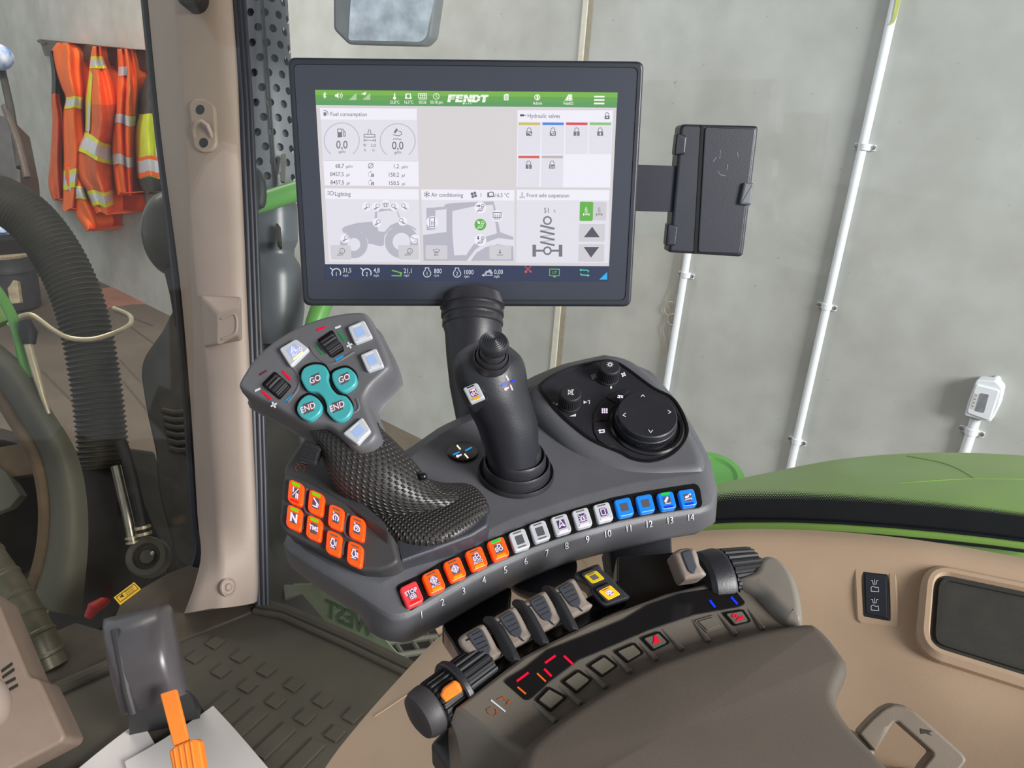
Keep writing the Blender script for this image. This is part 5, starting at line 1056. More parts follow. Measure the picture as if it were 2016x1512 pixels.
for n_, qd in enumerate([[(1210, 300), (1385, 228), (1552, 352), (1328, 452)], [(1410, 518), (1592, 440), (1768, 572), (1562, 686)]]):
    Q = [y5(*p) for p in qd]; c = sum((Vector(p) for p in Q), Vector((0, 0))) / 4
    k = Key(PO, c, (Vector(Q[1]) - Vector(Q[0]) + Vector(Q[2]) - Vector(Q[3])) / 2, (Vector(Q[3]) - Vector(Q[0]) + Vector(Q[2]) - Vector(Q[1])) / 2, .003)
    ringp = [tuple(c + (Vector(p) - c) * 1.22) for p in Q]; o2 = [PO.loc(*p) for p in rpoly(ringp, 6, 4)]; i2 = inset2(o2, .0016)
    b = MB(); b.loft([[PO.w(p, -.001) for p in o2], [PO.w(p, .0028) for p in o2], [PO.w(p, .0028) for p in i2], [PO.w(p, 0) for p in i2]]); b.build('key_surround', M['black'], arm)
    o = k.cap('amberkey' if n_ else 'yellowkey', arm, name='key', r=.22); k.window('windowlit' if n_ else 'window', o, -.42, -.42, .42, .42); k.groove('brown', o, -.66)
    o['label'] = 'amber lit key with gear symbol' if n_ else 'blank yellow key'
    if n_: k.icon(o, lambda b, k: (k.st(b, [(-.32, .3), (-.32, -.3), (.32, -.3), (.32, .1)], 2), k.st(b, c2(0, 0, .16, .16, 12), 2.2), k.st(b, [(-.1, .34), (.34, .34)], 2)))
# right-hand ribbed wheel
q0, q1 = C.at(1368, 1152, -.006), C.at(1490, 1132, -.006); p0 = q0; ax = (q1 - q0).normalized(); L = (q1 - q0).length
rw = ribbed('ribbed_wheel', [(.018, .44, 1), (.0222, .46, 1), (.0205, .93, 1), (.016, .97, 1)], 26, arm, 'blackm', .0012)
b = MB(); b.lathe(p0, ax, [(.010, .03 * L), (.0195, .07 * L), (.0222, .13 * L), (.0232, .36 * L), (.0222, .43 * L), (.012, .45 * L)], 48); b.build('wheel_flange', M['black'], arm)
b = MB(); b.stroke(Surf(rw, C), [(1426, 1098), (1435, 1096.5)], 3, .0006); b.build('wheel_mark', M['print_w'], rw)
# brackets under the console
BR = Pl(C.at(960, 1200, -.046), tilt(16))
b = MB(); b.slab(BR, cr([(872, 1222), (930, 1186), (1000, 1152), (1006, 1185), (1002, 1220), (985, 1260), (950, 1310), (915, 1300), (890, 1262)], 4), -.02, 0, .003, 3); b.build('bracket', M['gloss'], arm)
b = MB(); b.slab(Pl(C.at(1260, 1110, -.048), tilt(30)), rpoly([(1194, 1062), (1322, 1040), (1326, 1110), (1350, 1150), (1250, 1190), (1207, 1140)], 5, 3), -.03, 0, .003, 3); b.build('bracket', M['black'], arm)
b = MB(); b.lathe(C.at(1060, 1112, -.047), -C.n, [(.030, -.002), (.030, .003), (.026, .012), (.018, .018), (.002, .020)], 48); b.build('swivel_cup', M['black'], arm)
# ---------------------------------------------------------------- cab trim
def grid_rows(ctrl, nu, nv):
    """ctrl: columns of (u,v,d) points; smooth both ways"""
    cols = [[tuple(p) for p in cr(c, nv, False)] for c in ctrl]; nr = len(cols[0]); rows = []
    for i in range(nr): rows.append([D(*p) for p in cr([c[i] for c in cols], nu, False)])
    return rows
def shell(name, rows, mat, th, parent=None, sharp=50):
    """a moulded sheet with real thickness"""
    n, m = len(rows), len(rows[0]); nr = []
    for i in range(n):
        r = []
        for j in range(m):
            a = rows[min(i + 1, n - 1)][j] - rows[max(i - 1, 0)][j]; c = rows[i][min(j + 1, m - 1)] - rows[i][max(j - 1, 0)]
            k = c.cross(a)
            if k.length < 1e-9: k = CAM - rows[i][j]
            k.normalize(); k = -k if k.dot(CAM - rows[i][j]) > 0 else k; r.append(rows[i][j] + k * th)
        nr.append(r)
    b = MB(); V = [p for r in rows for p in r] + [p for r in nr for p in r]; o = n * m; fs = []
    for i in range(n - 1):
        for j in range(m - 1):
            a = (i * m + j, i * m + j + 1, (i + 1) * m + j + 1, (i + 1) * m + j); fs.append(a); fs.append(tuple(x + o for x in a)[::-1])
    for i in range(n - 1): fs += [(i * m, (i + 1) * m, (i + 1) * m + o, i * m + o), ((i + 1) * m - 1, (i + 2) * m - 1, (i + 2) * m - 1 + o, (i + 1) * m - 1 + o)]
    for j in range(m - 1): fs += [(j, j + 1, j + 1 + o, j + o), ((n - 1) * m + j, (n - 1) * m + j + 1, (n - 1) * m + j + 1 + o, (n - 1) * m + j + o)]
    b.add(V, fs); return b.build(name, mat, parent, sharp)
side_rows = grid_rows([
    [(868, 1252, 1.12), (853, 1264, 1.105), (800, 1320, 1.07), (715, 1415, 1.02), (640, 1512, .985), (570, 1640, .95)],
    [(1000, 1172, 1.12), (1000, 1188, 1.10), (985, 1290, 1.02), (960, 1400, .95), (930, 1512, .90), (900, 1640, .86)],
    [(1200, 1070, 1.08), (1202, 1090, 1.055), (1215, 1200, .98), (1220, 1350, .90), (1220, 1512, .83), (1220, 1640, .79)],
    [(1400, 1044, 1.035), (1400, 1066, 1.005), (1420, 1150, .96), (1450, 1300, .89), (1460, 1512, .80), (1470, 1640, .76)],
    [(1600, 1044, .995), (1600, 1066, .965), (1610, 1150, .93), (1640, 1300, .86), (1680, 1512, .77), (1690, 1640, .72)],
    [(1800, 1062, .95), (1800, 1086, .92), (1810, 1180, .885), (1840, 1320, .82), (1890, 1512, .74), (1900, 1640, .70)],
    [(2000, 1096, .91), (2000, 1122, .88), (2010, 1220, .845), (2050, 1350, .79), (2110, 1512, .71), (2120, 1640, .67)],
    [(2160, 1130, .88), (2160, 1158, .85), (2180, 1260, .81), (2220, 1380, .76), (2290, 1512, .68), (2300, 1640, .64)]], 8, 6)
sp = shell('side_panel', side_rows, M['beige'], .02)
tag(sp, 'beige moulded cab side panel below the right-hand window', 'panel'); SPF = Surf(sp)
# seam moulded in the beige panel
b = MB(); b.tube([SPF.at(u, v, .0004) for u, v in cr([(738, 1411), (770, 1390), (800, 1370), (832, 1352), (870, 1336)], 4, False)], .0009, 8); b.build('panel_seam', M['beige'], sp)
b = MB(); b.tube([SPF.at(u, v, .0002) for u, v in cr([(1130, 1098), (1160, 1091), (1196, 1084)], 4, False)], .0012, 8); b.build('panel_seam', M['beige'], sp)
sw = surf_plane(SPF, 1725, 1172)
o1 = [sw.loc(*p) for p in rpoly([(1680, 1105), (1765, 1112), (1770, 1240), (1686, 1228)], 10, 4)]; i1 = [sw.loc(*p) for p in rpoly([(1694, 1117), (1751, 1124), (1754, 1226), (1699, 1216)], 5, 4)]
b = MB(); b.loft([[sw.w(p, -.008) for p in inset2(o1, -.002)], [sw.w(p, .001) for p in o1], [sw.w(p, .003) for p in inset2(o1, .002)], [sw.w(p, .003) for p in i1], [sw.w(p, -.004) for p in i1]]); b.build('switch_frame', M['beige'], sp)
rs = thing('rocker_switch', 'black rocker switch with two white symbols on the beige side panel', 'switch', sw.at(1725, 1172, -.004))
b = MB(); b.slab(sw, rpoly([(1697, 1119), (1749, 1126), (1752, 1224), (1701, 1214)], 4, 4), -.006, .0025, .0015, 3); b.build('switch_body', M['black'], rs)
b = MB(); b.slab(sw, rpoly([(1704, 1130), (1745, 1134), (1747, 1216), (1706, 1206)], 3, 4), 0, .0036, .001, 3); b.build('rocker', M['monitor'], rs)
b = MB(); h = .0042
for dy in (0, 37):
    x, y = 1722, 1150 + dy
    b.stroke(sw, [(x - 7, y - 7), (x - 4, y - 7), (x - 3, y), (x + 3, y), (x + 4, y - 7), (x + 7, y - 7)], 1, h); b.stroke(sw, [(x, y - 9), (x, y - 2)], 1, h); b.stroke(sw, [(x - 7, y + 6), (x - 2, y + 4), (x + 2, y + 7), (x + 7, y + 6), (x + 8, y + 15), (x - 7, y + 14)], 1, h, closed=True)
b.build('switch_symbol', M['print_w'], rs)
# storage pocket
pk = surf_plane(SPF, 1940, 1230); pk = Pl(pk.o + pk.n * .008, pk.n)
po = rpoly([(1838, 1128), (2110, 1185), (2130, 1370), (1826, 1275)], 34, 8); o1 = [pk.loc(*p) for p in po]; o0 = inset2(o1, -.012); i1 = inset2(o1, .003)
b = MB(); b.loft([[pk.w(p, -.02) for p in o0], [pk.w(p, .002) for p in o0], [pk.w(p, .007) for p in inset2(o1, -.006)], [pk.w(p, .007) for p in inset2(o1, -.001)], [pk.w(p, -.004) for p in i1]]); b.build('pocket_rim', M['beige'], sp)
b = MB(); b.slab2(pk, inset2(o1, .0005), -.01, .002, .001, 2); pm = b.build('pocket_insert', P('black_felt', (44, 43, 38), .85, noise=.15, bump=.2, bscale=700), sp)
b = MB(); i2 = inset2(o1, .006); i3 = inset2(o1, .009); b.loft([[pk.w(p, .001) for p in i2], [pk.w(p, .0045) for p in i2], [pk.w(p, .0045) for p in i3], [pk.w(p, .001) for p in i3]]); b.build('insert_lip', P('black_felt_lip', (38, 37, 33), .8, noise=.15), pm)
# grab handle
gh = thing('grab_handle', 'taupe looped grab handle standing off the beige panel at lower right', 'handle', SPF.at(1800, 1480, 0))
GP = Pl(D(1800, 1450, .70), (SPF.t and (c2w(Vector((-.25, -.35, -1))))).normalized())
ho_ = [(1690, 1442), (1715, 1415), (1739, 1394), (1758, 1386), (1783, 1389), (1802, 1400), (1850, 1442), (1896, 1483), (1905, 1498), (1893, 1514), (1870, 1540), (1806, 1530), (1818, 1508), (1838, 1484), (1800, 1450), (1766, 1420), (1757, 1428), (1724, 1482)]
b = MB(); b.slab(GP, rpoly(ho_, 6, 3), -.022, 0, .003, 3); b.build('loop', M['taupe'], gh)
b = MB(); b.slab(GP, rpoly([(1690, 1442), (1724, 1482), (1700, 1560), (1640, 1540)], 6, 3), -.09, -.006, .003, 3); b.slab(GP, rpoly([(1806, 1530), (1870, 1540), (1860, 1600), (1790, 1590)], 6, 3), -.09, -.006, .003, 3); b.build('foot', M['taupe'], gh)
b = MB(); b.poly(GP, [(1812, 1434), (1836, 1439), (1829, 1443), (1836, 1449), (1822, 1444), (1813, 1445)], .0004); b.build('worn_mark', M['ink'], gh)
# green body edge and black seal under the side window
def band(name, m, lo, hi, h0, h1, r):
    t_ = [(p.x, p.y + lo) for p in bot[::8]]; q_ = [(p.x, p.y + hi) for p in bot[::8]]; b = MB(); b.slab(SIDE, t_ + q_[::-1], h0, h1, r, 2); return b.build(name, m)
tr = band('trim_2', M['fritsolid'], -3, 6, 0, .006, .002); tag(tr, kind='structure')
tr = band('trim_3', M['green'], 5, 19, 0, .010, .004); tag(tr, kind='structure')
tr = band('trim_4', M['fritsolid'], 18, 24, 0, .012, .002); tag(tr, kind='structure')
# front pillar trim
pil = thing('pillar_trim', 'tall taupe moulded trim of the front cab pillar with an oval hook plate', 'pillar', D(430, 1190, 1.56))
rowsP = [(-60, 285, 338, 372, 455), (0, 291, 344, 378, 458), (150, 305, 358, 392, 468), (300, 321, 368, 404, 474), (481, 345, 379, 414, 482), (590, 358, 390, 424, 486), (741, 371, 408, 432, 493), (880, 381, 416, 436, 499), (1016, 389, 424, 440, 505), (1090, 396, 430, 444, 507), (1130, 384, 428, 446, 508), (1165, 372, 424, 448, 508), (1190, 362, 420, 448, 506)]
loops = []
for v, l, g_, g2, r in rowsP:
    k_ = max(0, min(1, (v - 1020) / 120))
    q_ = [(l, v + 18 if v > 1120 else v, 1.68 - .185 * k_), ((l + g_) / 2, v + 13 if v > 1120 else v, 1.615 - .125 * k_), (g_ - 4, v + 8 if v > 1120 else v, 1.556 - .065 * k_), (g_ + 3, v + 8 if v > 1120 else v, 1.544 - .055 * k_), (g2, v + 6 if v > 1120 else v, 1.530 - .04 * k_), ((g2 + r) / 2, v + 2 if v > 1120 else v, 1.525), (r - 8, v - 2 if v > 1120 else v, 1.53), (r, v - 6 if v > 1120 else v, 1.545), (r, v - 6 if v > 1120 else v, 1.63), (l, v + 18 if v > 1120 else v, 1.72 - .18 * k_)]
    loops.append([D(*p) for p in q_])
ref = [cr([tuple(l[j]) for l in loops], 4, False) for j in range(10)]
b = MB(); b.loft([[Vector(ref[j][i]) for j in range(10)] for i in range(len(ref[0]))]); pb = b.build('trim_shell', M['pillar'], pil, sharp=70); PF = Surf(pb)
hp = surf_plane(PF, 398, 247)
b = MB(); b.slab(hp, rpoly([(371, 205), (380, 194), (402, 193), (421, 206), (426, 285), (416, 299), (396, 301), (381, 291)], 12, 4), -.004, .006, .004, 3); hkp = b.build('hook_plate', M['pillar'], pil)
b = MB(); b.lathe(hp.at(394, 216, .0062), hp.n, [(.0095, -.003), (.0095, .0006), (.001, .0006)], 24); b.build('hole', M['blackm'], hkp)
b = MB(); b.lathe(hp.at(401, 281, .0062), hp.n, [(.0095, -.003), (.0095, .0006), (.001, .0006)], 24); b.build('hole', M['blackm'], hkp)
b = MB(); b.tube([hp.at(u, v, h) for u, v, h in ((384, 272, .004), (381, 256, .012), (386, 243, .018), (397, 238, .02), (408, 246, .018), (415, 262, .010), (417, 270, .005))], .004, 10); b.build('hook', M['pillar'], hkp)
gp = surf_plane(PF, 445, 640)
gq = [(395, 581), (475, 585), (477, 670), (402, 684)]; gf = [(428, 617), (470, 605), (472, 658), (428, 680)]
def gl(t, h): return [gp.at(p[0] + (q_[0] - p[0]) * t, p[1] + (q_[1] - p[1]) * t, h) for p, q_ in zip(rpoly(gq, 6, 4), rpoly(gf, 8, 4))]
b = MB(); b.loft([gl(0, -.012), gl(0, .001), gl(.12, .006), gl(.88, .030), gl(.97, .033), gl(1.06, .034)]); b.build('pull_grip', M['pillar'], pil, sharp=60)
b = MB(); b.tube([gp.at(u, v, .034) for u, v in cr([(436, 628), (458, 618), (466, 626), (466, 650), (458, 660), (438, 668)], 5, False)], .0028, 10); b.build('grip_rim', M['pillar'], pil)
sc = surf_plane(PF, 450, 1156); b = MB(); b.lathe(sc.at(450, 1156, 0), sc.n, [(.018, -.004), (.018, .001), (.015, .002), (.013, -.001), (.008, -.001), (.007, .003), (.003, .005), (.001, .005)], 32); b.build('screw_cap', M['pillar'], pil)
b = MB(); b.lathe(D(377, -6, 1.5), c2w(Vector((0, .15, -1))), [(.024, -.04), (.024, .012), (.018, .02), (.001, .022)], 28); b.build('black_knob', M['blackm'], pil)
for off, rr in ((0, .010), (10, .008), (18, .006)):
    b = MB(); b.tube([D(u + off, v, d) for u, v, d in ((453, -60, 1.555), (461, 0, 1.555), (475, 200, 1.555), (486, 450, 1.555), (495, 700, 1.555), (503, 950, 1.555), (508, 1190, 1.555))], rr, 12); b.build('door_seal', M['frame'], pil)['label'] = 'navy black rubber door seal'
b = MB(); b.tube([D(u, v, 1.70) for u, v in cr([(281, -60), (287, 0), (302, 150), (319, 300), (341, 481), (366, 741), (384, 1016), (391, 1088), (352, 1210), (345, 1240)], 3, False)], .011, 10); b.build('windscreen_seal', M['frame'], pil)['label'] = 'black windscreen seal'
# ---------------------------------------------------------------- cab floor
MATP = Pl(Vector((0, 0, .95)), Z)
mo = [(512, 1186), (560, 1196), (690, 1252), (815, 1312), (850, 1330), (760, 1512), (640, 1700), (-300, 1700), (-160, 1500), (60, 1440), (108, 1352), (330, 1262)]
b = MB(); b.slab(MATP, mo, -.03, 0, .002, 2); mat = b.build('floor_mat', M['mat']); tag(mat, 'dark olive rubber cab floor mat with raised square pads', 'floor mat')
e0 = Vector(MATP.loc(385, 1295)); e1 = Vector(MATP.loc(434, 1322)) - e0; e2 = Vector(MATP.loc(423, 1267)) - e0
for i in range(-1, 7):
    for j in (0, 1):
        c = e0 + e1 * i * 1.03 + e2 * j
        q_ = [tuple(c + e1 * a * .19 + e2 * bb * .30) for a, bb in ((-1, -1), (1, -1), (1, 1), (-1, 1))]
        b = MB(); b.slab2(MATP, q_, -.001, .004, .0012, 2); b.build('raised_pad', M['mat'], mat)
for u, v in ((429, 1395), (484, 1428), (541, 1460), (598, 1493)):
    c = Vector(MATP.loc(u, v)); q_ = [tuple(c + e1 * a * .2 + e2 * bb * .8) for a, bb in ((-1, -1), (1, -1), (1, 1), (-1, 1))]
    b = MB(); b.slab2(MATP, q_, -.001, .004, .0012, 2); b.build('raised_bar', M['mat'], mat)
b = MB(); b.tube([MATP.at(u, v, .006) for u, v in ((508, 1190), (560, 1200), (690, 1256), (818, 1317))], .011, 10); b.tube([MATP.at(u, v, .004) for u, v in ((500, 1202), (556, 1214), (684, 1271), (806, 1330))], .007, 10); b.build('mat_lip', M['mat'], mat)
b = MB(); b.tube([MATP.at(u, v, .006) for u, v in ((92, 1372), (112, 1356), (226, 1306), (330, 1266))], .012, 10); b.build('mat_lip', M['mat'], mat)
LED = Pl(Vector((0, 0, .955)), Z)
b = MB(); b.slab(LED, [(-80, 1400), (-60, 1290), (60, 1262), (150, 1225), (200, 1240), (218, 1232), (240, 1180), (330, 1128), (372, 1112), (470, 1140), (522, 1182), (505, 1200), (335, 1268), (115, 1345)], -.05, 0, .003, 2); led = b.build('trim_5', P('dusty_sill', (64, 57, 47), .85, noise=.3, nscale=14, bump=.3, bscale=60)); tag(led, kind='structure')
st = thing('warning_sticker', 'small yellow warning sticker on the dusty front sill', 'sticker', LED.at(250, 1170, 0))
b = MB(); sq = [(224, 1176), (264, 1146), (277, 1159), (236, 1190)]; b.slab(LED, sq, 0, .002); b.build('label_sheet', M['sticker'], st)
b = MB(); b.stroke(LED, [(229, 1176), (264, 1150), (272, 1159), (237, 1185)], 1.2, .0024, closed=True); b.poly(LED, [(235, 1177), (240, 1169), (245, 1174)], .0024)
for k in range(3): b.stroke(LED, [(246 - 1 + 2 * k, 1166 + 3 * k), (262 + 1.5 * k, 1155 + 3 * k)], .8, .0024)
b.build('print', M['ink'], st)
# column cover with the orange lever
cv = thing('lever_housing', 'dark grey glossy cover with an orange ribbed lever, standing on the mat', 'lever', MATP.at(300, 1420, 0))
rows = [((214, 1217), (326, 1187), 1.16, .030), ((216, 1232), (338, 1196), 1.14, .040), ((222, 1262), (346, 1230), 1.12, .046), ((232, 1310), (357, 1282), 1.11, .048), ((243, 1358), (366, 1330), 1.11, .046), ((254, 1402), (375, 1362), 1.115, .042)]
loops = []
for L_, R_, d, bl in rows:
    l, r = D(*L_, d), D(*R_, d); m_ = (l + r) / 2; axx = (r - l) / 2; n = (c2w(Vector((0, -.2, -1)))).normalized(); lp = []
    for k in range(17):
        t = math.pi * k / 16; cx = -math.cos(t); cx = math.copysign(abs(cx) ** .6, cx); lp.append(m_ + axx * cx + n * bl * (math.sin(t) ** .5))
    lp += [r + (r - CAM).normalized() * .06, l + (l - CAM).normalized() * .06]; loops.append(lp)
ref = [cr([tuple(l[j]) for l in loops], 4, False) for j in range(len(loops[0]))]
b = MB(); b.loft([[Vector(ref[j][i]) for j in range(len(ref))] for i in range(len(ref[0]))]); b.build('cover', P('glossy_dark_grey', (82, 78, 81), .28, noise=.05), cv, sharp=50)
b = MB(); b.tube([D(u, v, d) for u, v, d in ((226, 1240, 1.085), (238, 1300, 1.068), (250, 1360, 1.066), (262, 1404, 1.07))], .006, 10); b.build('edge_rib', M['console_dark'], cv)
base_top = [D(u, v, d) for u, v, d in ((252, 1398, 1.10), (372, 1360, 1.10), (385, 1372, 1.2), (262, 1390, 1.2))]
bb = [MATP.at(255, 1450, 0), MATP.at(395, 1418, 0), MATP.at(400, 1398, 0), MATP.at(262, 1418, 0)]
b = MB(); b.loft([bb, base_top]); b.build('pedestal', M['blackm'], cv)
LVn = c2w(Vector((0, -.45, -1))).normalized(); LV = Pl(D(345, 1420, 1.02), LVn)
b = MB(); b.slab(LV, rpoly([(314, 1366), (346, 1356), (371, 1458), (341, 1470)], 4, 3), -.006, 0, .002, 3); b.build('lever', M['orangelever'], cv)
b = MB(); b.slab(LV, rpoly([(331, 1478), (345, 1468), (380, 1454), (392, 1458), (404, 1530), (345, 1550)], 6, 4), -.012, .004, .004, 4); hd = b.build('lever_grip', M['orangelever'], cv); hd['label'] = 'orange ribbed lever grip'
for k in range(4):
    b = MB(); b.tube([LV.at(343 + 11 * k, 1474 - 4.5 * k, .0042), LV.at(354 + 11 * k, 1545 - 4 * k, .0042)], .0018, 8); b.build('grip_rib', M['orangelever'], hd)
# sheets of paper on the mat
def sheet(pts, lab, z, curl):
    b = MB(); q_ = [MATP.at(u, v, z) for u, v in pts]; n = 12; rows = []
    for i in range(n + 1):
        r = []
        for j in range(n + 1):
            s_, t = j / n, i / n; p = q_[0].lerp(q_[1], s_).lerp(q_[3].lerp(q_[2], s_), t); r.append(p + Z * (curl * (s_ - .5) ** 2 + .002 * math.sin(5 * t)))
        rows.append(r)
    o = shell('paper_sheet', rows, M['paper'], .0006); tag(o, lab, 'paper', 'paper sheets on the floor mat'); return o
sheet([(279, 1418), (306, 1468), (130, 1620), (60, 1590)], 'white paper sheet left of the orange lever', .008, .01)
sheet([(246, 1503), (420, 1393), (560, 1550), (300, 1700)], 'larger white paper sheet lying under the orange lever', .014, .016)
# beige console corner with vents, lower left
BC = Pl(D(60, 1420, 1.12), c2w(Vector((.25, -.5, -1))))
dc = thing('dash_panel', 'beige dashboard foot with small black vent slots at the lower left corner', 'panel', MATP.at(90, 1500, 0))
b = MB(); b.slab(BC, rpoly([(-120, 1100), (-10, 1170), (57, 1332), (76, 1337), (90, 1364), (129, 1449), (122, 1462), (20, 1515), (-60, 1580), (-160, 1560)], 8, 4), -.10, 0, .006, 4); b.build('moulding', P('dash_taupe_plastic', (132, 114, 101), .55, noise=.05), dc)
for k, (p, q_) in enumerate((((2, 1322), (24, 1306)), ((4, 1334), (28, 1317)), ((8, 1347), (30, 1335)), ((12, 1361), (35, 1348)))):
    b = MB(); b.slab(BC, rpoly([(p[0], p[1] - 3), (q_[0], q_[1] - 3), (q_[0] + 1, q_[1] + 3), (p[0] + 1, p[1] + 3)], 2, 3), -.002, .0008); b.build('vent_slot', M['ink'], dc)
b = MB(); b.sphere(D(-22, 1385, 1.04), .026, 20, sc=(1, 1, 1.6)); b.build('rounded_cover', M['pillar'], dc)
# ribbed foil duct
b = MB(); pth = cr([(-90, 1010, 1.46), (-30, 1095, 1.44), (30, 1180, 1.42), (70, 1250, 1.40), (100, 1315, 1.40)], 40, False); n = len(pth)
b.tube([D(*p) for p in pth], [.032 + (.0022 if (i % 20) in (0, 1, 2) else 0) for i in range(n)], 24); fd = b.build('ribbed_duct', M['foil']); tag(fd, 'dull silver ribbed duct beside the dashboard foot, lower left', 'duct')
# ---------------------------------------------------------------- outside, on the wall
def conduit(label, pts, rad, clamps, grp='white conduits on the concrete wall'):
    t = thing('conduit', label, 'conduit', WALL.at(*pts[-1], 0), grp)
    b = MB(); b.tube([WALL.at(u, v, rad) for u, v in pts], rad, 16); b.build('pipe', M['pvc'], t)
    for u, v in clamps:
        c = WALL.at(u, v, rad); b = MB(); up = (WALL.at(*pts[0], rad) - WALL.at(*pts[-1], rad)).normalized(); b.tube([c - up * .010, c + up * .010], rad * 1.22, 16)
        b.obox(WALL.at(u, v, .004), WD * rad * 2.3, WN * .004, up * .009); cl = b.build('clamp', M['pvc'], t)
        for s_ in (-1, 1):
            b = MB(); b.lathe(WALL.at(u, v, .008) + WD * rad * 1.9 * s_, WALL.n, [(.007, 0), (.007, .004), (.001, .005)], 12); b.build('screw', M['screw'], cl)
    return t
conduit('long white conduit with two clamps slanting down the wall at upper right', [(1770, -30), (1553, 935)], .0145, [(1703, 289), (1628, 603), (1569, 868)])
conduit('white conduit emerging below the black hinged case beside a coiled wire', [(1388, 290), (1296, 860)], .0145, [(1351, 541)])
jb = thing('junction_box', 'small white wall box with a smoked window at the right edge', 'box', WALL.at(1930, 790, 0))
JP = Pl(WALL.at(1935, 792, .05), WALL.n)
b = MB(); b.slab(JP, rpoly([(1922, 748), (1960, 750), (1974, 766), (1966, 800), (1950, 832), (1898, 818), (1906, 790)], 5, 3), -.05, 0, .004, 3); b.build('box_body', M['pvc'], jb)
b = MB(); b.slab(JP, rpoly([(1921, 757), (1968, 769), (1948, 829), (1903, 813)], 6, 4), -.002, .006, .003, 3); b.build('lid', M['pvc'], jb)
b = MB(); b.slab(JP, rpoly([(1930, 774), (1947, 777), (1937, 813), (1919, 809)], 3, 3), .004, .0072, px_h=.0072); b.build('window', P('smoked_pane', (130, 134, 140), .15, noise=.15, nscale=60), jb)
b = MB(); b.slab(JP, rpoly([(1920, 774), (1928, 775), (1918, 806), (1911, 804)], 1, 2), .004, .007, px_h=.007); b.build('label_sheet', M['paper'], jb)
b = MB()
for k in range(4): b.poly(JP, circ(1921 - 2.2 * k + .8, 779 + 7 * k, 1.1, 1.1, 8), .0074)
b.build('print', M['dcloth'], jb)
b = MB(); b.slab(WALL, circ(1962, 749, 8, 8, 16), 0, .012, .002, 2); b.build('mounting_lug', M['pvc'], jb)
for u, v in ((1962, 749),):
    b = MB(); b.lathe(WALL.at(u, v, .012), WALL.n, [(.005, 0), (.005, .003), (.001, .003)], 12); b.build('screw', M['screw'], jb)
conduit('short white conduit running down from the white wall box', [(1921, 824), (1893, 910)], .016, [(1913, 849)])
b = MB(); b.slab(Pl(WALL.at(1762, 20, .032), WALL.n), cr([(1767, -40), (1774, -10), (1770, 12), (1764, 36), (1758, 46), (1748, 50), (1757, 40), (1760, 22), (1764, 0)], 3), -.002, 0); gt = b.build('plastic_strip', P('yellow_green_film', (196, 206, 110), .35, noise=.1)); tag(gt, 'torn yellow-green plastic strip hanging on the conduit, top right', 'strip')
wc = thing('wire_coil', 'thin pale wire coiled beside the second conduit under the hinged case', 'wire', WALL.at(1320, 620, .01))
b = MB(); b.tube([WALL.at(u, v, .012) for u, v in circ(1320, 608, 12, 14, 20)] + [WALL.at(1332, 608, .012)], .0022, 6); b.build('loop', M['wire'], wc)
b = MB(); b.tube([WALL.at(u, v, .015) for u, v in circ(1324, 629, 10, 11, 20)] + [WALL.at(1334, 629, .015)], .0022, 6); b.build('loop', M['wire'], wc)
b = MB(); b.tube([WALL.at(u, v, .012) for u, v in cr([(1336, 500), (1326, 560), (1314, 594), (1318, 615), (1306, 645), (1309, 670), (1308, 700)], 5, False)], .0016, 6); b.build('strand', M['wire'], wc)
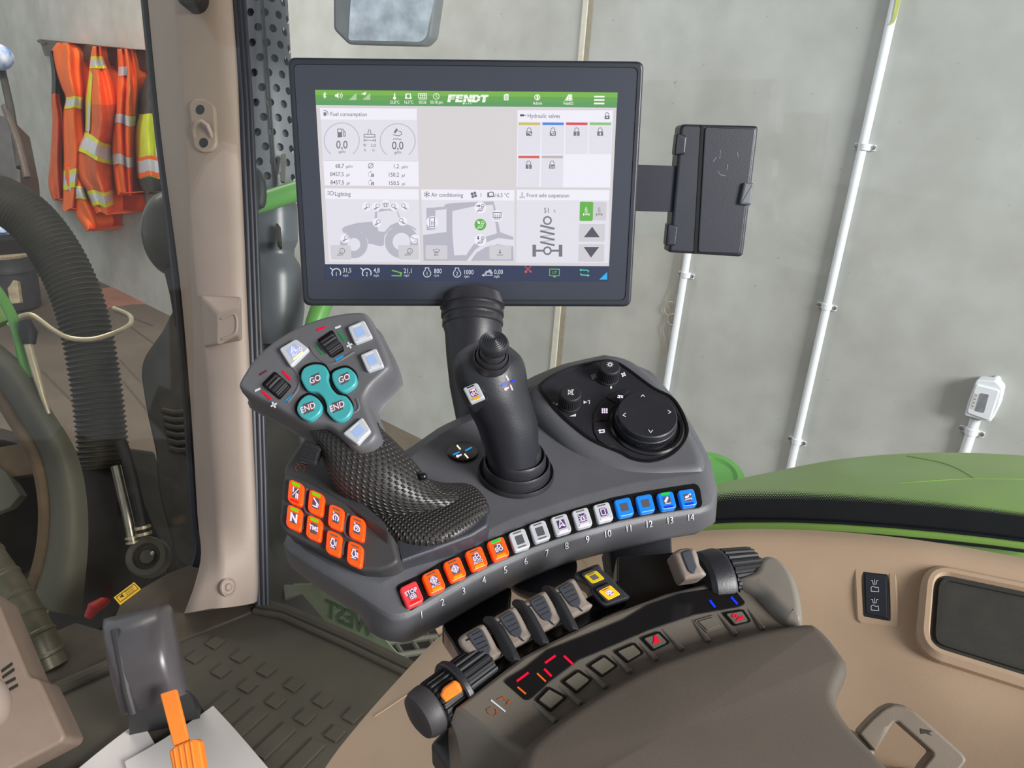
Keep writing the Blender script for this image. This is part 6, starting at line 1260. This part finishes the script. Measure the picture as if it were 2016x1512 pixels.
# clothes rail and work clothes
b = MB(); b.slab(WALL, [(76, 77), (292, 100), (292, 140), (88, 110)], .0, .05, .004, 2); rl = b.build('hook_rail', M['steelrail']); tag(rl, 'brown-grey metal hook rail the orange work clothes hang from', 'rail')
b = MB(); b.tube([WALL.at(90, 86, .05), WALL.at(76, 81, .06)], .012, 8); b.build('rail_tip', M['steelrail'], rl)
def garment(name, label, rows, mat, h0=.16, off=.03, folds=3, amp=.035, ph=0, bands=(), stripes=(), grp='work clothes on the hook rail'):
    rows = cr(rows, 5, False); n = len(rows); m = 26
    def pt(s_, t, dh=0):
        i = min(int(t * (n - 1)), n - 2); f = t * (n - 1) - i; v, l, r = [a + (b_ - a) * f for a, b_ in zip(rows[i], rows[i + 1])]
        hh = off + h0 * (math.sin(math.pi * min(max(s_, 0), 1)) ** .6) * (.55 + .45 * min(1, t * 3)) + amp * math.sin(folds * 2 * math.pi * s_ + ph + 2.2 * math.sin(3 * t + ph)) * math.sin(math.pi * s_)
        return WALL.at(l + (r - l) * s_, v + 3 * math.sin(9 * s_ + ph) * t, hh + dh)
    front = [[pt(j / m, i / 40) for j in range(m + 1)] for i in range(41)]; b = MB(); V = [p for r in front for p in r]; k = len(V)
    back = [WALL.at(*( (lambda q: (q[1], q[0]))((rows[min(int(i / 40 * (n - 1)), n - 1)][0], 0))), 0) for i in range(1)]
    V2 = [p - WALL.n * ((p - WALL.o).dot(WALL.n) - .012) for p in V]; fs = []; w = m + 1; mi = []
    for i in range(40):
        for j in range(m):
            a = (i * w + j, i * w + j + 1, (i + 1) * w + j + 1, (i + 1) * w + j); fs.append(a); t = i / 40; q_ = 0
            for bi, (t0, t1) in enumerate(bands): q_ = bi + 1 if t0 <= t < t1 else q_
            mi.append(q_); fs.append(tuple(x + k for x in a)[::-1]); mi.append(q_)
    for i in range(40): fs += [(i * w, (i + 1) * w, (i + 1) * w + k, i * w + k), (i * w + m, (i + 1) * w + m, (i + 1) * w + m + k, i * w + m + k)]; mi += [0, 0]
    for j in range(m): fs += [(j, j + 1, j + 1 + k, j + k), (40 * w + j, 40 * w + j + 1, 40 * w + j + 1 + k, 40 * w + j + k)]; mi += [0, len(bands)]
    b.add(V + V2, fs); b.m = mi
    root = b.build(name, [M[x] for x in ([mat] if isinstance(mat, str) else mat)], sharp=80); tag(root, label, 'work clothes', grp)
    for mt, s0, s1, ta0, ta1, tb0, tb1 in stripes:      # top edge goes ta0..ta1, lower edge tb0..tb1 across the cloth
        g_ = MB(); ns = 14
        g_.grid([[pt(s0 + (s1 - s0) * j / ns, (ta0 + (ta1 - ta0) * j / ns) * (1 - r_) + (tb0 + (tb1 - tb0) * j / ns) * r_, .012) for j in range(ns + 1)] for r_ in (0, .5, 1)])
        o = g_.build({'silver': 'reflective_stripe', 'lime': 'lime_border', 'dcloth': 'dark_patch', 'hivis': 'orange_border'}[mt], M[mt], root, sharp=80)
    return root
def tri(t0, t1, s0=.03, s1=.97, sl=0, e=.022): return [('lime', s0, s1, t0, t0 + sl, t0 + e, t0 + sl + e), ('silver', s0, s1, t0 + e, t0 + sl + e, t1 - e, t1 + sl - e), ('lime', s0, s1, t1 - e, t1 + sl - e, t1, t1 + sl)]
garment('work_trousers', 'faded dark orange trousers hanging leftmost on the rail', [(100, 97, 106), (150, 102, 120), (193, 101, 119), (241, 103, 127), (310, 99, 124), (361, 95, 126), (392, 104, 124)], ['dcloth', 'hivisd'], .10, .04, 2, .03, 1, bands=[(.3, 1.01)])
garment('hooded_jacket', 'bright orange hooded jacket with one lime and silver band', [(84, 112, 144), (103, 101, 160), (138, 107, 162), (172, 120, 165), (193, 129, 165), (220, 124, 165), (258, 122, 168), (310, 124, 172), (361, 123, 166), (413, 122, 155)], 'hivis', .17, .06, 2, .03, 0, stripes=tri(.43, .53) + tri(.83, .91))
garment('work_jacket', 'orange jacket with crossed lime bordered silver bands, middle of the rail', [(91, 182, 201), (120, 177, 206), (151, 173, 219), (206, 165, 232), (258, 165, 226), (299, 142, 221), (344, 140, 223), (378, 166, 224), (420, 186, 225)], ['hivis', 'hivisd'], .2, .08, 2, .04, 2, bands=[(.36, .86)], stripes=tri(.09, .19) + tri(.5, .61, .02, .98, .09) + [('lime', .05, .2, .2, .24, .5, .5), ('silver', .09, .2, .22, .26, .5, .52)] + tri(.87, .95))
garment('work_trousers', 'orange trouser leg with lime wedge hanging lowest, above the ribbed hose', [(325, 128, 146), (361, 128, 166), (385, 140, 170), (420, 148, 186), (440, 160, 192), (453, 168, 186)], 'hivis', .12, .14, 1, .03, .5, stripes=tri(.24, .44))
garment('safety_vest', 'orange coverall with plain grey bands, fourth on the rail', [(96, 230, 263), (138, 232, 272), (172, 227, 275), (213, 220, 272), (261, 217, 267), (327, 220, 265), (382, 229, 265)], 'hivis', .18, .06, 3, .04, 1.4, stripes=[('silver', .03, .45, .14, .14, .22, .22), ('silver', .03, .97, .54, .56, .60, .63), ('silver', .03, .97, .77, .79, .82, .84)])
garment('rain_jacket', 'lime and charcoal jacket with an orange edged silver band beside the pillar', [(146, 290, 304), (189, 273, 312), (213, 275, 318), (258, 265, 322), (296, 265, 324), (330, 268, 322), (361, 272, 320), (380, 284, 312)], ['dcloth', 'lime', 'dcloth'], .17, .06, 2, .03, .3, bands=[(.32, .80), (.80, 1.01)], stripes=[('hivis', .02, .98, .62, .62, .65, .65), ('silver', .02, .98, .65, .65, .75, .75), ('hivis', .02, .98, .75, .75, .79, .79), ('silver', .7, .98, .42, .42, .62, .62)])
# ---------------------------------------------------------------- outside, in front of the windscreen
b = MB(); pth = cr([(-70, 368, 1.98), (0, 392, 1.98), (60, 432, 1.98), (110, 497, 1.98), (148, 575, 1.98), (172, 660, 1.98), (188, 750, 1.98), (199, 840, 1.98), (206, 920, 1.98)], 44, False); n = len(pth)
b.tube([D(*p) for p in pth], [.0575 + .0035 * math.cos(2 * math.pi * i / 5) for i in range(n)], 32); hs_ = b.build('ribbed_hose', M['hose'], sharp=80); tag(hs_, 'thick black ribbed hose curving down behind the windscreen', 'hose')
b = MB(); b.tube([D(*p) for p in cr([(18, 640, 1.86), (36, 626, 1.86), (54, 620, 1.86), (70, 624, 1.86), (108, 652, 1.86), (140, 666, 1.87), (182, 668, 1.88), (224, 656, 1.90), (252, 642, 1.96), (259, 630, 2.02), (252, 619, 2.06), (224, 607, 2.10)], 4, False)], .0062, 10); w_ = b.build('wire_hoop', M['wire']); tag(w_, 'bent galvanised wire hoop round the ribbed hose', 'hoop')
gs = thing('green_stand', 'green painted bent bar at the left edge with a black grip', 'stand', D(60, 740, 1.82))
b = MB(); b.tube([D(*p) for p in cr([(-40, 540, 1.82), (-8, 570, 1.82), (20, 615, 1.82), (36, 660, 1.82), (46, 710, 1.82), (60, 745, 1.82)], 4, False)], .012, 12); b.build('bar', M['greenpipe'], gs)
b = MB(); b.tube([D(48, 632, 1.80), D(56, 655, 1.80), D(58, 678, 1.80)], [.014, .02, .013], 12); b.build('grip', M['blackm'], gs)
b = MB(); b.tube([D(54, 672, 1.80), D(70, 730, 1.80), D(84, 780, 1.80), D(96, 815, 1.80)], [.010, .010, .007, .005], 12); b.build('rod', M['wire'], gs)
b = MB(); b.slab(Pl(D(-10, 600, 1.9), c2w(Vector((0, -.3, -1)))), [(-40, 560), (0, 585), (20, 628), (-10, 640), (-40, 640)], -.02, 0, .004, 2); b.build('plate', M['green'], gs)
# wheel: mudguard band, tyre and hub
mg = thing('wheel_arch', 'dusty grey curved mudguard over a dark front wheel at the left edge', 'mudguard', D(110, 1180, 1.8))
le = [(-60, 700), (0, 765), (41, 828), (68, 870), (86, 915), (97, 980), (97, 1040), (90, 1090), (76, 1140), (58, 1195)]; re = [(-20, 660), (42, 714), (76, 762), (104, 812), (134, 858), (156, 905), (170, 972), (174, 1050), (170, 1120), (160, 1215)]
L2, R2 = resamp(cr(le, 4, False), 40), resamp(cr(re, 4, False), 40)
rows = []
for s_ in [k / 8 for k in range(9)]: rows.append([D(l.x + (r.x - l.x) * s_, l.y + (r.y - l.y) * s_, 1.82 - .05 * math.sin(math.pi * s_)) for l, r in zip(L2, R2)])
shell('guard_band', rows, M['mud'], .02, mg)
b = MB(); b.tube([D(p.x - 7, p.y + 6, 1.83) for p in L2], .017, 10); b.build('inner_edge', M['brown'], mg)
fw = mg
wc_ = D(-60, 1010, 2.12); wa = c2w(Vector((.75, -.1, -.66))).normalized()
b = MB(); b.lathe(wc_, wa, [(.13, -.10), (.20, -.11), (.235, -.06), (.24, 0), (.235, .06), (.20, .11), (.13, .10)], 48); b.build('tyre', M['blackoil'], fw)
b = MB(); b.lathe(wc_, wa, [(.13, -.09), (.14, .09), (.10, .06), (.07, .02), (.03, .03), (.002, .03)], 40); b.build('rim', M['brown'], fw)
b = MB(); b.slab(Pl(D(10, 960, 1.95), c2w(Vector((0, -.2, -1)))), [(-60, 880), (12, 930), (40, 975), (18, 1000), (-60, 1030)], -.03, 0, .004, 2); b.build('bracket', M['mud'], fw)
b = MB(); b.slab(Pl(D(40, 900, 1.98), c2w(Vector((0, -.2, -1)))), [(-60, 890), (60, 870), (90, 890), (96, 930), (-60, 950)], -.03, 0, .004, 2); b.build('link_arm', M['brown'], fw)
# front axle block with rods
ch = thing('front_axle_block', 'oily black machine block with two hydraulic rods behind the windscreen', 'machine', D(240, 1190, 1.95))
b = MB(); b.slab(Pl(D(230, 1050, 1.93), c2w(Vector((0, -.15, -1)))), rpoly([(100, 890), (246, 880), (268, 960), (292, 1020), (320, 1080), (330, 1130), (250, 1190), (170, 1270), (90, 1270)], 8, 3), -.16, 0, .01, 3); b.build('block', M['blackoil'], ch)
for lab, pts, rr, mt in (('rod', [(228, 918, 1.88), (240, 970, 1.87), (252, 1020, 1.86), (262, 1070, 1.86)], .012, 'screw'), ('hydraulic_hose', [(238, 870, 1.87), (252, 910, 1.86), (270, 985, 1.85), (284, 1055, 1.85)], .014, 'blackm')):
    b = MB(); b.tube([D(*p) for p in cr(pts, 4, False)], rr, 12); r_o = b.build(lab, M[mt], ch)
    for f in (.72, .9):
        q0 = Vector(pts[-2]).lerp(Vector(pts[-1]), f); q1 = Vector(pts[-2]).lerp(Vector(pts[-1]), f + .08); b = MB(); b.tube([D(*q0), D(*q1)], rr * 1.35, 12); b.build('fitting', M['wire'], r_o)
b = MB(); fc = D(290, 1096, 1.86); fa = c2w(Vector((.15, -.35, -1))); b.lathe(fc, fa, [(.048, -.03), (.048, .006), (.044, .010), (.032, .010), (.030, -.01), (.018, -.012), (.016, .004), (.002, .004)], 36); b.build('flange', M['mud'], ch)
b = MB(); b.sphere(D(300, 1090, 1.83), .006, 10); b.build('bolt', M['screw'], ch)
rd = thing('red_cap', 'small red plastic part beside the black block above the front sill', 'cap', D(188, 1200, 1.72))
b = MB(); b.tube([D(174, 1214, 1.72), D(184, 1196, 1.72), D(202, 1186, 1.74), D(212, 1183, 1.76)], [.009, .014, .012, .006], 14); b.build('cap_body', M['red'], rd)
# black flap and round lamp by the pillar
fp = thing('rubber_flap', 'dusty black ribbed rubber flap left of the pillar', 'flap', D(350, 1105, 1.74))
FPn = c2w(Vector((-.25, -.2, -1)))
FPl = Pl(D(340, 850, 1.88), FPn); b = MB(); b.slab(FPl, cr([(352, 602), (318, 652), (285, 700), (277, 735), (281, 770), (289, 817), (295, 845), (305, 892), (308, 939), (317, 994), (333, 1050), (352, 1110), (410, 1110), (405, 900), (385, 700)], 3), -.05, 0, .012, 4, px_h=-.004); fo = b.build('flap_body', M['flap'], fp)
for k in range(6):
    b = MB(); y = 810 + 15 * k; b.tube([FPl.at(322 + 3 * k, y - 2, 0), FPl.at(345 + 2 * k, y + 3, .006), FPl.at(380, y, .004)], .008, 8); b.build('flap_rib', M['flap'], fo)
wl = thing('work_lamp', 'dark egg-shaped lamp housing left of the pillar above the flap', 'lamp', D(335, 540, 1.8))
b = MB(); b.sphere(D(338, 462, 1.80), .066, 28, sc=(1, .9, 1.5)); b.build('lamp_housing', P('dark_lamp_plastic', (70, 68, 62), .35, noise=.15), wl)
b = MB(); b.tube([D(350, 530, 1.8), D(362, 580, 1.8), D(372, 640, 1.8)], [.03, .03, .03], 14); b.build('lamp_bracket', M['blackm'], wl)
b = MB(); b.slab(Pl(D(340, 570, 1.9), FPn), [(329, 546), (344, 560), (350, 594), (341, 590)], -.02, 0, .004, 2); yt = b.build('yellow_marker', M['yellow']); tag(yt, 'small yellow piece between the lamp and the flap', 'marker')
# ---------------------------------------------------------------- exhaust, right of the pillar
ex = thing('exhaust_stack', 'grey perforated exhaust guard standing above a dark canister', 'exhaust', D(548, 640, 1.95))
a0, a1 = D(513, -60, 1.90), D(540, 392, 1.95); axx = (a1 - a0); N = 44; x = axx.normalized().orthogonal().normalized(); y = axx.normalized().cross(x); r = .0605; nz = 30
b = MB(); rows = [[a0 + axx * (i / nz) + (x * math.cos(2 * math.pi * k / N) + y * math.sin(2 * math.pi * k / N)) * r for k in range(N + 1)] for i in range(nz + 1)]
vs = [p for q_ in rows for p in q_]; fs = []; ul = .0345; vl = .035; circ_ = 11.0; hl = axx.length / vl
for i in range(nz):
    for k in range(N):
        b.uv[len(fs)] = [(k / N * circ_, i / nz * hl), ((k + 1) / N * circ_, i / nz * hl), ((k + 1) / N * circ_, (i + 1) / nz * hl), (k / N * circ_, (i + 1) / nz * hl)]
        fs.append((i * (N + 1) + k, i * (N + 1) + k + 1, (i + 1) * (N + 1) + k + 1, (i + 1) * (N + 1) + k))
b.add(vs, fs); b.build('guard_tube', M['perf'], ex)
b = MB(); b.tube([a0, a1], .046, 28); b.build('inner_pipe', M['can'], ex)
b = MB(); b.tube([D(512, -60, 1.835), D(531, 190, 1.86), D(545, 385, 1.885)], .003, 6); b.build('seam', M['darkmetal'], ex)
c0, c1 = D(540, 392, 1.95), D(548, 680, 2.0); ca = (c1 - c0); cl = ca.length; w = 1.95 / F
b = MB(); b.lathe(c0, ca, [(30 * w, 0), (43 * w, .01), (44 * w, .20 * cl), (43 * w, .28 * cl), (36 * w, .34 * cl), (36 * w, .38 * cl), (46 * w, .44 * cl), (52 * w, .52 * cl), (53 * w, .75 * cl), (48 * w, .88 * cl), (36 * w, .98 * cl)], 40); cn = b.build('canister', M['can'], ex)
b = MB(); b.slab(Pl(D(548, 450, 1.88), c2w(Vector((0, -.2, -1)))), [(542, 440), (547, 440), (550, 482), (546, 484)], -.02, .004); b.build('slot', M['ink'], cn)
b = MB(); b.slab(Pl(D(552, 300, 1.87), c2w(Vector((.3, -.2, -1)))), rpoly([(553, 303), (564, 302), (562, 358), (552, 356)], 3, 3), -.006, .004, .001, 2); b.build('latch', M['screw'], ex)
gpz = thing('green_tube', 'green painted tube passing behind the screen beside the exhaust', 'tube', D(615, 700, 1.85))
b = MB(); b.tube([D(*p) for p in cr([(478, 408, 1.80), (520, 397, 1.80), (580, 378, 1.80), (640, 365, 1.82), (690, 400, 1.85), (690, 480, 1.86), (655, 560, 1.86), (628, 615, 1.86), (616, 660, 1.86), (612, 720, 1.86)], 5, False)], .0235, 16); b.build('tube_body', M['greenpipe'], gpz)
hk = thing('black_hook', 'black bracket hooked over the green tube next to the pillar', 'bracket', D(508, 400, 1.74))
b = MB(); b.tube([D(*p) for p in cr([(498, 336, 1.74), (508, 345, 1.74), (513, 370, 1.74), (512, 398, 1.74), (503, 408, 1.74)], 4, False)], [.010] * 6 + [.013] * 8 + [.010] * 3, 12); b.build('hook_body', M['blackm'], hk)
hd_ = thing('engine_hood', 'dark dirty machine side seen through the glass between pillar and key block', 'machine', D(560, 1200, 1.95))
b = MB(); b.slab(Pl(D(550, 900, 1.96), c2w(Vector((.1, -.2, -1)))), rpoly([(470, 660), (566, 664), (590, 760), (610, 900), (640, 1060), (690, 1210), (640, 1290), (470, 1290)], 10, 4), -.3, 0, .02, 3); b.build('side_sheet', M['darkmetal'], hd_)
b = MB(); b.slab(Pl(D(600, 1130, 1.92), c2w(Vector((.1, -.6, -1)))), [(555, 1128), (620, 1110), (650, 1150), (560, 1180)], -.02, 0, .004, 2); b.build('step_plate', M['mud'], hd_)
# mirror
mi = thing('wing_mirror', 'grey framed wing mirror hanging at the top above the screen', 'mirror', D(760, -40, 1.6))
MI = Pl(D(760, 40, 1.58), Vector((-.12, -1, -.02)))
b = MB(); b.slab(MI, rpoly([(655, -120), (862, -120), (860, 0), (849, 76), (833, 92), (686, 88), (656, 58)], 8, 4), -.06, 0, .008, 4, px_h=-.002); b.build('housing', M['mirrorback'], mi)
b = MB(); b.slab(MI, rpoly([(695, -110), (858, -110), (855, 0), (840, 74), (828, 83), (685, 80), (690, 0)], 7, 4), -.002, .0015, .0008, 2); b.build('glass', M['mirror'], mi)
# rear fender outside the side window
fr2 = grid_rows([[(1330, 985, 1.50), (1330, 1000, 1.42), (1330, 1030, 1.32), (1330, 1100, 1.25)], [(1420, 952, 1.52), (1420, 975, 1.40), (1420, 1010, 1.28), (1420, 1090, 1.20)], [(1520, 929, 1.52), (1520, 960, 1.38), (1520, 1005, 1.25), (1520, 1090, 1.16)], [(1640, 906, 1.50), (1640, 945, 1.34), (1640, 1000, 1.21), (1640, 1090, 1.12)], [(1760, 894, 1.47), (1760, 938, 1.30), (1760, 1000, 1.17), (1760, 1095, 1.08)], [(1880, 891, 1.43), (1880, 940, 1.26), (1880, 1005, 1.13), (1880, 1105, 1.04)], [(2016, 897, 1.38), (2016, 950, 1.21), (2016, 1020, 1.09), (2016, 1120, 1.00)], [(2160, 912, 1.33), (2160, 970, 1.16), (2160, 1040, 1.04), (2160, 1150, .96)]], 8, 6)
fd_ = shell('rear_fender', fr2, M['green'], -.0 + .02); tag(fd_, 'curved green painted rear fender outside the side window', 'fender')
FS = Surf(fd_)
for pts in ([(1786, 898), (1850, 910), (1890, 925), (1920, 943)], [(1770, 952), (1850, 946), (1920, 943), (2016, 944)]):
    b = MB(); b.tube([FS.at(u, v, .0) for u, v in cr(pts, 5, False)], .0012, 6); b.build('pressed_crease', M['green'], fd_)
gr = thing('green_ring', 'green ring with a grey inside behind the console and the fender', 'ring', D(1400, 960, 1.75))
rc = D(1398, 950, 1.72); ra = c2w(Vector((0, -.75, -.66))).normalized(); b = MB(); b.lathe(rc, ra, [(.050, -.02), (.072, -.02), (.079, 0), (.072, .022), (.056, .026), (.050, .02)], 48); b.build('ring_body', M['greenpipe'], gr)
b = MB(); b.lathe(rc, ra, [(.050, -.015), (.050, .012), (.03, .004), (.002, .004)], 40); b.build('ring_inside', M['mud'], gr)
# step grating beyond the door glass, and the decal on it
sg = thing('step_grating', 'dusty metal step grating seen through the glass below the console', 'step', D(760, 1290, 1.7))
GZ = Pl(Vector((0, 0, .62)), Z); g0, g1, g2 = GZ.loc(560, 1150), GZ.loc(930, 1180), GZ.loc(700, 1340)
q_ = [GZ.at(560, 1140), GZ.at(900, 1120), GZ.at(960, 1290), GZ.at(720, 1330)]
b = MB(); b.loft([[p - Z * .05 for p in q_], [p - Z * .03 for p in q_]]); b.build('tread_plate', M['darkmetal'], sg)
for k in range(9):
    b = MB(); t = k / 8; b.tube([q_[0].lerp(q_[3], t), q_[1].lerp(q_[2], t)], .008, 6); b.build('tread_bar', M['mud'], sg)
for k in range(9):
    b = MB(); t = k / 8; b.tube([q_[0].lerp(q_[1], t) - Z * .004, q_[3].lerp(q_[2], t) - Z * .004], .006, 6); b.build('cross_bar', M['mud'], sg)
b = MB(); b.slab(SIDE, [(578, 1150), (620, 1150), (700, 1195), (760, 1262), (800, 1306), (760, 1288), (650, 1234)], -.008, -.0055)
dcl = b.build('window_decal', P('pale_green_decal', (122, 134, 110), .7, noise=.12), win2)
b = MB(); text(b, SIDE, 'WEST', 688, 1218, 34, -.0035, right=(-1, -.47), up=(.04, -1), nar=.82, bold=.02); b.build('decal_lettering', P('dark_green_print', (66, 92, 66), .7, noise=.1), win2)
# left edge bits on the far wall
bk_ = FLOOR.at(28, 604); dr_ = thing('drum', 'dark drum with a dusty beige lid against the far wall', 'drum', bk_)
b = MB(); b.lathe(bk_, Z, [(.17, 0), (.19, .02), (.20, .30), (.21, .31), (.21, .34), (.20, .36), (.205, .42), (.19, .43)], 36); b.build('drum_body', M['bucket'], dr_)
b = MB(); b.lathe(bk_ + Z * .43, Z, [(.20, -.01), (.205, .012), (.19, .02), (.17, .012), (.002, .012)], 36); b.build('drum_lid', M['lid'], dr_)
b = MB(); b.slab(Pl(bk_ + Z * .15 + (CAM - bk_).normalized() * .21, c2w(Vector((0, 0, -1)))), rpoly([(12, 552), (34, 552), (40, 596), (20, 598)], 3, 3), -.03, .004); b.build('drum_label', M['lid'], dr_)
sh = thing('shelf_crate', 'black crate at the left edge behind the ribbed hose', 'crate', FLOOR.at(20, 560))
b = MB(); b.slab(Pl(D(10, 400, 4.9), c2w(Vector((.2, -.1, -1)))), rpoly([(-70, 210), (20, 230), (40, 330), (46, 430), (60, 470), (-70, 480)], 4, 3), -.3, 0, .02, 2); b.build('crate_body', M['bucket'], sh)
b = MB(); b.slab(Pl(D(5, 445, 4.8), c2w(Vector((.2, -.1, -1)))), [(-40, 442), (14, 436), (22, 448), (10, 458), (-40, 460)], -.05, 0, .004, 2); b.build('blue_lid', M['bluebag'], sh)
bm_ = thing('broom', 'two grey tool handles leaning at the left edge of the far wall', 'tools', D(50, 340, 4.6))
for pts in ([(2, 130, 4.7), (20, 210, 4.6), (40, 330, 4.5)], [(10, 210, 4.6), (36, 280, 4.5), (54, 350, 4.5)]):
    b = MB(); b.tube([D(*p) for p in pts], .022, 10); b.build('handle', M['steelrail'] if pts[0][0] == 10 else M['darkmetal'], bm_)
b = MB(); b.sphere(D(-6, 112, 4.6), .095, 20, sc=(1, .8, .8)); bb_ = b.build('plastic_bag', M['bluebag']); tag(bb_, 'blue and white plastic bundle hanging at the top left edge', 'bag')
